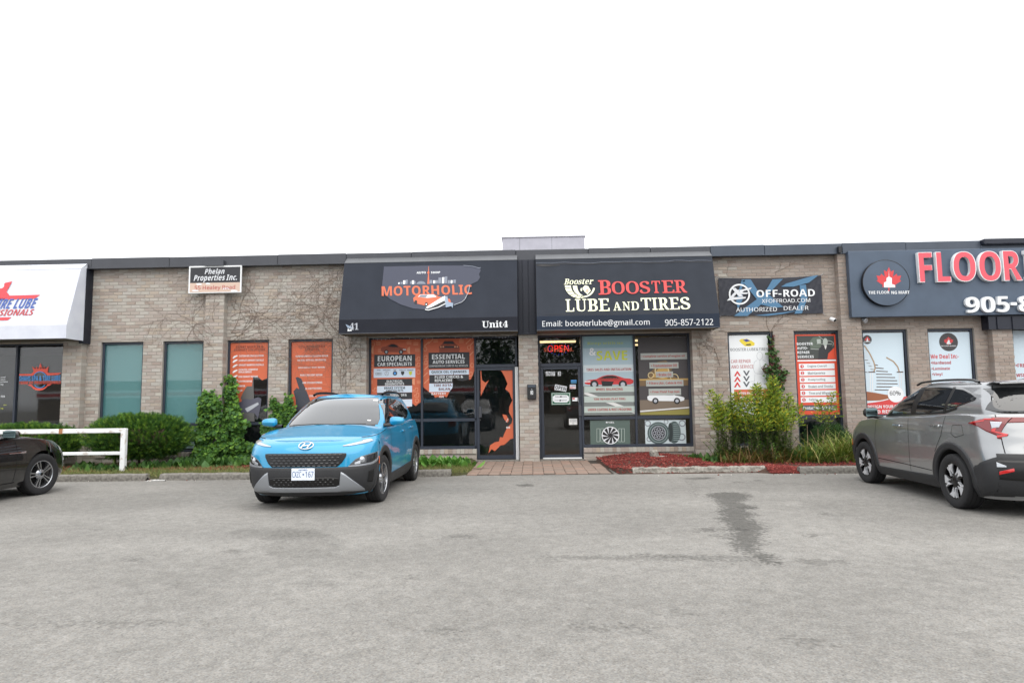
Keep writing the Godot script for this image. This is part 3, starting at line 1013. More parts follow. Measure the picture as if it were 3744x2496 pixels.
# ---------- awnings
func awning(label: String, x0: float, x1: float, face: String, front: String, cap: String) -> Array:
	var t := thing("awning", label, "awning", Vector3.ZERO, 0.0, "awnings over the unit fronts")
	var tilt := atan2(0.402, 1.42)
	var c := MeshInstance3D.new()
	var g := G.new()
	var f := FastNoiseLite.new()
	f.seed = int(x0 * 10)
	f.frequency = 1.2
	var rows := []
	var n := 40
	for a in n + 1:
		var line := PackedVector3Array()
		for k in 13:
			var x := lerpf(x0, x1, a / float(n))
			var edge := sin(PI * a / n) * sin(PI * k / 12.0)
			line.append(Vector3(x, 1.476 * k / 12.0, (0.006 * f.get_noise_2d(x, k * 0.3) - 0.010) * edge))
		rows.append(line)
	g.grid(rows)
	c.name = "canopy"
	c.mesh = g.mesh()
	c.material_override = mats[face]
	t.add_child(c)
	c.transform = Transform3D(Basis(Vector3.RIGHT, -tilt), Vector3(0, 3.37, 0.852))
	for s in [0, 1]:
		var ends := G.new()
		var x: float = x1 if s else x0
		var e := [Vector3(x, 3.04, 0.22), Vector3(x, 3.04, 0.858), Vector3(x, 3.37, 0.852), Vector3(x, 4.79, 0.45), Vector3(x, 4.93, 0.23)]
		for k in range(1, 4):
			if s: ends.tri(e[0], e[k + 1], e[k])
			else: ends.tri(e[0], e[k], e[k + 1])
		piece(t, "end_panel", ends, mats[face])
	g = G.new()
	g.bev(Vector3((x0 + x1) / 2, 3.206, 0.852), Vector3(x1 - x0 + 0.004, 0.326, 0.012), 0.003)
	var v := piece(t, "valance", g, mats[front])
	g = G.new()
	g.quad(Vector3(x0, 4.79, 0.452), Vector3(x1, 4.79, 0.452), Vector3(x1, 4.95, 0.24), Vector3(x0, 4.95, 0.24))
	g.bev(Vector3((x0 + x1) / 2, 4.79, 0.452), Vector3(x1 - x0 + 0.006, 0.012, 0.012), 0.003)
	piece(t, "cap_strip", g, mats[cap])
	g = G.new()
	g.span(Vector3(x0 + 0.005, 3.055, 0.02), Vector3(x1 - 0.005, 3.075, 0.84))
	piece(t, "soffit", g, mats["soffit"])
	g = G.new()
	g.bev(Vector3((x0 + x1) / 2, 3.04, 0.862), Vector3(x1 - x0 + 0.01, 0.014, 0.022), 0.003)
	piece(t, "edge_trim", g, mats["cap_metal"])
	return [t, c, v]

func awnings() -> void:
	var a := awning("charcoal awning with a torn orange car shop banner, over unit 4", -4.474, -0.318, "canopy", "valance", "cap_metal")
	print_z = 0.003
	print_unit4_canopy(a[1])
	print_z = 0.859
	print_unit4_valance(a[2])
	# fairy lights sagging under the edge
	var g := G.new()
	for s in [[-4.0, -3.2], [-3.2, -2.1], [-2.1, -1.0], [-1.0, -0.4]]:
		var path := []
		for k in 9:
			var u := k / 8.0
			path.append(Vector3(lerpf(s[0], s[1], u), 3.03 - 0.07 * sin(PI * u), 0.3))
		g.tube(path, 0.004, 0.004, 4)
		for k in range(1, 8): g.box(path[k] - Vector3(0, 0.02, 0), Vector3(0.007, 0.03, 0.007))
	var wire := thing("string_light", "thin unlit fairy light wire sagging under the charcoal unit 4 awning", "string light")
	piece(wire, "wire", g, mats["silver"])
	a = awning("dark grey awning with red and cream lube and tires lettering", 0.125, 4.296, "canopy_grey", "valance_blue", "cap_metal")
	print_z = 0.003
	print_unit3_canopy(a[1])
	print_z = 0.859
	print_unit3_valance(a[2])
	a = awning("white awning with red and blue lettering at the left end", -15.2, -10.94, "awnwhite", "awnwhite", "awnwhite")
	print_z = 0.003
	print_left_canopy(a[1])

# ---------- signs fixed to the wall
func wall_signs() -> void:
	var t := thing("property_sign", "black and beige property sign with white frame high on the brick wall", "sign")
	var g := G.new()
	g.bev(Vector3(-7.72, 4.495, 0.24), Vector3(1.31, 0.675, 0.04), 0.006)
	piece(t, "board", g, mats["white_metal"])
	print_z = 0.2605
	print_property_sign(t)
	# cloth banner tied at its corners
	t = thing("cloth_banner", "dark blue cloth dealer banner tied across the brick wall", "banner")
	g = G.new()
	var f := FastNoiseLite.new()
	f.seed = 14
	f.frequency = 1.0
	var rows := []
	for a in 41:
		var line := PackedVector3Array()
		for b in 17:
			var u := a / 40.0
			var w := b / 16.0
			var x := lerpf(4.535, 6.99, u)
			var low := lerpf(3.405, 3.43, u)
			var top := lerpf(4.335, 4.345, u) - 0.035 * sin(PI * u)
			var d := 0.0
			for q in [[0.0, 0.0], [1.0, 0.0], [0.0, 1.0], [1.0, 1.0]]:
				var dx: float = (u - q[0]) * 2.4
				var dy: float = (w - q[1]) * 0.92
				var r := sqrt(dx * dx + dy * dy)
				d += 0.010 * sin(atan2(absf(dy), absf(dx)) * 16.0) * exp(-r * 2.2) * smoothstep(0.0, 0.12, r)
			line.append(Vector3(x, lerpf(low, top, w), 0.046 + d + 0.004 * f.get_noise_2d(x, w)))
		rows.append(line)
	g.grid(rows)
	piece(t, "cloth", g, mats["bannernavy"])
	print_z = 0.066
	print_xf_banner(t)
	for q in [Vector3(4.535, 4.335, 0.05), Vector3(6.99, 4.345, 0.05), Vector3(4.535, 3.405, 0.05), Vector3(6.99, 3.43, 0.05)]:
		g = G.new()
		var away := Vector3(signf(q.x - 5.7) * 0.06, signf(q.y - 3.9) * 0.05, -0.04)
		g.tube([q, q + away], 0.005, 0.005, 5)
		g.lathe([Vector2(0.006, 0.0), Vector2(0.016, 0.0), Vector2(0.016, 0.006), Vector2(0.006, 0.006)], 10, q)
		piece(t, "cord", g, mats["silver"])
	# flooring shop sign
	t = thing("fascia_sign", "long blue grey fascia sign with raised pink red letters and phone number", "sign")
	g = G.new()
	g.bev(Vector3(10.99, 4.068, 0.275), Vector3(6.94, 1.575, 0.15), 0.008)
	piece(t, "panel", g, mats["sign_panel"])
	g = G.new()
	g.lathe([Vector2(0.0, 0.09), Vector2(0.53, 0.09), Vector2(0.545, 0.08), Vector2(0.545, 0.0)], 48)
	var badge := piece(t, "round_badge", g, mats["sign_panel"])
	badge.position = Vector3(8.31, 4.07, 0.35)
	badge.rotation.y = -PI / 2
	g = G.new()
	g.lathe([Vector2(0.546, 0.0), Vector2(0.546, 0.092), Vector2(0.535, 0.094)], 48)
	var rim := piece(t, "badge_rim", g, mats["dark"])
	rim.transform = badge.transform
	print_z = 0.425
	print_floor_sign_badge(t)
	var fx := [[9.075, 9.40, "F"], [9.484, 9.80, "L"], [9.858, 10.392, "O"], [10.447, 10.967, "O"], [11.010, 11.43, "R"], [11.52, 11.64, "I"], [11.72, 12.17, "N"], [12.24, 12.75, "G"]]
	for q in fx: channel_letter(t, q[2], q[0], 4.06, q[1], 4.775, "letter_face", 0.10)
	var nx := [[10.105, 10.42, "9"], [10.46, 10.78, "0"], [10.82, 11.10, "5"], [11.14, 11.27, "-"], [11.31, 11.62, "8"]]
	for q in nx:
		if q[2] == "-": channel_letter(t, q[2], q[0], 3.49, q[1], 3.56, "white", 0.07)
		else: channel_letter(t, q[2], q[0], 3.335, q[1], 3.705, "white", 0.07)
	# ribbed dark canopy behind that sign
	t = thing("ribbed_canopy", "dark ribbed metal canopy behind the blue grey fascia sign", "canopy")
	g = G.new()
	g.span(Vector3(10.70, 2.96, 0.01), Vector3(19.6, 4.83, 0.199))
	g.span(Vector3(10.70, 2.95, 0.19), Vector3(19.6, 3.26, 0.26))
	g.bev(Vector3(15.15, 5.03, 0.16), Vector3(8.9, 0.14, 0.36), 0.02)
	for k in 9: g.bev(Vector3(10.9 + k * 0.35, 3.1, 0.27), Vector3(0.03, 0.29, 0.03), 0.004)
	piece(t, "ribbed_sheet", g, mats["column_metal"])
	# camera and flood lamp
	t = thing("security_camera", "small white bullet camera on the brick above the services poster", "camera", Vector3(7.18, 3.265, 0.0))
	g = G.new()
	g.lathe([Vector2(0.0, -0.07), Vector2(0.04, -0.07), Vector2(0.045, -0.05), Vector2(0.045, 0.07), Vector2(0.038, 0.075)], 16)
	var body := piece(t, "housing", g, mats["white"])
	body.position = Vector3(-0.01, 0.0, 0.13)
	body.rotation = Vector3(0, deg_to_rad(-70), deg_to_rad(-24))
	g = G.new()
	g.lathe([Vector2(0.0, 0.071), Vector2(0.036, 0.073)], 16)
	var lens := piece(t, "lens", g, mats["black_plastic"])
	lens.transform = body.transform
	g = G.new()
	g.tube([Vector3(0.02, 0.03, 0.0), Vector3(0.02, 0.03, 0.06), Vector3(0.0, 0.01, 0.1)], 0.015, 0.015, 8)
	piece(t, "bracket", g, mats["white"])
	t = thing("flood_lamp", "small clear flood lamp tucked under the blue grey fascia sign", "lamp", Vector3(7.87, 3.23, 0.20))
	g = G.new()
	g.lathe([Vector2(0.02, -0.07), Vector2(0.05, -0.03), Vector2(0.065, 0.05), Vector2(0.055, 0.06), Vector2(0.0, 0.05)], 14)
	body = piece(t, "lamp_head", g, mats["lamp_clear"])
	body.rotation = Vector3(0, deg_to_rad(-60), deg_to_rad(-25))
	g = G.new()
	g.tube([Vector3(-0.05, 0.03, -0.2), Vector3(-0.04, 0.04, -0.05), Vector3(0, 0.0, 0)], 0.012, 0.012, 6)
	piece(t, "arm", g, mats["frame_dark"])
	# letter box on the pier
	t = thing("letter_box", "black metal letter box numbered three on the brick pier", "letter box", Vector3(-0.018, 1.47, 0.18))
	g = G.new()
	g.bev(Vector3(0, 0.175, 0.05), Vector3(0.212, 0.35, 0.1), 0.01)
	piece(t, "case", g, mats["black_plastic"])
	g = G.new()
	g.bev(Vector3(0, 0.31, 0.105), Vector3(0.19, 0.06, 0.02), 0.005)
	piece(t, "flap", g, mats["flashing_blue"])
	print_z = 0.103
	R(t, -0.028, 0.115, 0.03, 0.205, 1, "white", "number_sticker")
	T(t, "3", -0.018, 0.125, 0.02, 0.195, 2, "signblack", "b")
	C(t, 0.0, 0.235, 0.012, 0.0, 1, "silver", "keyhole")
	R(t, -0.035, 0.045, 0.03, 0.07, 1, "dark", "name_slot")

func channel_letter(t: Node3D, ch: String, x0: float, y0: float, x1: float, y1: float, face: String, deep: float) -> void:
	var tm := TextMesh.new()
	tm.text = ch
	tm.font = fonts["b"]
	tm.font_size = 48
	tm.pixel_size = 0.01
	tm.curve_step = 1.0
	tm.depth = 1.0
	var a := tm.get_mesh_arrays()
	var v: PackedVector3Array = a[Mesh.ARRAY_VERTEX]
	var lo := v[0]
	var hi := v[0]
	for q in v:
		lo = lo.min(q)
		hi = hi.max(q)
	for k in v.size():
		var q := (v[k] - lo) / (hi - lo)
		v[k] = Vector3(lerpf(x0, x1, q.x), lerpf(y0, y1, q.y), 0.351 + deep * q.z)
	var b := []
	b.resize(Mesh.ARRAY_MAX)
	b[Mesh.ARRAY_VERTEX] = v
	b[Mesh.ARRAY_NORMAL] = a[Mesh.ARRAY_NORMAL]
	b[Mesh.ARRAY_INDEX] = a[Mesh.ARRAY_INDEX]
	var am := ArrayMesh.new()
	am.add_surface_from_arrays(Mesh.PRIMITIVE_TRIANGLES, b)
	var o := part(t, "raised_letter", am, mats["white"])
	if face != "white":
		print_z = 0.351 + deep
		var e := (x1 - x0) * 0.035
		var f := T(t, ch, x0 + e, y0 + 0.014, x1 - e, y1 - 0.014, 1, face, "b")
		f.get_parent().remove_child(f)
		o.add_child(f)
		f.name = "letter_face"

# ---------- vinyl and paper on the glass
func window_prints() -> void:
	print_z = -0.098
	for a in [["window_poster", "torn orange exhaust service poster on the window above the climbing ivy", "poster", print_muffler_poster], ["window_poster", "orange collision repair poster on the window behind the blue car", "poster", print_collision_poster],
		["window_poster", "orange poster with black and white panels about european cars", "poster", print_european_poster], ["window_poster", "torn orange poster about essential auto services beside the unit 4 door", "poster", print_essential_poster],
		["window_poster", "pale blue poster with red car and green save lettering", "poster", print_save_poster], ["window_poster", "dark poster listing oils and fluids above a white sports car", "poster", print_oil_poster],
		["window_poster", "small grey green poster of one spiral alloy wheel", "poster", print_rim_poster], ["window_poster", "small pale poster of two chunky off road tyres", "poster", print_tyre_poster],
		["window_poster", "white car repair poster with red and grey chevrons behind the goldenrod", "poster", print_hours_poster], ["window_poster", "red orange poster with six numbered white service rows", "poster", print_services_poster],
		["window_poster", "pale staircase poster with red base behind the grey car", "poster", print_stairs_poster], ["window_poster", "pale poster with round dark badge listing hardwood, laminate and vinyl", "poster", print_deals_poster],
		["window_poster", "pale poster cut by the right edge of the picture", "poster", print_free_poster], ["window_decal", "red and blue crown and gear decal on the leftmost shop window", "decal", print_gear_decal],
		["window_decal", "small white and yellow lettering at the far left window edge", "decal", print_side_pane_text], ["vinyl_film", "torn remains of orange vinyl film on the unit 4 door glass", "vinyl film", print_door_vinyl],
		["unit_number", "black and white unit three number stickers at the top of the door glass", "number", print_unit3_number], ["door_sticker", "small blue sticker on the unit 3 door glass", "sticker", print_blue_sticker], ["door_sticker", "small white sticker with blue and red words on the unit 3 door", "sticker", print_logo_sticker],
		["door_sticker", "small white card with a red corner low on the unit 3 door", "sticker", print_card_sticker], ["door_sticker", "narrow upright white sticker on the unit 3 door frame edge", "sticker", print_edge_sticker], ["paper_notice", "small grey no smoking notice on the unit 3 door glass", "notice", print_door_notice],
		["certificate_plaque", "green and white certificate plaque inside the unit 3 door glass", "plaque", print_certificate],
		["address_lettering", "orange street address lettering on the glass above the unit 3 door", "lettering", print_transom3]]:
		var t := thing(a[0], a[1], a[2], Vector3.ZERO, 0.0, "posters on the shop windows" if a[2] == "poster" else "")
		a[3].call(t)
	# tilted OPEN board
	var t := thing("open_sign", "tilted black and white open board on the unit 3 door glass", "sign", Vector3(0.682, 1.735, -0.098), 0.0)
	t.rotation.z = deg_to_rad(-11)
	print_z = 0.0
	R(t, -0.145, -0.065, 0.145, 0.065, 0, "silverw", "board")
	T(t, "OPEN", -0.128, -0.045, 0.128, 0.045, 1, "signblack", "b")
	# lit OPEN sign hung behind the glass over the door
	t = thing("neon_sign", "red and blue lit open sign hanging behind the glass above unit 3 door", "neon sign", Vector3(0.66, 2.69, -0.28))
	print_z = 0.0
	T(t, "OPEN", -0.27, -0.06, 0.25, 0.10, 0, "neon_red", "r").name = "neon_tube"
	for k in 16:
		var g := G.new()
		var a := TAU * k / 16.0
		g.lathe([Vector2(0, 0.008), Vector2(0.007, 0.0), Vector2(0, -0.008)], 6, Vector3(0.24 * cos(a), 0.02 + 0.15 * sin(a), 0))
		piece(t, "neon_bulb", g, mats["neon_blue"])
	var glow := OmniLight3D.new()
	glow.name = "neon_glow"
	glow.light_color = rgb(255, 70, 60)
	glow.light_energy = 0.03
	glow.light_size = 0.1
	glow.omni_range = 6.0
	glow.omni_attenuation = 2.0
	glow.shadow_enabled = true
	glow.position = Vector3(0.66, 2.67, -0.24)
	add_child(glow)
	# ceiling tubes of the tyre shop, seen through the glass
	for q in [[0.66, 2.98, -1.4, 1.0], [3.0, 3.05, -2.2, 0.9], [3.0, 3.05, -3.6, 1.0]]:
		t = thing("ceiling_light", ["warm ceiling light seen through the glass above unit 3 door", "warm ceiling light behind the dark oil poster, nearer the glass", "warm ceiling light behind the dark oil poster, deeper in the room"][int(q[2] < -1.5) + int(q[2] < -3.0)], "lamp", Vector3(q[0], q[1], q[2]))
		var g := G.new()
		g.bev(Vector3.ZERO, Vector3(q[3], 0.05, 0.12), 0.01)
		piece(t, "lamp_tube", g, mats["tube_lamp"])
		var l := AreaLight3D.new()
		l.name = "ceiling_glow"
		l.area_size = Vector2(q[3], 0.12)
		l.light_color = rgb(255, 226, 180)
		l.light_energy = 0.5
		l.area_range = 8.0
		l.area_attenuation = 2.0
		l.shadow_enabled = true
		l.position = Vector3(q[0], q[1] - 0.04, q[2])
		l.rotation.x = -PI / 2
		add_child(l)

# ---------- kerb stones and the white rail
func kerb(label: String, x0: float, x1: float, z0: float, z1: float, m: String, worn: float, seed_: int) -> void:
	var t := thing("kerb_stone", label, "kerb stone", Vector3.ZERO, 0.0, "concrete kerb stones along the lot")
	var f := FastNoiseLite.new()
	f.seed = seed_
	f.frequency = 3.5
	f.fractal_octaves = 4
	var rows := []
	var n := int((x1 - x0) * 28)
	var prof := [Vector2(0.0, -0.01), Vector2(0.002, 0.05), Vector2(0.006, 0.095), Vector2(0.018, 0.122), Vector2(0.05, 0.132), Vector2(0.11, 0.134), Vector2(0.165, 0.132), Vector2(0.18, 0.12), Vector2(0.185, 0.05), Vector2(0.185, -0.01)]
	var g := G.new()
	for a in n + 1:
		var u := a / float(n)
		var x := lerpf(x0, x1, u)
		var zf := lerpf(z0, z1, u)
		var line := PackedVector3Array()
		for q in prof:
			var w: float = worn * f.get_noise_3d(x, q.y * 2.0, q.x * 2.0)
			var mid := Vector2(0.09, 0.06)
			var p: Vector2 = q + (q - mid).normalized() * (w - worn * 0.5)
			if a == 0 or a == n: p = mid + (p - mid) * 0.90
			line.append(Vector3(x, maxf(p.y, -0.01), zf - p.x))
		rows.append(line)
	g.grid(rows)
	for e in [0, n]:
		var mid := Vector3(lerpf(x0, x1, e / float(n)), 0.06, lerpf(z0, z1, e / float(n)) - 0.09)
		var line: PackedVector3Array = rows[e]
		for k in line.size() - 1:
			if e == 0: g.tri(mid, line[k + 1], line[k])
			else: g.tri(mid, line[k], line[k + 1])
	piece(t, "stone", g, mats[m])

func kerbs_and_rail() -> void:
	kerb("long grey kerb stone in front of the black car", -12.6, -7.47, 3.42, 3.30, "concrete", 0.012, 1)
	kerb("grey kerb stone with a crumbling face left of the blue car", -7.22, -4.9, 3.26, 3.30, "concrete", 0.022, 2)
	kerb("short grey kerb stone end right of the blue car", -3.95, -1.60, 3.12, 3.12, "concrete", 0.012, 3)
	kerb("worn whitish cracked kerb stone in front of the goldenrod", 1.91, 4.455, 2.97, 2.97, "old_concrete", 0.045, 4)
	kerb("grey kerb stone by the front wheel of the grey car", 4.99, 7.6, 3.25, 3.25, "concrete", 0.012, 5)
	kerb("grey kerb stone beyond the grey car", 7.85, 10.3, 3.25, 3.25, "concrete", 0.012, 6)
	var t := thing("guard_rail", "white painted steel guard rail with rust marks in front of the hedges", "rail")
	var g := G.new()
	g.bev(Vector3(-10.65, 0.925, 2.2), Vector3(4.2, 0.095, 0.09), 0.012)
	piece(t, "top_bar", g, mats["rail_paint"])
	g = G.new()
	g.bev(Vector3(-10.70, 0.455, 2.2), Vector3(4.1, 0.07, 0.06), 0.01)
	piece(t, "lower_bar", g, mats["rail_paint"])
	for x in [-8.60, -12.7]:
		g = G.new()
		g.bev(Vector3(x, 0.47, 2.2), Vector3(0.105, 1.0, 0.1), 0.012)
		piece(t, "post", g, mats["rail_paint"])
	g = G.new()
	g.span(Vector3(-9.98, 0.876, 2.1), Vector3(-9.90, 0.974, 2.2465))
	piece(t, "rust_mark", g, mats["rust"])
	# broken bits by the kerbs
	rng.seed = 77
	var bits := []
	var tones := []
	for k in 70:
		var x := rng.randf_range(-9.0, 6.0)
		var z := 3.32 + rng.randf_range(0.0, 0.10)
		if rng.randf() < 0.35: x = rng.randf_range(-7.55, -7.1); z = 3.25 + rng.randf_range(-0.1, 0.12)
		if x > -1.5 and x < 1.7: continue
		bits.append(Transform3D(Basis.from_euler(Vector3(rng.randf() * 6, rng.randf() * 6, rng.randf() * 6)).scaled(Vector3.ONE * rng.randf_range(0.006, 0.022)), Vector3(x, 0.008, z)))
		var s := rng.randf()
		tones.append(lin(205, 200, 192) if s < 0.5 else lin(120, 60, 44) if s < 0.8 else lin(90, 86, 80))
	var b := G.new()
	b.bev(Vector3.ZERO, Vector3(1.6, 0.7, 1.0), 0.25)
	scatter(self, "gravel_bits", b.mesh(), mats["chip"], bits, tones).set_meta("kind", "stuff")
	t = thing("white_shard", "flat white broken shard at the gap between two kerb stones", "shard", Vector3(-7.22, 0.006, 3.33), 0.3)
	g = G.new()
	g.prism(PackedVector2Array([Vector2(-0.16, -0.03), Vector2(0.14, -0.05), Vector2(0.17, 0.0), Vector2(-0.02, 0.04)]), 0.0, 0.012)
	piece(t, "chip", g, mats["paper"]).rotation.x = -PI / 2
	t = thing("concrete_lump", "pale broken concrete lump lying on the red mulch", "rubble", Vector3(2.72, 0.16, 1.15), 0.25)
	g = G.new()
	g.bev(Vector3(-0.07, 0.06, 0), Vector3(0.17, 0.2, 0.16), 0.035, Basis(Vector3.BACK, 0.15))
	g.bev(Vector3(0.11, 0.0, 0.02), Vector3(0.24, 0.06, 0.14), 0.018, Basis(Vector3.BACK, -0.08))
	piece(t, "lump", g, mats["old_concrete"])

# ---------- plants
func leaf_mesh(long: float, wide: float, fold := 0.25) -> ArrayMesh:
	var g := G.new()
	var p := [Vector3(0, 0, 0), Vector3(-wide, long * 0.22, fold * wide), Vector3(-wide * 0.85, long * 0.62, fold * wide), Vector3(0, long, 0), Vector3(wide * 0.85, long * 0.62, fold * wide), Vector3(wide, long * 0.22, fold * wide)]
	g.quad(p[0], p[3], p[2], p[1])
	g.quad(p[0], p[5], p[4], p[3])
	return g.mesh()

func sprig_mesh(count: int, long: float, spread: float, seed_: int) -> ArrayMesh:
	var r := RandomNumberGenerator.new()
	r.seed = seed_
	var g := G.new()
	for k in count:
		var u := k / float(count)
		var base := Vector3(0, long * u * 0.8, 0)
		var a := k * 2.4
		var out := Vector3(cos(a), 0.9, sin(a)).normalized()
		var tip := base + out * spread * r.randf_range(0.7, 1.2)
		var side := out.cross(Vector3(sin(a), 0.2, -cos(a))).normalized() * spread * 0.11
		g.tri(base - side, base + side, tip)
	g.tri(Vector3(-0.003, 0, 0), Vector3(0.003, 0, 0), Vector3(0, long, 0))
	return g.mesh()

func inside(poly: PackedVector2Array, q: Vector2) -> bool:
	return Geometry2D.is_point_in_polygon(q, poly)

func pv(a: Array) -> PackedVector2Array:
	var p := PackedVector2Array()
	for k in range(0, a.size(), 2): p.append(Vector2(a[k], a[k + 1]))
	return p

func ivy(t: Node3D, outline: Array, count: int, z0: float, bulge: float, size: float, tones: Array, seed_: int, behind: Array = []) -> void:
	rng.seed = seed_
	var poly := pv(outline)
	var lo := poly[0]
	var hi := poly[0]
	for q in poly:
		lo = lo.min(q)
		hi = hi.max(q)
	var f := FastNoiseLite.new()
	f.seed = seed_
	f.frequency = 2.2
	f.fractal_octaves = 3
	var where := []
	var tone := []
	var tries := 0
	while where.size() < count and tries < count * 12:
		tries += 1
		var q := Vector2(rng.randf_range(lo.x - 0.05, hi.x + 0.05), rng.randf_range(lo.y - 0.04, hi.y + 0.06))
		var e := q + Vector2(rng.randfn(0, 0.035), rng.randfn(0, 0.035))
		if not inside(poly, e): continue
		var clump := f.get_noise_2d(q.x, q.y)
		if clump < -0.42: continue
		var base := z0
		for p in PIERS:
			if q.x > p[0] - 0.03 and q.x < p[1] + 0.03: base = maxf(base, 0.19)
		var thick := bulge * (0.25 + 0.75 * clampf(1.0 - (q.y - lo.y) / (hi.y - lo.y), 0, 1)) * clampf(0.7 + 0.9 * clump, 0.2, 1.5)
		var z := base + thick * sqrt(rng.randf())
		var b := Basis(Vector3.UP, rng.randfn(0, 0.55)) * Basis(Vector3.RIGHT, rng.randfn(-0.45, 0.4)) * Basis(Vector3.BACK, PI + rng.randfn(0, 0.7))
		where.append(Transform3D(b.scaled(Vector3.ONE * size * rng.randf_range(0.65, 1.25)), Vector3(q.x, q.y, z)))
		var c: Color = tones[rng.randi() % tones.size()]
		tone.append(c * rng.randf_range(0.75, 1.2))
	baked(t, "foliage", leaf_mesh(1.0, 0.48), mats["leaf"], where, tone)

func branch(g: G, path0: Vector3, ang: float, long: float, thick: float, depth: int, lim: Array, z: float) -> void:
	var path := [path0]
	var p := path0
	var a := ang
	var n := maxi(4, int(long / 0.09))
	var drift := rng.randfn(0, 0.11)
	for k in n:
		a += drift + rng.randfn(0, 0.16)
		p += Vector3(cos(a), sin(a), 0) * long / n
		if p.x < lim[0] or p.x > lim[1] or p.y > lim[3] or p.y < lim[2]: break
		var zz := z
		for w in PIERS:
			if p.x > w[0] - 0.01 and p.x < w[1] + 0.01: zz = 0.19
		path.append(Vector3(p.x, p.y, zz + rng.randf_range(0.0, 0.006)))
		if depth > 0 and rng.randf() < 0.34:
			branch(g, path[-1], a + rng.randf_range(0.35, 1.0) * (1 if rng.randf() < 0.5 else -1), long * rng.randf_range(0.35, 0.7), thick * 0.6, depth - 1, lim, z)
	if path.size() > 2: g.tube(path, thick, thick * 0.45, 4)

func bush(t: Node3D, mid: Vector3, half: Vector3, count: int, tones: Array, sprig: ArrayMesh, size: float, seed_: int, flat_top := 3.0) -> void:
	rng.seed = seed_
	var f := FastNoiseLite.new()
	f.seed = seed_
	f.frequency = 1.6
	f.fractal_octaves = 3
	var where := []
	var tone := []
	for k in count:
		var d := Vector3(rng.randfn(), rng.randfn() * 0.9 + 0.15, rng.randfn()).normalized()
		var r := 1.0 / pow(pow(absf(d.x), flat_top) + pow(absf(d.y), flat_top) + pow(absf(d.z), flat_top), 1.0 / flat_top)
		var low := clampf(-d.y, 0, 1)
		r *= 1.0 + 0.16 * f.get_noise_3dv(d * 2.6) + 0.07 * f.get_noise_3dv(d * 8.0) - 0.35 * low
		var p := mid + d * half * r * rng.randf_range(0.80, 1.04)
		var up := (d + Vector3(0, 0.55, 0) + Vector3(rng.randfn(), rng.randfn(), rng.randfn()) * 0.4).normalized()
		var side := up.cross(Vector3(rng.randfn(), rng.randfn(), rng.randfn())).normalized()
		var b := Basis(side, up, side.cross(up)).scaled(Vector3.ONE * size * rng.randf_range(0.7, 1.35))
		where.append(Transform3D(b, p))
		var c: Color = tones[rng.randi() % tones.size()]
		tone.append(c * rng.randf_range(0.7, 1.25))
	baked(t, "foliage", sprig, mats["needle"], where, tone)
	var core := G.new()
	var rows := []
	for a in 17:
		var line := PackedVector3Array()
		for b in 9:
			var th := TAU * a / 16.0
			var ph := PI * (b / 8.0 - 0.5)
			var d := Vector3(cos(th) * cos(ph), sin(ph), sin(th) * cos(ph))
			var r := 0.74 / pow(pow(absf(d.x), flat_top) + pow(absf(d.y), flat_top) + pow(absf(d.z), flat_top), 1.0 / flat_top)
			line.append(mid + d * half * r * (1.0 + 0.2 * f.get_noise_3dv(d * 3.0)) * Vector3(1, 0.9 if d.y > 0 else 0.55, 1))
		rows.append(line)
	core.grid(rows, true)
	piece(t, "light_block_core", core, mats["core_brown"])  # solid core added within the foliage to block light
	var tr := G.new()
	for k in 5:
		var x := mid.x + rng.randf_range(-0.5, 0.5) * half.x
		tr.tube([Vector3(x, 0.02, mid.z + rng.randf_range(-0.3, 0.3)), Vector3(x + rng.randfn(0, 0.05), mid.y * 0.6, mid.z), Vector3(x + rng.randfn(0, 0.15), mid.y, mid.z)], 0.03, 0.015, 6)
	piece(t, "stem", tr, mats["bark"])

func weed_stem(leaves: Array, tones: Array, stems: G, base: Vector3, tall: float, lean: Vector2, leaf_from: float, green: Array, leaf_long: float, per_m: float, droop: float) -> Vector3:
	var path := []
	for k in 7:
		var u := k / 6.0
		path.append(base + Vector3(lean.x * u * u, tall * u, lean.y * u * u))
	stems.tube(path, 0.006, 0.003, 4)
	var n := int(tall * per_m)
	for k in n:
		var u := lerpf(leaf_from, 1.0, (k + rng.randf()) / n)
		var p := base + Vector3(lean.x * u * u, tall * u, lean.y * u * u)
		var a := k * 2.4 + rng.randf() * 0.6
		var out := Vector3(cos(a), droop + rng.randfn(0, 0.2), sin(a)).normalized()
		var side := out.cross(Vector3(0, 1, 0)).normalized()
		var b := Basis(side, out, side.cross(out)).scaled(Vector3.ONE * leaf_long * rng.randf_range(0.6, 1.15) * (1.0 - 0.35 * u))
		leaves.append(Transform3D(b, p))
		tones.append(green[rng.randi() % green.size()] * rng.randf_range(0.75, 1.25))
	return path[6]

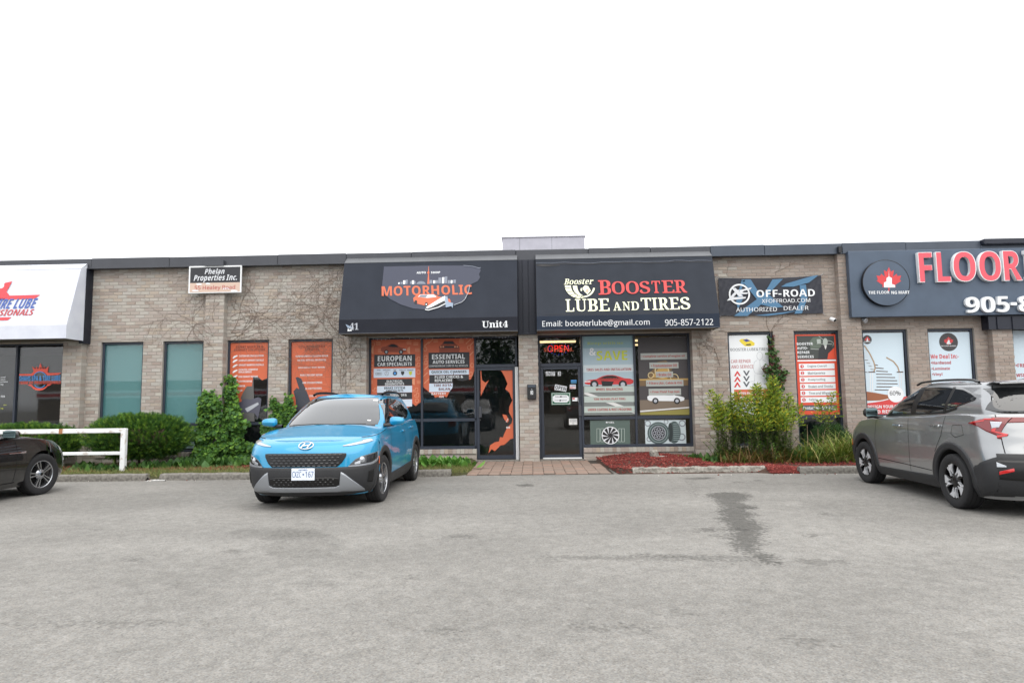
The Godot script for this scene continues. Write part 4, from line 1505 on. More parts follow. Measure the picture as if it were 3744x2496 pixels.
func goldenrod(label: String, spots: Array, seed_: int) -> void:
	rng.seed = seed_
	var t := thing("goldenrod_plant", label, "plant", Vector3.ZERO, 0.0, "goldenrod clumps in the mulch bed")
	var leaves := []
	var tones := []
	var plume := []
	var gold := []
	var stems := G.new()
	var green := [lin(86, 116, 52), lin(98, 130, 58), lin(74, 102, 50), lin(120, 146, 64), lin(112, 124, 84)]
	var top := [lin(116, 144, 56), lin(132, 158, 60), lin(146, 164, 60), lin(102, 130, 52), lin(190, 178, 56), lin(124, 150, 58), lin(160, 168, 60)]
	var all := []
	for s in spots:
		all.append(s)
		for k in (3 if spots.size() > 3 else 0): all.append([s[0] + rng.randfn(0, 0.11), s[1] + rng.randfn(0.05, 0.12), s[2] * rng.randf_range(0.3, 0.9), (s[3] if s.size() > 3 else 0.0) + rng.randfn(0, 0.05)])
	for s in all:
		var lean := Vector2(rng.randfn(0, 0.13) + (s[3] if s.size() > 3 else 0.0), rng.randfn(0, 0.10))
		var tip := weed_stem(leaves, tones, stems, Vector3(s[0], 0.06, s[1]), s[2], lean, 0.04, green, 0.15, 130.0, 0.3)
		# the flowering head: short arching sprays set with fine blades
		if s[2] < 0.95: continue
		for k in 30:
			var u := k / 30.0
			var a := k * 2.4
			var from := tip - Vector3(lean.x * u * 0.3, u * 0.62 * s[2] / 1.5, lean.y * u * 0.3)
			var reach := lerpf(0.05, 0.20, sqrt(u)) * rng.randf_range(0.7, 1.2)
			for j in 9:
				var w := (j + 1) / 9.0
				var p := from + Vector3(cos(a) * reach * w, reach * (0.55 * w - 0.35 * w * w) + 0.03, sin(a) * reach * w)
				var d := Vector3(cos(a) + rng.randfn(0, 0.5), 0.9 + rng.randfn(0, 0.4), sin(a) + rng.randfn(0, 0.5)).normalized()
				var side := d.cross(Vector3(rng.randfn(), rng.randfn(), rng.randfn())).normalized()
				plume.append(Transform3D(Basis(side, d, side.cross(d)).scaled(Vector3.ONE * rng.randf_range(0.045, 0.085)), p))
				gold.append(top[rng.randi() % top.size()] * rng.randf_range(0.75, 1.15))
	piece(t, "stem", stems, mats["bark"])
	baked(t, "leaf_mass", leaf_mesh(1.0, 0.085, 0.1), mats["leaf"], leaves, tones)
	baked(t, "flower_spray", leaf_mesh(1.0, 0.13, 0.2), mats["leaf"], plume, gold)

func tuft_thing(called: String, label: String, category: String, spots: Array, blade: ArrayMesh, tones: Array, seed_: int, group := "") -> void:
	rng.seed = seed_
	var t := thing(called, label, category, Vector3.ZERO, 0.0, group)
	var where := []
	var tone := []
	for s in spots:
		for k in int(s[4]):
			var a := rng.randf() * TAU
			var out: float = rng.randf() * s[3]
			var d := Vector3(cos(a) * out, 1.0, sin(a) * out).normalized()
			var side := d.cross(Vector3(sin(a), 0, -cos(a)) + Vector3(0.01, 0, 0)).normalized()
			var p := Vector3(s[0] + rng.randfn(0, s[5]), 0.05, s[1] + rng.randfn(0, s[5]))
			where.append(Transform3D(Basis(d.cross(side).normalized(), d, -side).scaled(Vector3.ONE * s[2] * rng.randf_range(0.55, 1.1)), p))
			tone.append(tones[rng.randi() % tones.size()] * rng.randf_range(0.75, 1.2))
	baked(t, "foliage", blade, mats["blade"], where, tone)

func blade_mesh(wide: float, bend: float) -> ArrayMesh:
	var g := G.new()
	var pts := []
	for k in 4:
		var u := k / 3.0
		pts.append([Vector3(-wide * (1.0 - u * 0.9), u, bend * u * u), Vector3(wide * (1.0 - u * 0.9), u, bend * u * u)])
	for k in 3: g.quad(pts[k][0], pts[k][1], pts[k + 1][1], pts[k + 1][0])
	return g.mesh()

func plants() -> void:
	var greens := [lin(74, 112, 48), lin(88, 128, 52), lin(60, 96, 44), lin(104, 140, 56), lin(66, 100, 56)]
	var t := thing("climbing_ivy", "large green ivy mass climbing the brick pier left of the blue car", "ivy")
	ivy(t, [-7.33, 2.15, -7.21, 1.89, -7.18, 1.62, -7.15, 1.39, -6.97, 1.07, -6.79, 1.02, -6.81, 0.97, -7.01, 0.92, -7.0, 0.77, -7.04, 0.62, -6.96, 0.52, -6.58, 0.49, -6.3, 0.46, -5.9, 0.4, -5.8, 0.03, -7.98, 0.03, -8.21, 0.05, -8.19, 0.24, -7.99, 0.51, -8.06, 0.83, -7.97, 1.40, -7.95, 1.63, -7.86, 1.78, -7.66, 1.77, -7.59, 1.52, -7.51, 1.57, -7.48, 1.90, -7.45, 2.14], 5200, 0.02, 0.42, 0.085, greens, 5)
	t = thing("climbing_ivy", "smaller ivy patch on the brick between the two orange posters", "ivy")
	ivy(t, [-6.32, 1.62, -6.24, 1.48, -6.01, 1.40, -5.97, 1.60, -5.88, 1.66, -5.83, 1.43, -5.76, 1.20, -5.79, 1.05, -6.0, 0.5, -6.4, 0.45, -6.48, 0.71, -6.54, 0.99, -6.41, 1.13, -6.33, 1.38], 1500, 0.02, 0.22, 0.08, greens, 6)
	t = thing("climbing_ivy", "narrow ivy strand with purple leaves beside the white car repair poster", "ivy")
	ivy(t, [5.73, 3.0, 5.78, 2.9, 5.79, 2.55, 5.86, 2.35, 5.90, 2.05, 6.05, 2.10, 5.96, 1.80, 5.85, 1.4, 5.63, 1.4, 5.62, 1.93, 5.46, 2.18, 5.49, 2.20, 5.63, 2.11, 5.66, 2.43, 5.73, 2.81], 620, 0.01, 0.10, 0.075, [lin(70, 96, 52), lin(58, 84, 48), lin(92, 56, 56), lin(80, 104, 58)], 9)
	# bare vines on the brick
	rng.seed = 51
	var spec := [["bare vine fanning over the brick above the teal blind window", [-9.9, -7.6, 2.75, 4.75], [[-7.78, 2.2, 2.05, 2.0], [-7.72, 2.5, 2.3, 2.2], [-7.7, 2.8, 2.6, 2.3], [-7.6, 2.9, 2.9, 2.0], [-7.72, 3.1, 2.5, 1.5], [-7.7, 3.4, 2.2, 1.2], [-7.74, 2.9, 3.0, 2.2], [-7.74, 3.0, 1.7, 1.4]]],
		["bare vine spreading over the brick right of the property sign", [-7.45, -4.55, 2.3, 4.8], [[-7.42, 1.9, 1.5, 2.9], [-7.42, 2.7, 0.7, 2.4], [-7.40, 3.0, 0.3, 2.6], [-7.42, 3.1, 0.5, 2.6], [-7.40, 3.2, 0.9, 2.0], [-7.40, 3.5, 0.2, 2.8], [-7.42, 3.6, 0.6, 2.0], [-7.40, 3.9, 0.5, 1.8], [-7.4, 3.2, -0.1, 2.9], [-7.4, 2.95, 0.1, 2.2]]],
		["bare vine with a dark upright stem left of the charcoal awning", [-6.45, -4.0, 0.9, 4.8], [[-4.66, 0.9, 1.55, 3.9], [-4.64, 1.8, 2.2, 1.2], [-4.64, 2.0, 0.9, 1.2], [-4.62, 2.3, 1.0, 1.4], [-4.6, 2.5, 2.3, 1.6], [-4.62, 2.7, 0.8, 0.9], [-4.6, 3.0, 2.5, 1.8], [-4.6, 3.3, 2.1, 1.6], [-4.62, 3.6, 2.6, 1.5], [-4.6, 3.9, 2.3, 1.2], [-4.55, 2.6, 1.9, 1.8], [-4.66, 1.6, 0.7, 0.8], [-4.6, 3.1, 2.9, 2.0], [-4.6, 2.2, 1.4, 1.6]]],
		["sparse bare vine over the brick below the dark blue banner", [4.35, 7.3, 2.9, 4.8], [[5.73, 2.9, 1.5, 0.9], [5.73, 3.0, 0.7, 1.3], [5.73, 3.0, 2.3, 1.2], [4.5, 3.05, 0.3, 0.9], [5.9, 4.45, 0.3, 0.6], [4.75, 4.4, 1.3, 0.4]]],
		["thin dead vine remains on the brick right of the tyre posters", [3.86, 4.7, 0.8, 3.05], [[4.0, 1.2, 1.5, 1.8], [4.2, 1.0, 1.7, 2.0], [4.45, 1.4, 1.5, 1.6], [4.1, 2.2, 0.9, 0.9], [4.3, 2.4, 2.2, 0.7], [3.95, 2.3, 1.3, 0.8], [4.5, 2.2, 1.8, 0.8], [4.0, 2.6, 0.6, 0.6], [4.4, 2.6, 2.4, 0.5]]]]
	for s in spec:
		var g := G.new()
		for q in s[2]:
			branch(g, Vector3(q[0], q[1], 0.01), q[2], q[3], 0.0042, 2, s[1], 0.004)
		t = thing("bare_vine", s[0], "vine", Vector3.ZERO, 0.0, "leafless vines on the wall")
		piece(t, "stem", g, mats["vine"])
	# clipped yews
	var yew := [lin(70, 106, 46), lin(86, 124, 50), lin(60, 94, 44), lin(120, 152, 60), lin(54, 86, 42)]
	var sprig := sprig_mesh(12, 0.10, 0.045, 3)
	t = thing("yew_bush", "round dark green clipped yew behind the end of the white rail", "bush", Vector3.ZERO, 0.0, "clipped yews in front of the wall")
	bush(t, Vector3(-8.93, 0.66, 1.1), Vector3(1.02, 0.52, 0.72), 9500, yew, sprig, 1.0, 22, 2.7)
	t = thing("yew_bush", "dark green clipped yew behind the rail and the black car", "bush", Vector3.ZERO, 0.0, "clipped yews in front of the wall")
	bush(t, Vector3(-11.65, 0.55, 1.0), Vector3(1.1, 0.45, 0.6), 7000, yew, sprig, 1.0, 23, 2.8)
	# grass verge
	rng.seed = 31
	var blade := blade_mesh(0.045, 0.35)
	var where := []
	var tone := []
	for k in 26000:
		var x := rng.randf_range(-13.0, -1.25)
		var z := rng.randf_range(1.55, 3.12)
		if x > -7.45 and x < -7.25: z += rng.randf() * 0.1
		elif z > 3.05: continue
		if x > -4.8 and x < -3.9 and rng.randf() < 0.6: continue
		if z < 2.1 and rng.randf() < 0.55: continue
		var a := rng.randf() * TAU
		var d := Vector3(cos(a) * 0.5, 1.0, sin(a) * 0.5).normalized()
		var side := d.cross(Vector3(sin(a + 1.0), 0.0, cos(a + 1.0))).normalized()
		where.append(Transform3D(Basis(side, d, side.cross(d)).scaled(Vector3(0.055, 1, 1) * 0.0 + Vector3.ONE * rng.randf_range(0.045, 0.12)), Vector3(x, 0.06, z)))
		var s := rng.randf()
		tone.append((lin(94, 108, 56) if s < 0.5 else lin(122, 124, 74) if s < 0.8 else lin(148, 138, 92)) * rng.randf_range(0.8, 1.2))
	scatter(self, "grass", blade, mats["blade"], where, tone).set_meta("kind", "stuff")
	# red mulch
	var chip := G.new()
	chip.bev(Vector3.ZERO, Vector3(1.0, 0.22, 0.3), 0.08)
	where = []
	tone = []
	for k in 19000:
		var x := rng.randf_range(1.46, 11.5)
		var z := rng.randf_range(0.05, 3.0)
		if k % 4 == 0: x = rng.randf_range(1.46, 4.6); z = rng.randf_range(0.4, 2.97)
		if k % 9 == 0: x = rng.randf_range(4.45, 5.05); z = rng.randf_range(2.4, 3.2)
		if k % 7 == 0: x = rng.randf_range(-11.0, -4.0); z = rng.randf_range(1.1, 2.3)
		if x > 1.0 and x < 1.44 + 0.09 * z / 3.0: continue
		if x > 1.88 and x < 4.48 and z > 2.76 and z < 2.985: continue
		var y := bed_y(x, z) + 0.004
		where.append(Transform3D(Basis.from_euler(Vector3(rng.randfn(0, 0.35), rng.randf() * TAU, rng.randfn(0, 0.35))).scaled(Vector3.ONE * rng.randf_range(0.02, 0.06)), Vector3(x, y + rng.randf() * 0.012, z)))
		var s := rng.randf()
		tone.append((lin(120, 44, 38) if s < 0.6 else lin(106, 34, 30) if s < 0.9 else lin(168, 92, 80)) * rng.randf_range(0.7, 1.15))
	scatter(self, "mulch", chip.mesh(), mats["chip"], where, tone).set_meta("kind", "stuff")
	# goldenrod and the weeds round it
	goldenrod("slim goldenrod clump nearest the tyre shop window", [[4.02, 1.35, 1.4], [4.15, 1.25, 1.5], [4.3, 1.4, 1.42], [4.08, 1.5, 1.2, -0.12], [4.2, 1.45, 1.0, -0.18], [4.35, 1.3, 1.25]], 61)
	goldenrod("tall bushy yellow green goldenrod clump in front of the white poster", [[4.55, 1.45, 1.45], [4.7, 1.3, 1.38], [4.72, 1.55, 1.55], [4.85, 1.5, 1.5], [4.9, 1.35, 1.62], [5.0, 1.55, 1.58], [5.1, 1.4, 1.7], [5.2, 1.5, 1.78], [5.25, 1.35, 1.72], [5.35, 1.5, 1.6, 0.12], [5.3, 1.6, 1.4, 0.2], [5.4, 1.45, 1.3, 0.28], [4.65, 1.6, 1.2, -0.1], [4.95, 1.65, 1.15], [5.15, 1.65, 1.05, 0.1], [4.8, 1.7, 0.95, -0.05]], 62)
	goldenrod("single pale goldenrod stalk in front of the numbered services poster", [[6.55, 0.85, 1.42], [6.62, 0.9, 1.25]], 63)
	var bl := blade_mesh(0.035, 0.55)
	tuft_thing("juniper_bush", "dark green upright bush under the numbered services poster", "bush", [[6.6, 0.5, 0.85, 0.25, 260, 0.12], [6.85, 0.45, 0.9, 0.25, 260, 0.1], [7.0, 0.5, 0.7, 0.3, 220, 0.1], [6.4, 0.55, 0.6, 0.4, 160, 0.1]], sprig_mesh(26, 1.0, 0.10, 8), [lin(56, 84, 44), lin(48, 74, 42), lin(70, 98, 50)], 71)
	tuft_thing("grass_clump", "long arching grass in the bed beside the grey car", "grass", [[5.6, 1.7, 0.45, 1.1, 220, 0.12], [5.9, 1.8, 0.5, 1.2, 260, 0.14], [6.3, 1.6, 0.6, 1.0, 300, 0.16], [6.7, 1.5, 0.62, 0.9, 300, 0.15], [6.95, 1.4, 0.7, 0.8, 220, 0.12]], bl, [lin(110, 128, 60), lin(92, 112, 54), lin(150, 140, 90), lin(128, 140, 66)], 72)
	tuft_thing("grass_clump", "dry brownish grass at the foot of the goldenrod", "grass", [[4.1, 1.7, 0.35, 1.2, 160, 0.12], [4.5, 1.8, 0.4, 1.1, 200, 0.14], [4.9, 1.8, 0.42, 1.0, 200, 0.14], [5.3, 1.8, 0.4, 1.1, 180, 0.14]], bl, [lin(120, 92, 62), lin(146, 116, 78), lin(96, 84, 50), lin(104, 116, 58)], 73)
	var wide := leaf_mesh(1.0, 0.34, 0.2)
	tuft_thing("leafy_weed", "low leafy weeds between the goldenrod and the tyre shop wall", "weed", [[3.7, 0.7, 0.16, 1.6, 90, 0.12], [4.0, 1.6, 0.2, 1.4, 90, 0.14], [3.5, 0.55, 0.12, 1.6, 50, 0.1], [4.4, 1.1, 0.3, 1.3, 120, 0.16], [5.6, 1.5, 0.32, 1.2, 150, 0.16], [6.0, 1.3, 0.35, 1.2, 150, 0.16]], wide, [lin(78, 110, 58), lin(66, 98, 54), lin(92, 122, 62)], 74)
	tuft_thing("leafy_weed", "broad leaved weeds at the wall right of the blue car", "weed", [[-1.55, 1.9, 0.24, 1.5, 80, 0.10], [-1.75, 1.8, 0.26, 1.4, 70, 0.10], [-2.15, 1.75, 0.26, 1.4, 70, 0.12], [-1.62, 2.0, 0.2, 1.5, 50, 0.07], [-2.35, 1.8, 0.26, 1.3, 60, 0.1]], leaf_mesh(1.0, 0.42, 0.2), [lin(92, 136, 62), lin(78, 122, 56), lin(108, 148, 72)], 75)
	tuft_thing("leafy_weed", "low weeds under the clipped yew and beside the ivy", "weed", [[-9.4, 1.9, 0.18, 1.5, 70, 0.14], [-8.9, 1.95, 0.2, 1.4, 80, 0.16], [-8.3, 1.6, 0.22, 1.4, 90, 0.16], [-7.8, 1.2, 0.24, 1.4, 110, 0.18], [-7.0, 1.1, 0.24, 1.4, 110, 0.18], [-6.5, 1.1, 0.2, 1.4, 80, 0.15], [-9.9, 1.4, 0.2, 1.4, 60, 0.12]], wide, [lin(70, 104, 52), lin(84, 118, 58), lin(62, 92, 50)], 76)
	# dead stalks standing in the bed
	rng.seed = 81
	t = thing("dead_stalk", "pale dry weed stalks standing in front of the dark lower pane", "stalk")
	for k in 9:
		var g := G.new()
		var x := 6.0 + k * 0.09 + rng.randfn(0, 0.03)
		var h := rng.randf_range(0.55, 0.95)
		g.tube([Vector3(x, 0.05, 1.0), Vector3(x + rng.randfn(0.02, 0.04), h * 0.5, 1.0), Vector3(x + rng.randfn(0.06, 0.08), h, 1.02)], 0.006, 0.003, 4)
		piece(t, "stalk", g, mats["railtan"])

# ---------- vehicles: z forward, +x the car's left, origin on the ground below the middle
class Body:
	var ys: Array
	var hw: Array
	var zf: Array
	var zr: Array
	var cf := 0.5
	var cr := 0.4
	var nf := 2.8
	var nr := 2.8
	var bow := 0.03
	var mid := 0.0
	var half := 2.1

	func at(a: Array, y: float) -> float:
		var n := ys.size()
		if y <= ys[0]: return a[0]
		if y >= ys[n - 1]: return a[n - 1]
		var k := 0
		while k < n - 2 and y > ys[k + 1]: k += 1
		var t: float = (y - ys[k]) / (ys[k + 1] - ys[k])
		return cubic_interpolate(a[k], a[k + 1], a[maxi(k - 1, 0)], a[mini(k + 2, n - 1)], t)

	func bw(z: float) -> float:
		return 1.0 - bow * pow(absf((z - mid) / half), 2.2)

	func pt(p: float, y: float) -> Vector3:
		var w := at(hw, y)
		var f := at(zf, y)
		var r := at(zr, y)
		if p <= 1.0:
			var a := clampf(p, 0, 1) * PI / 2
			return Vector3(w * bw(f - cf) * pow(sin(a), 2.0 / nf), y, f - cf + cf * pow(maxf(cos(a), 0.0), 2.0 / nf))
		if p <= 2.0:
			var z := lerpf(f - cf, r + cr, p - 1.0)
			return Vector3(w * bw(z), y, z)
		var e := clampf(p - 2.0, 0, 1) * PI / 2
		return Vector3(w * bw(r + cr) * pow(maxf(cos(e), 0.0), 2.0 / nr), y, r + cr - cr * pow(sin(e), 2.0 / nr))

	func px(x: float, y: float) -> float:
		var w := at(hw, y) * bw(at(zf, y) - cf)
		return asin(pow(clampf(x / w, 0, 1), nf / 2.0)) / (PI / 2)

	func rx(x: float, y: float) -> float:
		var w := at(hw, y) * bw(at(zr, y) + cr)
		return 2.0 + acos(pow(clampf(x / w, 0, 1), nr / 2.0)) / (PI / 2)

	func pz(z: float, y: float) -> float:
		var f := at(zf, y)
		var r := at(zr, y)
		if z > f - cf: return acos(pow(clampf((z - f + cf) / cf, 0, 1), nf / 2.0)) / (PI / 2)
		if z < r + cr: return 2.0 + asin(pow(clampf((r + cr - z) / cr, 0, 1), nr / 2.0)) / (PI / 2)
		return 1.0 + (f - cf - z) / ((f - cf) - (r + cr))

	func key(e: Array, y: float) -> float:
		return px(e[1], y) if e[0] == "x" else rx(e[1], y) if e[0] == "r" else pz(e[1], y)

	func nrm(p: float, y: float) -> Vector3:
		var d := pt(minf(p + 0.01, 3.0), y) - pt(maxf(p - 0.01, 0.0), y)
		var q := d.cross(pt(p, y + 0.01) - pt(p, y - 0.01))
		return q.normalized() if q.length_squared() > 1e-14 else Vector3(0, 0, 1 if p < 1.5 else -1)

func both(g: G, rows: Array, skirt := 0.0) -> void:
	g.grid(rows)
	var other := []
	for r in rows:
		var line := PackedVector3Array()
		for q in r: line.append(Vector3(-q.x, q.y, q.z))
		other.append(line)
	g.grid(other, true)

func half(g: G, rows: Array, one_side: int) -> void:
	if one_side >= 0: g.grid(rows)
	if one_side <= 0:
		var other := []
		for r in rows:
			var line := PackedVector3Array()
			for q in r: line.append(Vector3(-q.x, q.y, q.z))
			other.append(line)
		g.grid(other, true)

# a band of the body's surface, lifted by off: entries are [x | z | r, where, low, high]
func band(g: G, b: Body, table: Array, off: float, one_side := 0, rows := 9) -> void:
	var cols := []
	for k in table.size() - 1:
		var e: Array = table[k]
		var f: Array = table[k + 1]
		var n := 8
		for s in n + (1 if k == table.size() - 2 else 0):
			var t := s / float(n)
			var y0: float = lerpf(e[2], f[2], t)
			var y1: float = lerpf(e[3], f[3], t)
			var line := PackedVector3Array()
			for r in range(-1, rows + 2):
				var y := lerpf(y0, y1, clampf(r / float(rows), 0, 1))
				var p := lerpf(b.key(e, y), b.key(f, y), t)
				var q := b.pt(p, y)
				var nn := b.nrm(p, y)
				line.append(q + nn * (off if r >= 0 and r <= rows else -0.006))
			cols.append(line)
	# end caps
	var first := PackedVector3Array()
	var last := PackedVector3Array()
	for k in cols[0].size():
		first.append(cols[0][clampi(k, 1, cols[0].size() - 2)] * 1.0)
		last.append(cols[-1][clampi(k, 1, cols[0].size() - 2)] * 1.0)
	if one_side >= 0: g.grid(cols)
	if one_side <= 0:
		var other := []
		for r in cols:
			var line := PackedVector3Array()
			for q in r: line.append(Vector3(-q.x, q.y, q.z))
			other.append(line)
		g.grid(other, true)

func arch(g: G, b: Body, zc: float, yc: float, r0: float, r1: float, a0: float, a1: float, off: float, one_side := 0) -> void:
	var cols := []
	for k in 33:
		var a := deg_to_rad(lerpf(a0, a1, k / 32.0))
		var line := PackedVector3Array()
		for j in range(-1, 5):
			var r := lerpf(r0, r1, clampf(j / 3.0, 0, 1))
			var z := zc + r * cos(a)
			var y := yc + r * sin(a)
			var p := b.pz(z, y)
			line.append(b.pt(p, y) + b.nrm(p, y) * (off if j >= 0 and j <= 3 else -0.02))
		cols.append(line)
	half(g, cols, one_side)

func table_at(tz: Array, z: float) -> float:
	# pairs of (z, y), z falling
	for k in range(0, tz.size() - 2, 2):
		if z >= tz[k + 2]:
			var t: float = clampf((tz[k] - z) / (tz[k] - tz[k + 2]), 0, 1)
			return lerpf(tz[k + 1], tz[k + 3], t * t * (3 - 2 * t) * 0.35 + t * 0.65)
	return tz[-1]

func shell(b: Body, top: Array, crown: Array, bottom: float, wheels: Array, yc: float, ra: float, zs: Array) -> Array:
	var cols := []
	for k in 25: cols.append(["p", k / 24.0 * 0.985, bottom])
	for z in zs: cols.append(["z", z, bottom])
	for w in wheels:
		for k in range(-12, 13):
			var a := PI / 2 * k / 12.0
			var z: float = w + ra * sin(a)
			cols.append(["z", z, yc + ra * cos(a)])
		cols.append(["z", w + ra + 0.0005, bottom])
		cols.append(["z", w - ra - 0.0005, bottom])
	var side := cols.slice(25)
	side.sort_custom(func(x, y): return x[1] > y[1])
	cols = cols.slice(0, 25) + side
	for k in 24: cols.append(["p", 2.0 + (k + 1) / 24.0, bottom])
	var rows := []
	for c in cols:
		var zt: float = b.pt(c[1], 0.8).z if c[0] == "p" else c[1]
		var t := table_at(top, zt)
		if c[0] == "p":
			for k in 6: t = lerpf(t, table_at(top, b.pt(c[1], t).z), 0.6)
		var line := PackedVector3Array()
		for k in 33:
			var y := lerpf(c[2], t, k / 32.0)
			line.append(b.pt(c[1] if c[0] == "p" else b.pz(c[1], y), y))
		var e := line[32]
		var roof := PackedVector3Array()
		var up := table_at(crown, e.z)
		for k in 11:
			var u := 1.0 - k / 10.0
			roof.append(Vector3(e.x * u, e.y + up * (1.0 - pow(u, 2.6)), e.z))
		line.append_array(roof.slice(1))
		rows.append(line)
	return [rows]

func wheel(car: Node3D, at: Vector3, left: bool, r: float, wide: float, style: String, steer := 0.0) -> void:
	var w := Node3D.new()
	w.name = "wheel"
	car.add_child(w, true)
	w.position = at
	w.rotation.y = (0.0 if left else PI) + steer
	var h := wide * 0.5
	var ri := r * 0.66
	var g := G.new()
	g.lathe([Vector2(ri, -h * 0.9), Vector2(r * 0.9, -h), Vector2(r * 0.985, -h * 0.85), Vector2(r, -h * 0.5), Vector2(r, h * 0.5), Vector2(r * 0.985, h * 0.85), Vector2(r * 0.94, h * 0.98), Vector2(r * 0.82, h * 1.02), Vector2(ri * 1.03, h * 0.92), Vector2(ri, h * 0.8)], 40)
	piece(w, "tyre", g, mats["tyre"])
	g = G.new()
	for k in 3: g.lathe([Vector2(r + 0.0015, -h * 0.45 + k * h * 0.45 - 0.006), Vector2(r + 0.0015, -h * 0.45 + k * h * 0.45 + 0.006)], 40)
	piece(w, "tread_groove", g, mats["tyre_groove"])
	g = G.new()
	g.lathe([Vector2(ri * 1.02, h * 0.86), Vector2(ri * 0.97, h * 0.90), Vector2(ri * 0.93, h * 0.8), Vector2(ri * 0.9, h * 0.1)], 40)
	piece(w, "rim", g, mats["alloy" if style != "star" else "trim_black"])
	g = G.new()
	g.lathe([Vector2(ri * 0.9, 0.0), Vector2(0.02, 0.0)], 24)
	g.lathe([Vector2(ri * 0.6, h * 0.25), Vector2(ri * 0.6, h * 0.1)], 24)
	piece(w, "brake_disc", g, mats["well"])
	var s := G.new()
	var d := G.new()
	for k in 5:
		var a := TAU * k / 5.0 + 0.31
		if style == "star":
			# two tone blade: black arm, bright cut edges
			fan(d, a, [[0.12, -0.55], [0.55, -0.30], [0.95, -0.28], [0.95, 0.28], [0.55, 0.30], [0.12, 0.55]], ri, h * 0.50, h * 0.74)
			fan(s, a, [[0.96, -0.27], [0.95, 0.22], [0.58, 0.46], [0.66, 0.14], [0.40, -0.04], [0.70, -0.10]], ri, h * 0.6, h * 0.86)
			fan(s, a + 0.63, [[0.93, -0.26], [0.93, -0.16], [0.60, -0.20], [0.42, 0.0], [0.36, -0.1], [0.60, -0.34]], ri, h * 0.6, h * 0.84)
		else:
			for e in [-1, 1]:
				fan(s, a, [[0.22, e * 0.32 - 0.16], [0.94, e * 0.15 - 0.055], [0.94, e * 0.15 + 0.055], [0.22, e * 0.32 + 0.16]], ri, h * 0.55, h * 0.82)
	if d.v.size(): piece(w, "spoke_arm", d, mats["trim_black"])
	piece(w, "spoke", s, mats["alloy" if style != "star" else "machined"])
	g = G.new()
	g.lathe([Vector2(0.0, h * 0.86), Vector2(0.028, h * 0.86), Vector2(0.075, h * 0.74), Vector2(0.085, h * 0.5)], 20)
	piece(w, "hub", g, mats["alloy" if style != "star" else "trim_black"])
	g = G.new()
	g.lathe([Vector2(0.0, h * 0.885), Vector2(0.024, h * 0.88), Vector2(0.028, h * 0.85)], 16)
	for k in 5:
		var a := TAU * k / 5.0
		g.lathe([Vector2(0.0, h * 0.80), Vector2(0.009, h * 0.80), Vector2(0.009, h * 0.7)], 8, Vector3(0, 0.052 * cos(a), 0.052 * sin(a)))
	piece(w, "hub_cap", g, mats["trim_black"])

# flat spoke outline in (share of rim radius, angle) between two depths
func fan(g: G, a: float, pts: Array, ri: float, x0: float, x1: float) -> void:
	var p := PackedVector2Array()
	for q in pts: p.append(Vector2(cos(a + q[1] * (0.8 if q[0] < 0.3 else 1.0)), sin(a + q[1] * (0.8 if q[0] < 0.3 else 1.0))) * q[0] * ri)
	var h := G.new()
	h.prism(p, x0, x1)
	var s := g.v.size()
	for k in h.v.size():
		g.v.append(Vector3(h.v[k].z, h.v[k].x, h.v[k].y))
		g.n.append(Vector3(h.n[k].z, h.n[k].x, h.n[k].y))
		g.c.append(Color(1, 1, 1))
	for k in h.i: g.i.append(s + k)

func liner(g: G, b: Body, zc: float, yc: float, r: float) -> void:
	for sg in [1, -1]:
		var cols := []
		for k in 21:
			var a := lerpf(-0.35, PI + 0.35, k / 20.0)
			var z := zc + r * cos(a)
			var y := yc + r * sin(a)
			var x := b.pt(b.pz(z, y), y).x - 0.004
			cols.append(PackedVector3Array([Vector3(sg * x, y, z), Vector3(sg * (x - 0.15), y, z), Vector3(sg * 0.42, y, z)]))
		g.grid(cols, sg < 0)
		g.quad(Vector3(sg * 0.42, 0.14, zc - r), Vector3(sg * 0.42, 0.14, zc + r), Vector3(sg * 0.42, yc + r, zc + r), Vector3(sg * 0.42, yc + r, zc - r))

func mirror_unit(car: Node3D, at: Vector3, s: Vector3, shell_mat: String, back_from: float) -> void:
	for sg in [1, -1]:
		var m := Node3D.new()
		m.name = "wing_mirror"
		car.add_child(m, true)
		var g := G.new()
		var rows := []
		for a in 13:
			var line := PackedVector3Array()
			for k in 9:
				var th := TAU * a / 12.0
				var ph := PI * (k / 8.0 - 0.5)
				var d := Vector3(signf(sin(ph)) * pow(absf(sin(ph)), 0.7), signf(sin(th)) * pow(absf(sin(th)), 0.7) * pow(cos(ph), 0.6), signf(cos(th)) * pow(absf(cos(th)), 0.8) * pow(cos(ph), 0.6))
				line.append(Vector3(sg * at.x, at.y, at.z) + d * s * 0.5 * Vector3(1, 1.0 + 0.15 * d.x * sg * -1.0, 1 if d.z > 0 else 0.35))
			rows.append(line)
		g.grid(rows, true)
		piece(m, "cover", g, mats[shell_mat])
		g = G.new()
		g.bev(Vector3(sg * at.x, at.y + 0.005, at.z - s.z * 0.19), Vector3(s.x * 0.82, s.y * 0.72, 0.008), 0.003)
		piece(m, "mirror_glass", g, mats["mirror_glass"])
		g = G.new()
		g.tube([Vector3(sg * back_from, at.y - s.y * 0.45, at.z + 0.03), Vector3(sg * (at.x - s.x * 0.2), at.y - s.y * 0.42, at.z)], 0.03, 0.022, 8)
		piece(m, "arm", g, mats["trim_black"])

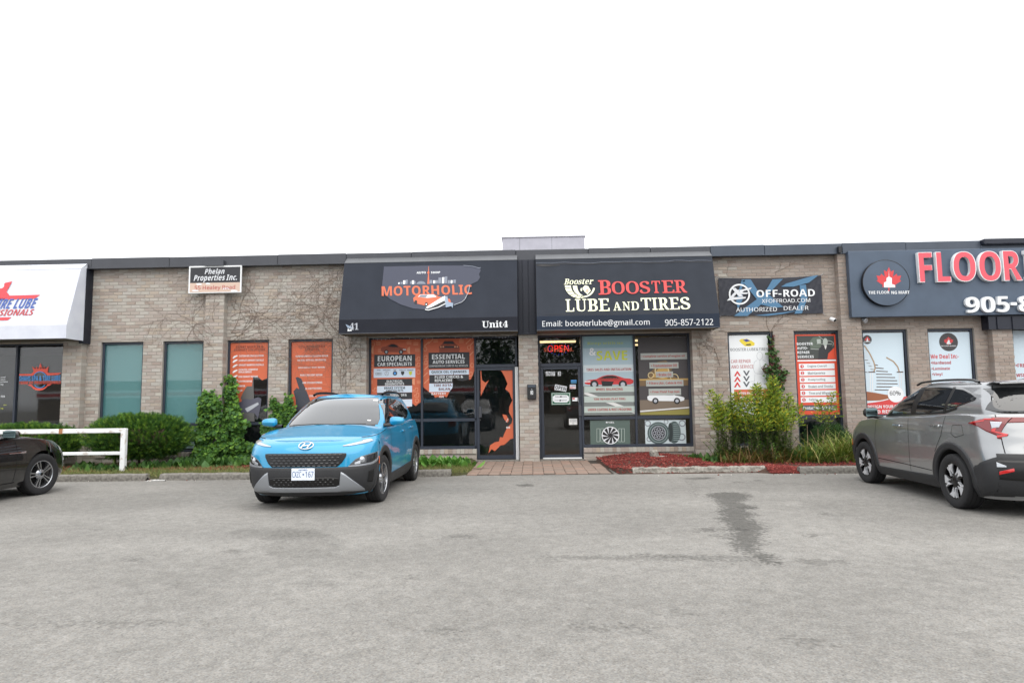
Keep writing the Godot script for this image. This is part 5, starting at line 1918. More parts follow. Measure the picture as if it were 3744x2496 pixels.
func seam_side(g: G, b: Body, pts: Array, wide := 0.007, one_side := 0) -> void:  # dark strip laid on the body, painting the shadowed line of a groove
	for k in pts.size() - 1:
		var a: Array = pts[k]
		var e: Array = pts[k + 1]
		var cols := []
		for s in 9:
			var t := s / 8.0
			var z: float = lerpf(a[0], e[0], t)
			var y: float = lerpf(a[1], e[1], t)
			var dir := Vector2(e[0] - a[0], e[1] - a[1]).normalized().orthogonal() * wide * 0.5
			var line := PackedVector3Array()
			for q in [-1.0, 1.0]:
				var zz: float = z + dir.x * q
				var yy: float = y + dir.y * q
				line.append(b.pt(b.pz(zz, yy), yy) + b.nrm(b.pz(zz, yy), yy) * 0.0025)
			cols.append(line)
		half(g, cols, one_side)

func vehicles() -> void:
	blue_car()
	grey_car()
	black_car()

func blue_car() -> void:
	var t := thing("parked_car", "bright blue compact suv parked nose out, facing the camera", "car", Vector3(-3.07, 0, 4.98), 0.0, "cars parked in front of the units")
	var b := Body.new()
	b.ys = [0.18, 0.30, 0.45, 0.60, 0.74, 0.80, 0.85, 0.89, 0.925, 0.98, 1.10]
	b.hw = [0.80, 0.87, 0.892, 0.902, 0.90, 0.896, 0.891, 0.886, 0.88, 0.868, 0.835]
	b.zf = [2.00, 2.07, 2.10, 2.09, 2.075, 2.055, 2.02, 1.965, 1.87, 1.80, 1.75]
	b.zr = [-1.98, -2.07, -2.10, -2.09, -2.07, -2.06, -2.05, -2.04, -2.03, -2.02, -2.0]
	b.cf = 0.56
	b.half = 2.1
	var top := [2.2, 0.893, 1.95, 0.897, 1.9, 0.908, 1.75, 0.935, 1.6, 0.96, 1.45, 0.985, 1.05, 1.035, 0.7, 1.055, -0.5, 1.085, -1.4, 1.115, -2.2, 1.06]
	var crown := [2.2, 0.0, 1.95, 0.0, 1.85, 0.006, 1.7, 0.025, 1.5, 0.028, 1.2, 0.05, 0.95, 0.075, 0.6, 0.02, -2.2, 0.02]
	var zs := [1.50, 0.72, 0.5, 0.25, 0.0, -0.25, -0.5, -0.75]
	var sh := shell(b, top, crown, 0.19, [1.24, -1.36], 0.335, 0.395, zs)
	var g := G.new()
	both(g, sh[0])
	piece(t, "body", g, mats["blue_paint"])
	# cabin
	var c := Body.new()
	c.ys = [0.98, 1.10, 1.25, 1.40, 1.50, 1.545]
	c.hw = [0.80, 0.785, 0.745, 0.685, 0.63, 0.585]
	c.zf = [1.16, 0.99, 0.73, 0.45, 0.22, 0.08]
	c.zr = [-1.97, -1.93, -1.86, -1.74, -1.62, -1.50]
	c.cf = 0.42
	c.cr = 0.34
	c.nf = 2.5
	c.bow = 0.05
	c.mid = -0.4
	c.half = 1.6
	var roof := shell(c, [1.3, 1.545, -2.2, 1.54], [1.3, 0.03, 0.0, 0.035, -2.2, 0.03], 0.98, [], 0.3, 0.3, [-0.2, -0.45, -0.7, -0.95, -1.1])
	g = G.new()
	both(g, roof[0])
	piece(t, "cabin", g, mats["blue_paint"])
	g = G.new()
	band(g, c, [["x", 0.0, 1.08, 1.515], ["x", 0.35, 1.08, 1.512], ["x", 0.52, 1.085, 1.505], ["x", 0.60, 1.09, 1.36], ["x", 0.69, 1.095, 1.17]], 0.004)
	var ws := piece(t, "windscreen", g, mats["windscreen"])
	g = G.new()
	band(g, c, [["x", 0.47, 1.455, 1.475], ["x", 0.54, 1.453, 1.473]], 0.007, 1)
	band(g, c, [["x", 0.53, 1.15, 1.165], ["x", 0.58, 1.145, 1.16]], 0.007, 1)
	piece(ws, "sticker", g, mats["paper"])
	g = G.new()
	band(g, c, [["x", 0.0, 1.055, 1.082], ["x", 0.66, 1.06, 1.095]], 0.006)
	for x in [[-0.55, 0.05], [0.0, 0.55]]:
		g.tube([Vector3(x[0], 1.10, 1.03), Vector3((x[0] + x[1]) / 2, 1.115, 1.01), Vector3(x[1], 1.11, 0.985)], 0.009, 0.007, 6)
	piece(t, "wiper_cowl", g, mats["trim_black"])
	for sg in [1, -1]:
		g = G.new()
		band(g, c, [["z", 0.62, 1.115, 1.13], ["z", 0.40, 1.12, 1.31], ["z", 0.12, 1.125, 1.475], ["z", -0.1, 1.13, 1.495], ["z", -0.26, 1.135, 1.495]], 0.004, sg)
		piece(t, "front_window", g, mats["car_glass"])
	for sg in [1, -1]:
		g = G.new()
		band(g, c, [["z", -0.31, 1.137, 1.495], ["z", -0.7, 1.15, 1.485], ["z", -1.05, 1.165, 1.43], ["z", -1.22, 1.19, 1.37], ["z", -1.36, 1.24, 1.29]], 0.004, sg)
		piece(t, "rear_window", g, mats["car_glass"])
	for sg in [1, -1]:
		g = G.new()
		band(g, c, [["z", 0.66, 1.10, 1.116], ["z", -0.3, 1.117, 1.136], ["z", -1.1, 1.15, 1.168]], 0.006, sg)
		band(g, c, [["z", -0.255, 1.13, 1.5], ["z", -0.315, 1.13, 1.5]], 0.005, sg)
		piece(t, "window_trim", g, mats["trim_black"])
	for sg in [1, -1]:
		g = G.new()
		var path := []
		for k in 12:
			var u := k / 11.0
			path.append(Vector3(sg * lerpf(0.575, 0.585, sin(PI * u)), 1.565 + 0.045 * pow(sin(PI * u), 0.4), lerpf(0.0, -1.45, u)))
		g.tube(path, 0.022, 0.022, 6)
		piece(t, "roof_rail", g, mats["trim_black"])
	# nose
	g = G.new()
	band(g, b, [["x", 0.0, 0.195, 0.572], ["x", 0.45, 0.195, 0.572], ["x", 0.62, 0.2, 0.575], ["z", 1.86, 0.21, 0.59], ["z", 1.70, 0.22, 0.61], ["z", 1.62, 0.24, 0.64]], 0.010)
	piece(t, "bumper", g, mats["cladding"])
	g = G.new()
	band(g, b, [["x", 0.0, 0.578, 0.757], ["x", 0.44, 0.578, 0.757], ["x", 0.50, 0.63, 0.756], ["x", 0.55, 0.715, 0.752]], 0.006)
	band(g, b, [["x", 0.0, 0.322, 0.445], ["x", 0.36, 0.322, 0.445], ["x", 0.46, 0.35, 0.43]], 0.016)
	var gr := piece(t, "grille", g, mats["trim_black"])
	g = G.new()
	for r in 5:
		for k in 15:
			var x := (k - 7 + (0.5 if r % 2 else 0.0)) * 0.068
			var y := 0.592 + r * 0.036
			if absf(x) > 0.43 + r * 0.022: continue
			var q := b.pt(b.px(absf(x), y), y)
			g.bev(Vector3(x, y, q.z + 0.008), Vector3(0.046, 0.013, 0.014), 0.005)
	for r in 3:
		for k in 13:
			var x := (k - 6 + (0.5 if r % 2 else 0.0)) * 0.066
			var y := 0.35 + r * 0.032
			if absf(x) > 0.42: continue
			g.bev(Vector3(x, y, b.pt(b.px(absf(x), y), y).z + 0.018), Vector3(0.03, 0.009, 0.012), 0.003)
	piece(gr, "grille_mesh", g, mats["lamp_dark"])
	g = G.new()
	band(g, b, [["x", 0.0, 0.252, 0.312], ["x", 0.42, 0.252, 0.316], ["x", 0.47, 0.252, 0.34], ["x", 0.49, 0.252, 0.512], ["x", 0.53, 0.252, 0.49], ["x", 0.63, 0.25, 0.40], ["x", 0.75, 0.25, 0.275]], 0.022)
	piece(t, "skid_plate", g, mats["skid_silver"])
	for sg in [1, -1]:
		g = G.new()
		band(g, b, [["x", 0.49, 0.842, 0.850], ["x", 0.60, 0.848, 0.875], ["x", 0.69, 0.862, 0.895], ["z", 1.77, 0.88, 0.912], ["z", 1.66, 0.898, 0.922]], 0.008, sg)
		piece(t, "day_lamp", g, mats["lamp_clear"])
		g = G.new()
		band(g, b, [["x", 0.595, 0.588, 0.60], ["x", 0.66, 0.592, 0.668], ["x", 0.73, 0.60, 0.705], ["z", 1.80, 0.615, 0.735], ["z", 1.66, 0.65, 0.745]], 0.007, sg)
		var hl := piece(t, "headlight", g, mats["lamp_dark"])
		g = G.new()
		var q := b.pt(b.px(0.74, 0.66), 0.66)
		g.lathe([Vector2(0.0, 0.02), Vector2(0.03, 0.012), Vector2(0.042, 0.0)], 14)
		var lens := piece(hl, "lens", g, mats["lamp_clear"])
		lens.position = Vector3(sg * q.x, q.y, q.z + 0.004)
		lens.rotation.y = -PI / 2 + sg * 0.5
		g = G.new()
		band(g, b, [["x", 0.655, 0.600, 0.625], ["x", 0.72, 0.606, 0.65]], 0.010, sg)
		piece(hl, "reflector", g, mats["lamp_clear"])
		g = G.new()
		band(g, b, [["x", 0.58, 0.572, 0.588], ["x", 0.70, 0.574, 0.596], ["z", 1.80, 0.588, 0.614], ["z", 1.655, 0.625, 0.655], ["z", 1.64, 0.66, 0.75]], 0.012, sg)
		piece(t, "lamp_trim", g, mats["skid_silver"])
		g = G.new()
		band(g, b, [["z", 1.645, 0.575, 0.67], ["z", 1.615, 0.58, 0.675]], 0.022, sg)
		piece(t, "side_marker", g, mats["lamp_amber"])
		g = G.new()
		band(g, b, [["z", 1.86, 0.36, 0.50], ["z", 1.77, 0.35, 0.52]], 0.016, sg)
		piece(t, "side_intake", g, mats["well"])
	# badge: oval ring and slanted letter
	g = G.new()
	var rows := []
	var zc := b.pt(0.0, 0.855).z + 0.012
	for k in 29:
		var a := TAU * k / 28.0
		rows.append(Vector3(0.098 * cos(a), 0.862 + 0.046 * sin(a), zc - 0.045 * sin(a) - 0.012 * absf(cos(a)) ** 2))
	g.tube(rows, 0.0085, 0.0085, 6)
	for x in [-0.042, 0.042]: g.tube([Vector3(x - 0.02, 0.828, zc + 0.03), Vector3(x + 0.02, 0.894, zc - 0.028)], 0.0085, 0.0085, 6)
	g.tube([Vector3(-0.045, 0.855, zc + 0.008), Vector3(0.045, 0.868, zc - 0.002)], 0.0085, 0.0085, 6)
	piece(t, "badge", g, mats["chrome"])
	g = G.new()
	var zp := b.pt(0.0, 0.5).z + 0.018
	g.bev(Vector3(0.0, 0.487, zp), Vector3(0.312, 0.158, 0.012), 0.004)
	var plate := piece(t, "licence_plate", g, mats["plate_white"])
	print_z = zp + 0.007
	T(plate, "CXZC", -0.142, 0.450, -0.022, 0.526, 1, "plate_blue", "r")
	T(plate, "167", 0.034, 0.450, 0.142, 0.526, 1, "plate_blue", "r")
	T(plate, "ONTARIO", -0.06, 0.538, 0.06, 0.556, 1, "plate_blue", "b")
	C(plate, 0.006, 0.487, 0.011, 0.0, 1, "plate_blue", "crown_mark")
	# sides
	for sg in [1, -1]:
		g = G.new()
		for zc2 in [1.24, -1.36]: arch(g, b, zc2, 0.335, 0.392, 0.475, -18, 198, 0.012, sg)
		band(g, b, [["z", 0.80, 0.19, 0.36], ["z", 0.0, 0.19, 0.375], ["z", -0.92, 0.19, 0.40]], 0.012, sg)
		band(g, b, [["z", -1.80, 0.2, 0.55], ["z", -2.0, 0.2, 0.52], ["r", 0.0, 0.2, 0.50]], 0.012, sg)
		piece(t, "arch_cladding", g, mats["cladding"])
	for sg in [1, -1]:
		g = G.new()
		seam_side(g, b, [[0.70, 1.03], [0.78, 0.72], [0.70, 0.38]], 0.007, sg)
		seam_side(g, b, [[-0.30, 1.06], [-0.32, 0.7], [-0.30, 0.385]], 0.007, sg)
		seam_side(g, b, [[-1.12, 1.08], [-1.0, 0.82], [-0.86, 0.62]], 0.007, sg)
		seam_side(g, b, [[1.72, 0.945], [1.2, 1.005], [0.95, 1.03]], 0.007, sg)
		piece(t, "panel_gap_shade", g, mats["gap_shade"])
	for z in [-0.20, -1.0]:
		for sg in [1, -1]:
			g = G.new()
			var y := 0.955 if z > -0.5 else 0.99
			var q := b.pt(b.pz(z, y), y)
			g.bev(Vector3(sg * (q.x + 0.016), y, z), Vector3(0.028, 0.03, 0.20), 0.01)
			piece(t, "door_handle", g, mats["blue_paint"])
	mirror_unit(t, Vector3(0.99, 1.145, 0.80), Vector3(0.23, 0.135, 0.17), "blue_paint", 0.78)
	g = G.new()
	for zc2 in [1.24, -1.36]: liner(g, b, zc2, 0.335, 0.395)
	g.span(Vector3(-0.62, 0.17, -1.8), Vector3(0.62, 0.22, 1.75))
	g.span(Vector3(-0.40, 0.17, -1.9), Vector3(0.40, 0.8, 1.9))
	piece(t, "underbody", g, mats["well"])
	for sg in [1, -1]:
		g = G.new()
		band(g, b, [["r", 0.62, 0.72, 0.92], ["r", 0.80, 0.74, 0.93], ["z", -1.86, 0.80, 0.93]], 0.008, sg)
		piece(t, "tail_light", g, mats["lamp_red"])
	g = G.new()
	band(g, c, [["r", 0.0, 1.14, 1.44], ["r", 0.45, 1.14, 1.43], ["r", 0.58, 1.15, 1.38]], 0.004)
	piece(t, "tailgate_window", g, mats["car_glass"])
	for sg in [1, -1]:
		wheel(t, Vector3(sg * 0.785, 0.335, 1.24), sg > 0, 0.335, 0.215, "twin", -0.06)
		wheel(t, Vector3(sg * 0.785, 0.335, -1.36), sg > 0, 0.335, 0.215, "twin")

func suv(t: Node3D, col: String, plain := false) -> void:
	var b := Body.new()
	b.ys = [0.20, 0.32, 0.50, 0.65, 0.76, 0.84, 0.91, 0.97, 1.08, 1.20]
	b.hw = [0.82, 0.875, 0.895, 0.90, 0.902, 0.90, 0.897, 0.893, 0.88, 0.855]
	b.zf = [2.02, 2.10, 2.15, 2.14, 2.11, 2.06, 1.97, 1.86, 1.76, 1.70]
	b.zr = [-2.10, -2.18, -2.22, -2.20, -2.17, -2.145, -2.13, -2.115, -2.09, -2.06]
	b.cf = 0.5
	b.cr = 0.36
	b.nr = 2.6
	b.half = 2.2
	var top := [2.25, 0.88, 2.0, 0.895, 1.9, 0.92, 1.75, 0.95, 1.6, 0.98, 1.3, 1.035, 0.95, 1.075, 0.5, 1.10, -0.5, 1.13, -1.4, 1.18, -2.25, 1.19]
	var crown := [2.2, 0.0, 1.95, 0.0, 1.8, 0.015, 1.5, 0.035, 1.1, 0.07, 0.8, 0.08, 0.5, 0.02, -2.2, 0.01]
	var sh := shell(b, top, crown, 0.2, [1.315, -1.315], 0.34, 0.40, [1.66, 0.78, 0.5, 0.2, -0.1, -0.4, -0.7])
	var g := G.new()
	both(g, sh[0])
	piece(t, "body", g, mats[col])
	var c := Body.new()
	c.ys = [1.05, 1.16, 1.28, 1.42, 1.53, 1.575]
	c.hw = [0.80, 0.80, 0.772, 0.70, 0.64, 0.595]
	c.zf = [1.08, 0.90, 0.68, 0.40, 0.15, 0.02]
	c.zr = [-1.98, -2.01, -1.99, -1.90, -1.80, -1.72]
	c.cf = 0.42
	c.cr = 0.28
	c.nf = 2.5
	c.nr = 3.0
	c.bow = 0.05
	c.mid = -0.4
	c.half = 1.7
	var roof := shell(c, [1.3, 1.575, -0.6, 1.585, -2.2, 1.555], [1.3, 0.025, 0.0, 0.04, -2.2, 0.03], 1.05, [], 0.3, 0.3, [-0.3, -0.55, -0.8, -1.05, -1.3])
	g = G.new()
	both(g, roof[0])
	piece(t, "cabin", g, mats[col])
	g = G.new()
	band(g, c, [["x", 0.0, 1.10, 1.535], ["x", 0.5, 1.10, 1.525], ["x", 0.6, 1.11, 1.38], ["x", 0.72, 1.12, 1.2]], 0.004)
	piece(t, "windscreen", g, mats["car_glass"])
	# side glass: front door, rear door, quarter light
	for sg in [1, -1]:
		g = G.new()
		band(g, c, [["z", 0.64, 1.125, 1.15], ["z", 0.40, 1.135, 1.37], ["z", 0.14, 1.145, 1.525], ["z", -0.15, 1.16, 1.53]], 0.004, sg)
		piece(t, "front_window", g, mats["car_glass"])
	for sg in [1, -1]:
		g = G.new()
		band(g, c, [["z", -0.30, 1.165, 1.53], ["z", -0.7, 1.18, 1.528], ["z", -1.00, 1.20, 1.522]], 0.004, sg)
		piece(t, "rear_window", g, mats["car_glass"])
	for sg in [1, -1]:
		g = G.new()
		band(g, c, [["z", -1.07, 1.215, 1.52], ["z", -1.26, 1.26, 1.505], ["z", -1.45, 1.31, 1.45], ["z", -1.60, 1.35, 1.385]], 0.004, sg)
		piece(t, "quarter_window", g, mats["car_glass"])
	for sg in [1, -1]:
		g = G.new()
		band(g, c, [["z", -0.145, 1.155, 1.535], ["z", -0.305, 1.16, 1.535]], 0.003, sg)
		band(g, c, [["z", -0.995, 1.19, 1.527], ["z", -1.075, 1.20, 1.524]], 0.003, sg)
		band(g, c, [["z", 0.68, 1.105, 1.127], ["z", -0.3, 1.145, 1.166], ["z", -1.05, 1.18, 1.203], ["z", -1.30, 1.235, 1.265]], 0.005, sg)
		piece(t, "window_trim", g, mats["trim_black"])
	for sg in [1, -1]:
		g = G.new()
		var path := []
		for k in 14:
			var u := k / 13.0
			path.append(Vector3(sg * 0.60, 1.575 + 0.05 * pow(sin(PI * u), 0.35), lerpf(0.02, -1.5, u)))
		g.tube(path, 0.016, 0.016, 6)
		piece(t, "roof_rail", g, mats["trim_black"])
	# tail
	g = G.new()
	band(g, c, [["r", 0.0, 1.19, 1.50], ["r", 0.5, 1.19, 1.50], ["r", 0.64, 1.20, 1.49], ["z", -1.92, 1.21, 1.45], ["z", -1.84, 1.24, 1.42]], 0.004)
	piece(t, "tailgate_window", g, mats["car_glass"])
	g = G.new()
	var spoil := []
	for k in 15:
		var x := lerpf(0.0, 0.60, k / 14.0)
		spoil.append(PackedVector3Array([Vector3(x, 1.59 - 0.02 * x, -1.60), Vector3(x, 1.575 - 0.03 * x, -1.95 + 0.12 * x * x), Vector3(x, 1.555 - 0.03 * x, -1.95 + 0.12 * x * x), Vector3(x, 1.535, -1.72)]))
	both(g, spoil)
	piece(t, "roof_spoiler", g, mats[col])
	for sg in [1, -1]:
		g = G.new()
		band(g, b, [["z", -1.70, 1.068, 1.082], ["z", -1.86, 1.04, 1.128], ["z", -1.94, 0.985, 1.14], ["z", -2.02, 0.93, 1.145], ["r", 0.74, 0.905, 1.15], ["r", 0.70, 0.90, 1.15]], 0.008, sg)
		var tl := piece(t, "tail_light", g, mats["lamp_red"])
		g = G.new()
		band(g, b, [["z", -2.0, 1.03, 1.095], ["r", 0.765, 1.02, 1.10], ["r", 0.72, 1.03, 1.095]], 0.013, sg)
		piece(tl, "reverse_lens", g, mats["lamp_clear"])
		g = G.new()
		band(g, b, [["z", -1.74, 1.075, 1.085], ["z", -1.9, 1.10, 1.118], ["r", 0.80, 1.118, 1.135], ["r", 0.72, 1.118, 1.135]], 0.012, sg)
		band(g, b, [["z", -1.97, 0.985, 1.0], ["z", -2.05, 0.935, 0.955], ["r", 0.74, 0.915, 0.94]], 0.012, sg)
		band(g, b, [["z", -1.97, 0.985, 1.06], ["z", -1.99, 0.97, 1.06]], 0.012, sg)
		piece(tl, "light_strip", g, mats["lamp_red_bright"])
		g = G.new()
		band(g, b, [["r", 0.78, 0.50, 0.535], ["r", 0.66, 0.54, 0.575]], 0.020, sg)
		piece(t, "rear_reflector", g, mats["lamp_red_bright"])
		g = G.new()
		band(g, b, [["z", -2.06, 0.585, 0.60], ["r", 0.79, 0.58, 0.64], ["r", 0.72, 0.585, 0.60]], 0.020, sg)
		piece(t, "fog_lens", g, mats["lamp_clear"])
		g = G.new()
		band(g, b, [["z", 1.80, 0.60, 0.68], ["z", 1.75, 0.58, 0.70]], 0.014, sg)
		piece(t, "side_marker", g, mats["lamp_amber"])
		g = G.new()
		band(g, b, [["x", 0.52, 0.86, 0.90], ["x", 0.70, 0.86, 0.93], ["z", 1.88, 0.87, 0.95], ["z", 1.70, 0.93, 0.97]], 0.007, sg)
		piece(t, "headlight", g, mats["lamp_clear"])
	g = G.new()
	band(g, b, [["r", 0.70, 1.085, 1.15], ["r", 0.0, 1.10, 1.15]], 0.008)
	piece(t, "light_bar", g, mats["lamp_red"])
	g = G.new()
	band(g, b, [["z", -1.70, 0.20, 0.46], ["z", -1.80, 0.22, 0.58], ["z", -1.90, 0.24, 0.62], ["z", -2.05, 0.25, 0.70], ["r", 0.78, 0.26, 0.735], ["r", 0.5, 0.26, 0.735], ["r", 0.0, 0.26, 0.735]], 0.011)
	piece(t, "rear_bumper", g, mats["cladding"])
	g = G.new()
	band(g, b, [["z", -2.07, 0.46, 0.655], ["r", 0.78, 0.45, 0.66], ["r", 0.6, 0.44, 0.66], ["r", 0.0, 0.44, 0.66]], 0.014)
	piece(t, "bumper_inset", g, mats["trim_black"])
	g = G.new()
	band(g, b, [["x", 0.0, 0.21, 0.58], ["x", 0.6, 0.21, 0.58], ["z", 1.86, 0.22, 0.60], ["z", 1.72, 0.25, 0.62]], 0.010)
	piece(t, "front_bumper", g, mats["cladding"])
	g = G.new()
	band(g, b, [["x", 0.0, 0.64, 0.86], ["x", 0.5, 0.66, 0.88], ["x", 0.6, 0.74, 0.86]], 0.010)
	piece(t, "grille", g, mats["trim_black"])
	g = G.new()
	band(g, b, [["x", 0.0, 0.86, 0.885], ["x", 0.5, 0.88, 0.90]], 0.014)
	band(g, b, [["x", 0.0, 0.745, 0.755], ["x", 0.5, 0.765, 0.775]], 0.014)
	piece(t, "grille_bar", g, mats["chrome"])
	for sg in [1, -1]:
		g = G.new()
		for zc in [1.315, -1.315]: arch(g, b, zc, 0.34, 0.397, 0.485, -16, 196, 0.012, sg)
		band(g, b, [["z", 0.86, 0.2, 0.325], ["z", 0.0, 0.2, 0.34], ["z", -0.86, 0.2, 0.36]], 0.012, sg)
		piece(t, "arch_cladding", g, mats["cladding"])
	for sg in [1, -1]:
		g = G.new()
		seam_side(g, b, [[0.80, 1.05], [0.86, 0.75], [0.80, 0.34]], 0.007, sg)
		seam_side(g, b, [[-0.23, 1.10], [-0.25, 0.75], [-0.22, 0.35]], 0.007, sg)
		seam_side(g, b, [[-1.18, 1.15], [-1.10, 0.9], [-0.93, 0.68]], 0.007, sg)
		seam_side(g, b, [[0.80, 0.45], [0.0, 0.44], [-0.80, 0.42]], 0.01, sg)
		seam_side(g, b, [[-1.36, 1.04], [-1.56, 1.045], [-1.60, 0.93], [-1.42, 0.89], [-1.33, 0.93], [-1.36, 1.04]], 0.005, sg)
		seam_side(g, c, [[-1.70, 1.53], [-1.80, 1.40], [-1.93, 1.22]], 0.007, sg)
		piece(t, "panel_gap_shade", g, mats["gap_shade"])
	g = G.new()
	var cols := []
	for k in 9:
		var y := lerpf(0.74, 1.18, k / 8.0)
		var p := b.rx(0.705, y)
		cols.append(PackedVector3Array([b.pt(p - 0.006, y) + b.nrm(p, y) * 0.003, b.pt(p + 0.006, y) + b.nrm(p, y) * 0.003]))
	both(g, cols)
	piece(t, "hatch_gap_shade", g, mats["gap_shade"])  # groove shade round the hatch, painted as a raised dark strip
	for z in [0.08, -0.98]:
		for sg in [1, -1]:
			g = G.new()
			var y := 0.985 if z > 0 else 1.02
			var q := b.pt(b.pz(z, y), y)
			g.bev(Vector3(sg * (q.x + 0.018), y, z), Vector3(0.03, 0.035, 0.23), 0.012)
			piece(t, "door_handle", g, mats["chrome"])
	mirror_unit(t, Vector3(0.985, 1.165, 0.74), Vector3(0.21, 0.165, 0.20), "trim_black", 0.80)
	g = G.new()
	for zc in [1.315, -1.315]: liner(g, b, zc, 0.34, 0.40)
	g.span(Vector3(-0.62, 0.18, -1.9), Vector3(0.62, 0.23, 1.8))
	g.span(Vector3(-0.40, 0.18, -2.0), Vector3(0.40, 0.9, 1.9))
	piece(t, "underbody", g, mats["well"])
	for sg in [1, -1]:
		wheel(t, Vector3(sg * 0.79, 0.34, 1.315), sg > 0, 0.34, 0.225, "star", 0.05)
		wheel(t, Vector3(sg * 0.79, 0.34, -1.315), sg > 0, 0.34, 0.225, "star")

func grey_car() -> void:
	var t := thing("parked_car", "silver grey suv parked nose in, showing its side and tail light", "car", Vector3(6.293, 0, 6.014), atan2(0.07473, -0.9972), "cars parked in front of the units")
	suv(t, "grey_paint")
	var g := G.new()
	var b := G.new()
	for k in 5: b.box(Vector3(0.50 - k * 0.035, 0.835, -2.165), Vector3(0.026, 0.022, 0.012))
	piece(t, "model_badge", b, mats["chrome"])

func black_car() -> void:
	var t := thing("parked_car", "glossy black sedan front with silver wheel at the left edge", "car", Vector3(-8.985, 0, 6.605), PI, "cars parked in front of the units")
	var b := Body.new()
	b.ys = [0.17, 0.28, 0.42, 0.56, 0.70, 0.82, 0.94, 1.02]
	b.hw = [0.83, 0.89, 0.91, 0.915, 0.91, 0.895, 0.87, 0.84]
	b.zf = [2.30, 2.38, 2.42, 2.40, 2.33, 2.20, 2.0, 1.8]
	b.zr = [-2.32, -2.40, -2.42, -2.41, -2.38, -2.35, -2.30, -2.25]
	b.cf = 0.75
	b.cr = 0.5
	b.nf = 2.3
	b.half = 2.42
	var top := [2.45, 0.66, 2.2, 0.76, 1.9, 0.845, 1.5, 0.90, 1.0, 0.945, 0.6, 0.965, -1.0, 0.99, -2.0, 0.98, -2.5, 0.93]
	var crown := [2.5, 0.0, 2.2, 0.02, 1.8, 0.05, 1.0, 0.07, 0.7, 0.06, 0.4, 0.02, -2.4, 0.02]
	var sh := shell(b, top, crown, 0.18, [1.455, -1.34], 0.335, 0.385, [1.6, 0.9, 0.6, 0.3, 0.0, -0.3, -0.6])
	var g := G.new()
	both(g, sh[0])
	piece(t, "body", g, mats["black_paint"])
	var c := Body.new()
	c.ys = [0.9, 1.02, 1.15, 1.30, 1.40, 1.435]
	c.hw = [0.80, 0.77, 0.72, 0.65, 0.59, 0.54]
	c.zf = [1.05, 0.84, 0.55, 0.2, -0.1, -0.25]
	c.zr = [-2.0, -1.85, -1.65, -1.4, -1.15, -1.0]
	c.cf = 0.45
	c.cr = 0.4
	c.bow = 0.05
	c.mid = -0.5
	c.half = 1.6
	var roof := shell(c, [1.3, 1.435, -2.2, 1.43], [1.3, 0.02, -2.2, 0.02], 0.9, [], 0.3, 0.3, [-0.5, -0.7])
	g = G.new()
	both(g, roof[0])
	piece(t, "cabin", g, mats["black_paint"])
	g = G.new()
	band(g, c, [["x", 0.0, 1.0, 1.40], ["x", 0.5, 1.0, 1.38], ["x", 0.66, 1.01, 1.15]], 0.004)
	piece(t, "windscreen", g, mats["car_glass"])
	for sg in [1, -1]:
		g = G.new()
		band(g, c, [["z", 0.5, 1.03, 1.05], ["z", 0.2, 1.03, 1.24], ["z", -0.15, 1.03, 1.36], ["z", -0.6, 1.03, 1.37], ["z", -1.0, 1.04, 1.33], ["z", -1.3, 1.08, 1.2]], 0.004, sg)
		piece(t, "side_window", g, mats["car_glass"])
	for sg in [1, -1]:
		g = G.new()
		band(g, b, [["x", 0.58, 0.60, 0.665], ["x", 0.70, 0.62, 0.70], ["z", 1.98, 0.655, 0.745], ["z", 1.86, 0.72, 0.79]], 0.006, sg)
		piece(t, "headlight", g, mats["lamp_clear"])
		g = G.new()
		band(g, b, [["x", 0.60, 0.38, 0.43], ["x", 0.75, 0.40, 0.45]], 0.008, sg)
		piece(t, "fog_lamp", g, mats["lamp_clear"])
		g = G.new()
		band(g, b, [["z", 1.06, 0.705, 0.735], ["z", 0.98, 0.70, 0.73], ["z", 0.97, 0.71, 0.722], ["z", 0.72, 0.712, 0.722]], 0.010, sg)
		piece(t, "fender_vent", g, mats["chrome"])
	g = G.new()
	band(g, b, [["x", 0.0, 0.34, 0.60], ["x", 0.45, 0.36, 0.60]], 0.006)
	piece(t, "grille", g, mats["trim_black"])
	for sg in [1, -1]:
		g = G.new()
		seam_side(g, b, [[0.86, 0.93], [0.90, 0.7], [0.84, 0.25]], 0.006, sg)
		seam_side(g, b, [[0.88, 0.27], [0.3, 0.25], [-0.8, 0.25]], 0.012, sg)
		piece(t, "panel_gap_shade", g, mats["gap_shade"])
	mirror_unit(t, Vector3(1.0, 1.015, 0.62), Vector3(0.24, 0.14, 0.18), "black_paint", 0.78)
	g = G.new()
	for zc in [1.455, -1.34]: liner(g, b, zc, 0.335, 0.385)
	g.span(Vector3(-0.62, 0.15, -2.1), Vector3(0.62, 0.21, 1.9))
	g.span(Vector3(-0.40, 0.15, -2.1), Vector3(0.40, 0.7, 2.0))
	piece(t, "underbody", g, mats["well"])
	for sg in [1, -1]:
		wheel(t, Vector3(sg * 0.80, 0.335, 1.455), sg > 0, 0.335, 0.22, "twin", -0.12)
		wheel(t, Vector3(sg * 0.80, 0.335, -1.34), sg > 0, 0.335, 0.22, "twin")

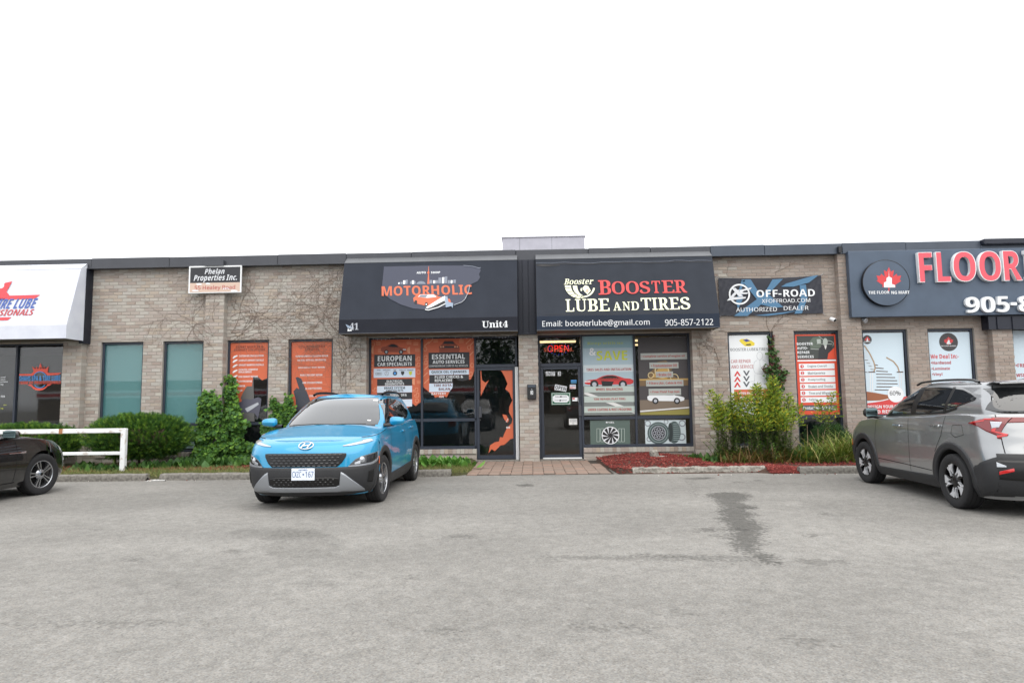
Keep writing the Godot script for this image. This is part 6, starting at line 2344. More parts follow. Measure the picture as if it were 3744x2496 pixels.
# ---------- what the glass mirrors: the far side of the lot, behind the camera
func across_the_lot() -> void:
	var t := thing("parked_car", "dark suv parked behind the photographer, mirrored in the unit 4 glass", "car", Vector3(-3.0, 0, 18.9), PI, "cars behind the camera")
	suv(t, "navy_paint", true)
	var u := t.duplicate()
	u.name = numbered("parked_car")
	add_child(u)
	u.position = Vector3(2.6, 0, 19.4)
	u.rotation.y = 0.0
	u.set_meta("label", "dark suv backed in behind the photographer, mirrored in the unit 3 door")
	t = thing("low_building", "low brown building with red and white band across the lot, mirrored in the glass", "building", Vector3(0, 0, 62))
	var g := G.new()
	g.span(Vector3(-60, 0, 0), Vector3(14, 4.6, 14))
	piece(t, "wall", g, mats["roadbrown"])
	g = G.new()
	g.span(Vector3(-60, 3.2, -0.3), Vector3(14, 3.45, -0.01))
	g.span(Vector3(-60, 2.6, -0.3), Vector3(14, 2.8, -0.01))
	piece(t, "white_band", g, mats["white"])
	g = G.new()
	g.span(Vector3(-60, 2.81, -0.31), Vector3(14, 3.19, -0.01))
	piece(t, "red_band", g, mats["carred"])
	g = G.new()
	for k in 12: g.span(Vector3(-56 + k * 6, 0.3, -0.05), Vector3(-52 + k * 6, 2.5, -0.005))
	piece(t, "shop_window", g, mats["car_glass"])
	var greens := [lin(52, 74, 36), lin(64, 88, 42), lin(44, 64, 32), lin(74, 96, 48)]
	var spots := [[-3.0, 50.0, 9.0, "broad tree across the lot, mirrored left of the unit 4 door"], [3.5, 52.0, 10.0, "broad tree across the lot, mirrored above the unit 3 door"], [10.0, 55.0, 9.5, "broad tree across the lot, mirrored in the tyre shop glass"], [-24.0, 56.0, 8.0, "broad tree across the lot, mirrored in the teal windows"], [20.0, 56.0, 9.0, "broad tree far right across the lot, mirrored in the grey car"]]
	for s in spots:
		rng.seed = int(s[0] * 7.0) + 400
		t = thing("broadleaf_tree", s[3], "tree", Vector3(s[0], 0, s[1]), 0.0, "trees across the lot")
		g = G.new()
		g.tube([Vector3(0, 0, 0), Vector3(0.1, s[2] * 0.3, 0), Vector3(0, s[2] * 0.7, 0.1)], 0.25, 0.08, 8)
		for k in 7:
			var a := k * 0.9
			g.tube([Vector3(0.05, s[2] * (0.3 + 0.05 * k), 0), Vector3(cos(a) * 1.2, s[2] * (0.42 + 0.05 * k), sin(a) * 1.2), Vector3(cos(a) * 2.2, s[2] * (0.5 + 0.06 * k), sin(a) * 2.2)], 0.09, 0.03, 6)
		piece(t, "trunk", g, mats["bark"])
		var where := []
		var tone := []
		var f := FastNoiseLite.new()
		f.seed = int(s[0])
		f.frequency = 0.35
		for k in 3200:
			var d := Vector3(rng.randfn(), rng.randfn(), rng.randfn()).normalized() * pow(rng.randf(), 0.4)
			var p: Vector3 = Vector3(0, s[2] * 0.6, 0) + d * Vector3(3.4, s[2] * 0.4, 3.0)
			if f.get_noise_3dv(p) < -0.12: continue
			where.append(Transform3D(Basis.from_euler(Vector3(rng.randf() * 6, rng.randf() * 6, rng.randf() * 6)).scaled(Vector3.ONE * rng.randf_range(0.25, 0.5)), p))
			tone.append(greens[rng.randi() % 4] * rng.randf_range(0.7, 1.2))
		baked(t, "crown", leaf_mesh(1.0, 0.4), mats["leaf"], where, tone)

func print_unit4_canopy(p):
	PL(p,[-3.507,1.360,-2.450,1.365,-1.597,1.346,-1.197,1.286,-1.183,1.197,-1.224,1.101,-1.193,1.026,-1.254,0.922,-1.413,0.844,-1.459,0.654,-1.541,0.461,-1.613,0.388,-1.794,0.316,-2.037,0.262,-2.257,0.240,-2.500,0.224,-2.746,0.250,-3.047,0.357,-3.302,0.502,-3.446,0.627,-3.521,0.751],1,"banner","torn_banner")
	T(p,"AUTO",-2.710,1.150,-2.493,1.206,3,"white","b")
	T(p,"SHOP",-2.368,1.148,-2.150,1.201,3,"white","b")
	PL(p,[-2.447,0.876,-2.438,1.058,-2.437,1.342,-2.427,1.342,-2.410,1.057,-2.393,0.875],2,"orange","printed_tower")
	C(p,-2.432,1.174,0.028,0.000,3,"orange","printed_tower_pod",1.00)
	R(p,-3.136,0.888,-3.103,0.929,2,"white","printed_tower_block")
	R(p,-3.084,0.886,-3.034,0.941,2,"greyblue","printed_tower_block")
	R(p,-3.022,0.885,-2.970,0.981,2,"white","printed_tower_block")
	R(p,-2.963,0.884,-2.915,0.994,2,"greyblue","printed_tower_block")
	R(p,-2.855,0.882,-2.825,0.956,2,"greyblue","printed_tower_block")
	R(p,-2.813,0.881,-2.761,0.977,2,"white","printed_tower_block")
	R(p,-2.755,0.880,-2.725,0.954,2,"greyblue","printed_tower_block")
	R(p,-2.393,0.885,-2.328,0.979,2,"greyblue","printed_tower_block")
	R(p,-2.308,0.889,-2.258,0.966,2,"white","printed_tower_block")
	R(p,-2.251,0.888,-2.194,0.970,2,"greyblue","printed_tower_block")
	R(p,-2.185,0.886,-2.115,1.038,2,"greyblue","printed_tower_block")
	R(p,-2.098,0.885,-2.046,1.045,2,"white","printed_tower_block")
	R(p,-2.036,0.883,-1.974,1.062,2,"greyblue","printed_tower_block")
	R(p,-1.960,0.876,-1.905,0.964,2,"greyblue","printed_tower_block")
	R(p,-1.891,0.881,-1.848,0.963,2,"white","printed_tower_block")
	R(p,-1.831,0.885,-1.769,0.975,2,"greyblue","printed_tower_block")
	PL(p,[-2.703,0.879,-2.690,0.917,-2.644,0.946,-2.595,0.954,-2.537,0.941,-2.496,0.910,-2.480,0.874],2,"greyblue","printed_dome")
	T(p,"MOTORHOLIC",-3.528,0.585,-1.373,0.833,3,"orange","b",-.08)
	PL(p,[-2.760,0.518,-2.689,0.590,-2.617,0.615,-2.271,0.611,-2.170,0.547,-1.897,0.474,-1.865,0.393,-1.991,0.342,-2.406,0.296,-2.654,0.368,-2.743,0.424],4,"orange","printed_car")
	PL(p,[-2.650,0.543,-2.603,0.596,-2.283,0.595,-2.206,0.534,-2.415,0.511],5,"white","printed_window")
	PL(p,[-2.625,0.542,-2.591,0.588,-2.418,0.587,-2.465,0.528],6,"greyblue","printed_pane")
	C(p,-2.693,0.409,0.034,0.000,5,"dark","printed_wheel",1.43)
	C(p,-2.444,0.345,0.037,0.000,5,"dark","printed_wheel",1.47)
	C(p,-2.444,0.345,0.017,0.000,6,"white","printed_rim",1.00)
	PL(p,[-2.454,0.271,-2.263,0.401,-2.071,0.531,-2.010,0.557,-1.982,0.449,-2.005,0.395,-2.403,0.230],6,"white","torn_white")
	PL(p,[-2.457,0.231,-2.331,0.268,-2.019,0.436,-1.991,0.342,-2.010,0.310,-2.389,0.200],7,"dark","torn_hole")
	LN(p,[-2.468,0.218,-2.389,0.197,-2.160,0.265,-1.996,0.355],0.0200,8,"white","torn_edge")
	LN(p,[-1.187,1.281,-1.209,1.259,-1.372,1.313,-1.597,1.343],0.0140,8,"greyblue","torn_edge")
	LN(p,[-1.437,0.817,-1.459,0.654,-1.541,0.461,-1.613,0.388,-1.794,0.316],0.0120,8,"silver","torn_edge")
	PL(p,[-2.016,0.503,-1.961,0.556,-1.924,0.394,-1.815,0.365,-1.822,0.237,-1.855,0.286,-1.983,0.256],9,"flap","torn_flap")
func print_unit4_valance(p):
	T(p,"41",-4.219,3.129,-4.011,3.285,3,"silver","sb")
	T(p,"Unit4",-1.137,3.127,-0.541,3.284,3,"white","sb")
	PL(p,[-4.313,3.264,-4.145,3.183,-4.218,3.123,-4.268,3.185],2,"flap","torn_sticker")
	PL(p,[-4.255,3.173,-4.157,3.147,-4.169,3.103,-4.267,3.093],2,"white","torn_sticker")
func print_unit3_canopy(p):
	T(p,"B",1.575,0.514,1.867,0.886,3,"signred","sb")
	T(p,"O",1.886,0.521,2.184,0.847,3,"signred","sb")
	T(p,"O",2.214,0.522,2.512,0.845,3,"signred","sb")
	T(p,"S",2.529,0.524,2.771,0.839,3,"signred","sb")
	T(p,"T",2.813,0.530,3.013,0.842,3,"signred","sb")
	T(p,"E",3.050,0.527,3.328,0.850,3,"signred","sb")
	T(p,"R",3.340,0.526,3.618,0.849,3,"signred","sb")
	T(p,"L",0.799,0.100,0.992,0.412,3,"cream","sb")
	T(p,"U",1.017,0.100,1.282,0.413,3,"cream","sb")
	T(p,"B",1.306,0.100,1.535,0.412,3,"cream","sb")
	T(p,"E",1.559,0.098,1.807,0.415,3,"cream","sb")
	T(p,"A",1.894,0.105,2.074,0.316,3,"cream","sb")
	T(p,"N",2.110,0.106,2.278,0.322,3,"cream","sb")
	T(p,"D",2.302,0.108,2.482,0.324,3,"cream","sb")
	T(p,"T",2.533,0.105,2.768,0.409,3,"cream","sb")
	T(p,"I",2.785,0.104,2.905,0.410,3,"cream","sb")
	T(p,"R",2.929,0.105,3.168,0.411,3,"cream","sb")
	T(p,"E",3.181,0.106,3.408,0.412,3,"cream","sb")
	T(p,"S",3.432,0.106,3.654,0.412,3,"cream","sb")
	T(p,"Booster",0.776,0.790,1.485,0.940,3,"cream","sb",.25)
	PL(p,[0.797,0.770,0.799,0.727,0.806,0.684,0.819,0.643,0.838,0.604,0.862,0.568,0.891,0.535,0.924,0.506,0.961,0.482,1.001,0.462,1.043,0.447,1.088,0.438,1.133,0.434,1.178,0.436,1.223,0.444,1.242,0.482,1.208,0.479,1.175,0.480,1.142,0.485,1.111,0.495,1.081,0.509,1.052,0.527,1.026,0.548,1.003,0.573,0.983,0.600,0.966,0.630,0.953,0.663,0.944,0.697,0.939,0.732,0.939,0.767],2,"cream","printed_tyre")
	PL(p,[0.982,0.761,0.983,0.734,0.985,0.707,0.989,0.681,0.996,0.655,1.005,0.631,1.016,0.608,1.028,0.586,1.043,0.566,1.059,0.548,1.076,0.532,1.095,0.518,1.115,0.507,1.135,0.498,1.157,0.491,1.206,0.512,1.190,0.517,1.176,0.525,1.162,0.536,1.149,0.548,1.137,0.563,1.126,0.580,1.116,0.598,1.107,0.618,1.100,0.639,1.094,0.662,1.089,0.685,1.086,0.709,1.085,0.734,1.085,0.759],2,"cream","printed_tyre_ring")
	PL(p,[1.195,0.453,1.224,0.451,1.253,0.453,1.281,0.458,1.309,0.466,1.337,0.478,1.362,0.492,1.387,0.509,1.409,0.529,1.430,0.551,1.448,0.575,1.464,0.602,1.477,0.630,1.487,0.659,1.494,0.689,1.453,0.694,1.447,0.668,1.438,0.643,1.426,0.618,1.412,0.595,1.396,0.574,1.378,0.554,1.358,0.537,1.336,0.522,1.313,0.509,1.289,0.499,1.264,0.492,1.238,0.488,1.213,0.486,1.187,0.488],2,"cream","printed_rim_arc")
	LN(p,[0.800,0.712,0.933,0.693],0.0120,3,"canopy","printed_tread")
	LN(p,[0.838,0.604,0.966,0.610],0.0120,3,"canopy","printed_tread")
	LN(p,[0.913,0.515,1.022,0.543],0.0120,3,"canopy","printed_tread")
	LN(p,[1.015,0.456,1.096,0.497],0.0120,3,"canopy","printed_tread")
	LN(p,[1.133,0.434,1.180,0.477],0.0120,3,"canopy","printed_tread")
	PL(p,[1.204,0.694,1.268,0.766,1.341,0.740,1.396,0.622,1.314,0.527,1.249,0.598],3,"cream","printed_oil_can")
	PL(p,[1.200,0.653,1.195,0.628,1.183,0.613,1.170,0.613,1.159,0.629,1.156,0.654,1.162,0.679,1.173,0.695,1.187,0.695,1.197,0.679,1.200,0.653],3,"cream","printed_drop")
	T(p,"OIL",1.270,0.584,1.359,0.664,4,"signred","b",.3)
	LN(p,[0.128,1.334,0.302,1.338,0.476,1.329,0.650,1.336,0.823,1.338,0.996,1.329,1.169,1.315,1.342,1.318,1.516,1.319,1.689,1.334,1.862,1.325,2.035,1.332,2.207,1.335,2.380,1.336,2.552,1.333,2.723,1.313,2.895,1.316,3.067,1.317,3.239,1.317,3.413,1.333,3.584,1.330,3.755,1.321,3.926,1.318,4.097,1.315,4.268,1.314],0.0120,2,"dark","torn_seam")
	LN(p,[0.129,1.377,0.303,1.371,0.477,1.361,0.651,1.371,0.825,1.380,0.998,1.364,1.171,1.357,1.344,1.344,1.517,1.346,1.691,1.367,1.864,1.363,2.036,1.359,2.210,1.368,2.382,1.364,2.554,1.361,2.726,1.348,2.898,1.352,3.070,1.349,3.242,1.353,3.416,1.375,3.588,1.368,3.757,1.350,3.930,1.362,4.101,1.358,4.271,1.346],0.0060,2,"greyblue","torn_seam")
	PL(p,[0.133,1.307,0.178,1.340,0.488,1.313,0.699,1.314,0.686,1.292,0.289,1.276],2,"dark","torn_gap")
	LN(p,[0.311,0.046,0.455,0.038,0.599,0.038,0.744,0.040,0.887,0.022,1.032,0.042,1.176,0.035,1.320,0.039,1.464,0.027,1.608,0.035,1.751,0.032,1.894,0.020,2.038,0.030,2.181,0.023,2.324,0.013,2.469,0.033,2.612,0.032,2.755,0.027,2.896,0.012,3.040,0.014,3.183,0.023,3.326,0.019,3.469,0.022,3.610,0.014,3.754,0.023,3.894,0.005,4.036,-0.001,4.178,-0.004],0.0050,2,"dark","torn_seam")
func print_unit3_valance(p):
	T(p,"Email: boosterlube@gmail.com",0.251,3.087,2.703,3.261,3,"white","r")
	T(p,"905-857-2122",3.053,3.099,4.143,3.243,3,"white","r")
func print_left_canopy(p):
	T(p,"SHAHS SPA & TIRE LUBE",-14.301,0.436,-11.795,0.693,3,"signblue","b",.2)
	T(p,"TEAM OF PROFESSIONALS",-14.277,0.254,-11.810,0.410,3,"dullred","b",.2)
	PL(p,[-12.893,0.708,-12.612,0.717,-12.552,0.779,-11.778,0.788,-11.885,0.688,-12.601,0.678],2,"wingred","printed_wing")
	PL(p,[-13.189,0.839,-12.923,1.085,-12.782,0.998,-12.739,1.124,-12.568,1.162,-12.633,0.883,-12.545,0.798,-12.629,0.684,-12.991,0.691],2,"wingred","printed_crown")
	C(p,-12.802,1.041,0.068,0.000,3,"awnwhite","printed_gap",1.00)
	PL(p,[-13.106,0.207,-12.319,0.214,-12.398,0.134,-13.083,0.131],2,"wingred","printed_wing")
func print_gear_decal(p):
	T(p,"SHAHS SPA & TIRE LUBE",-12.764,2.098,-11.718,2.221,4,"skyblue","b")
	T(p,"TEAM OF PROFESSIONALS",-12.763,2.018,-11.704,2.089,4,"gearred","b")
	PL(p,[-12.779,2.274,-12.467,2.273,-12.410,2.333,-12.457,2.461,-12.388,2.404,-12.339,2.454,-12.293,2.403,-12.248,2.546,-12.194,2.401,-12.148,2.451,-12.102,2.400,-12.034,2.458,-12.054,2.314,-12.010,2.288,-11.704,2.287,-11.774,2.243,-12.050,2.227,-12.140,2.307,-12.245,2.331,-12.348,2.302,-12.430,2.227,-12.768,2.232],2,"gearred","printed_crown")
	PL(p,[-12.548,2.009,-12.444,2.008,-12.398,1.957,-12.309,1.917,-12.222,1.909,-12.137,1.919,-12.062,1.964,-12.038,2.007,-11.931,2.012,-11.985,1.976,-12.036,1.968,-12.085,1.910,-12.151,1.869,-12.245,1.853,-12.341,1.872,-12.413,1.915,-12.450,1.969,-12.502,1.975],2,"gearred","printed_gear")
	LN(p,[-12.399,2.209,-12.388,2.234,-12.375,2.256,-12.359,2.276,-12.340,2.293,-12.319,2.306,-12.296,2.315,-12.273,2.321,-12.248,2.322,-12.224,2.320,-12.200,2.314,-12.176,2.304,-12.154,2.290,-12.133,2.273,-12.115,2.252,-12.099,2.230,-12.085,2.205],0.0180,3,"skyblue","printed_ring")
	LN(p,[-12.106,1.991,-12.118,1.976,-12.131,1.963,-12.146,1.952,-12.161,1.942,-12.178,1.935,-12.196,1.930,-12.214,1.926,-12.232,1.926,-12.250,1.927,-12.269,1.931,-12.287,1.936,-12.305,1.944,-12.321,1.954,-12.337,1.966,-12.352,1.980,-12.365,1.995],0.0180,3,"skyblue","printed_ring")
	C(p,-12.371,2.412,0.017,0.000,3,"dark","printed_jewel",1.00)
	C(p,-12.310,2.411,0.017,0.000,3,"dark","printed_jewel",1.00)
	C(p,-12.232,2.410,0.017,0.000,3,"dark","printed_jewel",1.00)
	C(p,-12.163,2.409,0.017,0.000,3,"dark","printed_jewel",1.00)
	C(p,-12.120,2.408,0.017,0.000,3,"dark","printed_jewel",1.00)
func print_side_pane_text(p):
	T(p,"y and",-13.242,2.170,-13.121,2.221,3,"white","b")
	T(p,"ery's",-13.239,2.111,-13.121,2.159,3,"white","b")
	T(p,"pension",-13.236,2.060,-13.057,2.107,3,"white","b")
	T(p,"ing",-13.232,1.993,-13.162,2.044,3,"white","b")
	T(p,"FER",-13.205,1.699,-13.103,1.747,3,"white","b")
	T(p,"after",-13.132,1.500,-13.046,1.529,3,"limeprint","b")
	T(p,"ng",-13.196,1.404,-13.130,1.441,3,"limeprint","b")
func print_property_sign(p):
	R(p,-8.334,4.414,-7.095,4.798,1,"signblack","sign_field")
	R(p,-8.337,4.184,-7.095,4.412,1,"signbeige","sign_field")
	T(p,"Phelan",-7.975,4.627,-7.468,4.767,3,"silverw","b",.22)
	T(p,"Properties Inc.",-8.255,4.419,-7.139,4.616,3,"silverw","b",.22)
	T(p,"55 Healey Road",-8.214,4.218,-7.211,4.347,3,"dullred","r")
	PL(p,[-8.186,4.397,-8.109,4.411,-8.030,4.387,-8.050,4.361,-8.159,4.363],2,"white","peeled_patch")
	PL(p,[-7.953,4.403,-7.888,4.418,-7.823,4.393,-7.843,4.370,-7.926,4.372],2,"white","peeled_patch")
	PL(p,[-7.534,4.274,-7.431,4.287,-7.327,4.262,-7.347,4.244,-7.508,4.247],2,"white","peeled_patch")
	PL(p,[-8.285,4.236,-8.194,4.250,-8.103,4.225,-8.123,4.207,-8.258,4.210],2,"white","peeled_patch")
	PL(p,[-7.326,4.218,-7.235,4.232,-7.144,4.207,-7.164,4.181,-7.299,4.184],2,"white","peeled_patch")
func print_muffler_poster(p):
	PL(p,[-6.868,2.134,-6.811,1.029,-7.218,1.034,-7.409,1.385,-7.232,1.588,-7.109,1.868],-1,"reflection_grey","painted_reflection")  # grey sheet paints the reflection of the bare glass in the torn hole
	PL(p,[-7.504,2.964,-6.495,2.969,-6.483,2.154,-6.515,2.085,-6.644,2.028,-6.745,2.114,-6.868,2.134,-6.896,1.890,-7.021,1.887,-7.101,1.760,-7.168,1.607,-7.126,1.509,-7.237,1.467,-7.339,1.384,-7.412,1.488],0,"orange","poster_sheet")
	T(p,"EXPERT MUFFLER &",-7.318,2.826,-6.631,2.886,2,"brownprint","b")
	T(p,"EXHAUST SOLUTIONS",-7.355,2.756,-6.590,2.815,2,"brownprint","b")
	T(p,"CUSTOM WELDING SOLUTIONS",-7.233,2.613,-6.618,2.657,2,"white","b")
	T(p,"COMPLETE EXHAUST INSTALLS",-7.236,2.504,-6.616,2.548,2,"white","b")
	T(p,"EXHAUST MANIFOLD INSTALLS",-7.233,2.390,-6.611,2.434,2,"white","b")
	T(p,"CATALYTIC CONVERTER",-7.235,2.275,-6.754,2.319,2,"white","b")
	T(p,"REPLACEMENTS",-7.234,2.217,-6.910,2.261,2,"white","b")
	T(p,"OEM EXHAUST REPAIRS",-7.236,2.103,-6.750,2.146,2,"white","b")
	T(p,"FLEX PIPE REPAIR",-7.236,1.988,-6.896,2.032,2,"white","b")
	T(p,"PERFOR",-7.235,1.873,-7.063,1.917,2,"white","b")
	T(p,"ALUM",-7.232,1.761,-7.133,1.805,2,"white","b")
	PL(p,[-7.399,2.584,-7.364,2.635,-7.286,2.660,-7.267,2.639,-7.324,2.603,-7.373,2.573],2,"white","printed_icon")
	PL(p,[-7.397,2.480,-7.361,2.531,-7.283,2.556,-7.265,2.535,-7.321,2.500,-7.370,2.469],2,"white","printed_icon")
	PL(p,[-7.393,2.359,-7.358,2.410,-7.280,2.434,-7.261,2.413,-7.318,2.378,-7.367,2.348],2,"white","printed_icon")
	PL(p,[-7.390,2.227,-7.355,2.278,-7.277,2.303,-7.258,2.282,-7.315,2.246,-7.364,2.216],2,"white","printed_icon")
	PL(p,[-7.386,2.093,-7.351,2.144,-7.273,2.169,-7.255,2.148,-7.311,2.112,-7.360,2.082],2,"white","printed_icon")
	PL(p,[-7.384,1.982,-7.348,2.033,-7.271,2.058,-7.252,2.037,-7.308,2.002,-7.357,1.972],2,"white","printed_icon")
	PL(p,[-7.381,1.869,-7.345,1.920,-7.268,1.945,-7.249,1.924,-7.305,1.889,-7.354,1.858],2,"white","printed_icon")
	PL(p,[-7.377,1.751,-7.342,1.802,-7.265,1.826,-7.246,1.806,-7.302,1.770,-7.351,1.740],2,"white","printed_icon")
	PL(p,[-7.373,1.592,-7.338,1.643,-7.261,1.667,-7.242,1.647,-7.298,1.611,-7.347,1.581],2,"white","printed_icon")
	PL(p,[-7.331,1.384,-7.282,1.486,-7.165,1.510,-7.076,1.585,-6.920,1.558,-6.739,1.619,-6.655,1.580,-6.669,1.376,-6.727,1.096,-6.808,1.224,-6.964,1.252,-7.171,1.229],1,"greyviolet","torn_print")
	PL(p,[-7.057,1.342,-6.736,1.491,-6.709,1.440,-6.990,1.252],2,"silver","printed_bumper")
func print_collision_poster(p):
	PL(p,[-5.892,2.133,-5.632,2.129,-5.388,1.409,-5.412,1.257,-5.877,1.263],-1,"reflection_slate","painted_reflection")  # blue-grey sheet, a painted glass reflection where the poster is torn away
	PL(p,[-5.928,2.972,-4.904,2.969,-4.891,1.454,-5.414,1.435,-5.522,1.717,-5.670,2.052,-5.762,2.100,-5.813,2.080,-5.718,1.797,-5.783,1.836,-5.859,1.748,-5.804,1.543,-5.787,1.338,-5.899,1.340],0,"orange","poster_sheet")
	T(p,"COLLISION REPAIR",-5.748,2.811,-5.084,2.873,2,"brownprint","b")
	T(p,"SERVICES",-5.591,2.741,-5.247,2.796,2,"brownprint","b")
	T(p,"COMPREHENSIVE COLLISION REPAIR",-5.822,2.584,-5.011,2.628,2,"white","b")
	T(p,"WE DEAL WITH ALL INSURANCES",-5.776,2.486,-5.061,2.530,2,"white","b")
	T(p,"HIGH-QUALITY BODY REPAIRS",-5.752,2.300,-5.082,2.344,2,"white","b")
	T(p,"PAINTLESS DENT REPAIR",-5.697,2.118,-5.145,2.162,2,"white","b")
	T(p,"AME STRAIGHTENING",-5.645,1.933,-5.150,1.977,2,"white","b")
	T(p,"AL CAR PROVIDED",-5.568,1.792,-5.161,1.835,2,"white","b")
	T(p,"STIMATES",-5.461,1.608,-5.288,1.651,2,"white","b")
	LN(p,[-5.755,2.457,-5.066,2.449],0.0060,2,"peach","printed_small_text")
	LN(p,[-5.546,2.410,-5.312,2.409],0.0060,2,"peach","printed_small_text")
	LN(p,[-5.752,2.275,-5.077,2.267],0.0060,2,"peach","printed_small_text")
	LN(p,[-5.517,2.227,-5.322,2.227],0.0060,2,"peach","printed_small_text")
	LN(p,[-5.697,2.096,-5.087,2.090],0.0060,2,"peach","printed_small_text")
	LN(p,[-5.501,2.047,-5.333,2.047],0.0060,2,"peach","printed_small_text")
	LN(p,[-5.616,1.911,-5.020,1.905],0.0060,2,"peach","printed_small_text")
	LN(p,[-5.575,1.774,-5.005,1.769],0.0060,2,"peach","printed_small_text")
func print_european_poster(p):
	PL(p,[-4.008,2.989,-2.723,2.986,-2.724,1.439,-2.780,1.409,-2.844,1.347,-2.882,1.373,-2.921,1.411,-2.985,1.336,-3.291,1.188,-3.996,1.197],0,"orange","poster_sheet")
	LN(p,[-3.862,2.871,-3.868,2.845,-3.883,2.826,-3.904,2.820,-3.924,2.827,-3.940,2.846,-3.945,2.872,-3.940,2.898,-3.925,2.916,-3.904,2.923,-3.883,2.916,-3.868,2.897,-3.862,2.871],0.0120,1,"peach","printed_motif")
	LN(p,[-3.832,2.927,-3.718,2.925],0.0120,1,"peach","printed_motif")
	LN(p,[-3.832,2.896,-3.718,2.894],0.0120,1,"peach","printed_motif")
	LN(p,[-3.831,2.865,-3.717,2.863],0.0120,1,"peach","printed_motif")
	PL(p,[-3.890,2.636,-3.917,2.644,-3.941,2.663,-3.957,2.692,-3.963,2.725,-3.957,2.759,-3.942,2.787,-3.918,2.805,-3.891,2.812],1,"peach","printed_motif")
	LN(p,[-3.779,2.745,-3.665,2.744],0.0120,1,"peach","printed_motif")
	LN(p,[-3.779,2.715,-3.665,2.713],0.0120,1,"peach","printed_motif")
	LN(p,[-3.779,2.684,-3.665,2.682],0.0120,1,"peach","printed_motif")
	LN(p,[-3.069,2.927,-2.955,2.925],0.0120,1,"peach","printed_motif")
	LN(p,[-3.069,2.896,-2.955,2.895],0.0120,1,"peach","printed_motif")
	LN(p,[-3.069,2.865,-2.955,2.864],0.0120,1,"peach","printed_motif")
	PL(p,[-2.986,2.622,-3.013,2.629,-3.037,2.649,-3.053,2.677,-3.058,2.711,-3.053,2.744,-3.037,2.772,-3.014,2.791,-2.986,2.797],1,"peach","printed_motif")
	LN(p,[-2.901,2.899,-2.787,2.897],0.0120,1,"peach","printed_motif")
	LN(p,[-2.901,2.868,-2.787,2.866],0.0120,1,"peach","printed_motif")
	LN(p,[-2.901,2.837,-2.787,2.835],0.0120,1,"peach","printed_motif")
	LN(p,[-2.862,2.744,-2.749,2.742],0.0120,1,"peach","printed_motif")
	LN(p,[-2.862,2.713,-2.749,2.711],0.0120,1,"peach","printed_motif")
	LN(p,[-2.862,2.682,-2.749,2.680],0.0120,1,"peach","printed_motif")
	LN(p,[-4.018,2.499,-3.966,2.499,-3.967,2.545,-3.904,2.544,-3.904,2.457,-4.007,2.458,-4.018,2.499],0.0120,1,"peach","printed_motif")
	LN(p,[-4.017,2.320,-3.965,2.319,-3.965,2.365,-3.903,2.364,-3.903,2.277,-4.006,2.278,-4.017,2.320],0.0120,1,"peach","printed_motif")
	LN(p,[-2.857,2.494,-2.805,2.493,-2.805,2.540,-2.744,2.539,-2.744,2.451,-2.847,2.453,-2.857,2.494],0.0120,1,"peach","printed_motif")
	LN(p,[-2.857,2.353,-2.805,2.352,-2.805,2.399,-2.744,2.398,-2.744,2.311,-2.847,2.312,-2.857,2.353],0.0120,1,"peach","printed_motif")
	LN(p,[-3.910,2.164,-3.915,2.139,-3.930,2.120,-3.951,2.114,-3.971,2.121,-3.987,2.140,-3.992,2.165,-3.987,2.191,-3.972,2.209,-3.951,2.216,-3.931,2.209,-3.916,2.190,-3.910,2.164],0.0120,1,"peach","printed_motif")
	LN(p,[-2.739,2.172,-2.744,2.147,-2.759,2.128,-2.780,2.122,-2.800,2.129,-2.815,2.148,-2.821,2.174,-2.815,2.199,-2.800,2.218,-2.780,2.224,-2.759,2.217,-2.744,2.198,-2.739,2.172],0.0120,1,"peach","printed_motif")
	LN(p,[-4.019,1.979,-3.906,1.977],0.0120,1,"peach","printed_motif")
	LN(p,[-4.019,1.948,-3.906,1.947],0.0120,1,"peach","printed_motif")
	LN(p,[-4.019,1.918,-3.906,1.916],0.0120,1,"peach","printed_motif")
	PL(p,[-2.870,1.858,-2.897,1.865,-2.920,1.884,-2.936,1.912,-2.942,1.945,-2.936,1.979,-2.921,2.007,-2.897,2.025,-2.870,2.031],1,"peach","printed_motif")
	LN(p,[-2.823,1.962,-2.711,1.960],0.0120,1,"peach","printed_motif")
	LN(p,[-2.823,1.931,-2.711,1.929],0.0120,1,"peach","printed_motif")
	LN(p,[-2.823,1.900,-2.711,1.899],0.0120,1,"peach","printed_motif")
	LN(p,[-3.910,1.755,-3.858,1.755,-3.859,1.801,-3.797,1.800,-3.796,1.713,-3.899,1.714,-3.910,1.755],0.0120,1,"peach","printed_motif")
	LN(p,[-2.908,1.741,-2.857,1.741,-2.857,1.786,-2.795,1.785,-2.795,1.699,-2.898,1.700,-2.908,1.741],0.0120,1,"peach","printed_motif")
	LN(p,[-2.882,1.614,-2.831,1.613,-2.831,1.659,-2.770,1.658,-2.770,1.572,-2.872,1.573,-2.882,1.614],0.0120,1,"peach","printed_motif")
	LN(p,[-2.777,1.480,-2.783,1.455,-2.798,1.437,-2.818,1.430,-2.839,1.437,-2.854,1.456,-2.859,1.481,-2.854,1.507,-2.839,1.525,-2.818,1.532,-2.798,1.525,-2.783,1.506,-2.777,1.480],0.0120,1,"peach","printed_motif")
	PL(p,[-3.084,2.715,-3.096,2.746,-3.146,2.767,-3.234,2.785,-3.309,2.849,-3.372,2.875,-3.447,2.879,-3.522,2.852,-3.584,2.813,-3.666,2.803,-3.709,2.770,-3.703,2.708,-3.665,2.679,-3.134,2.665,-3.090,2.681],2,"orangedark","printed_car")
	PL(p,[-3.271,2.791,-3.328,2.843,-3.378,2.861,-3.441,2.865,-3.484,2.849,-3.534,2.810,-3.396,2.793],3,"dark","printed_window")
	C(p,-3.209,2.671,0.053,0.000,3,"dark","printed_wheel",1.00)
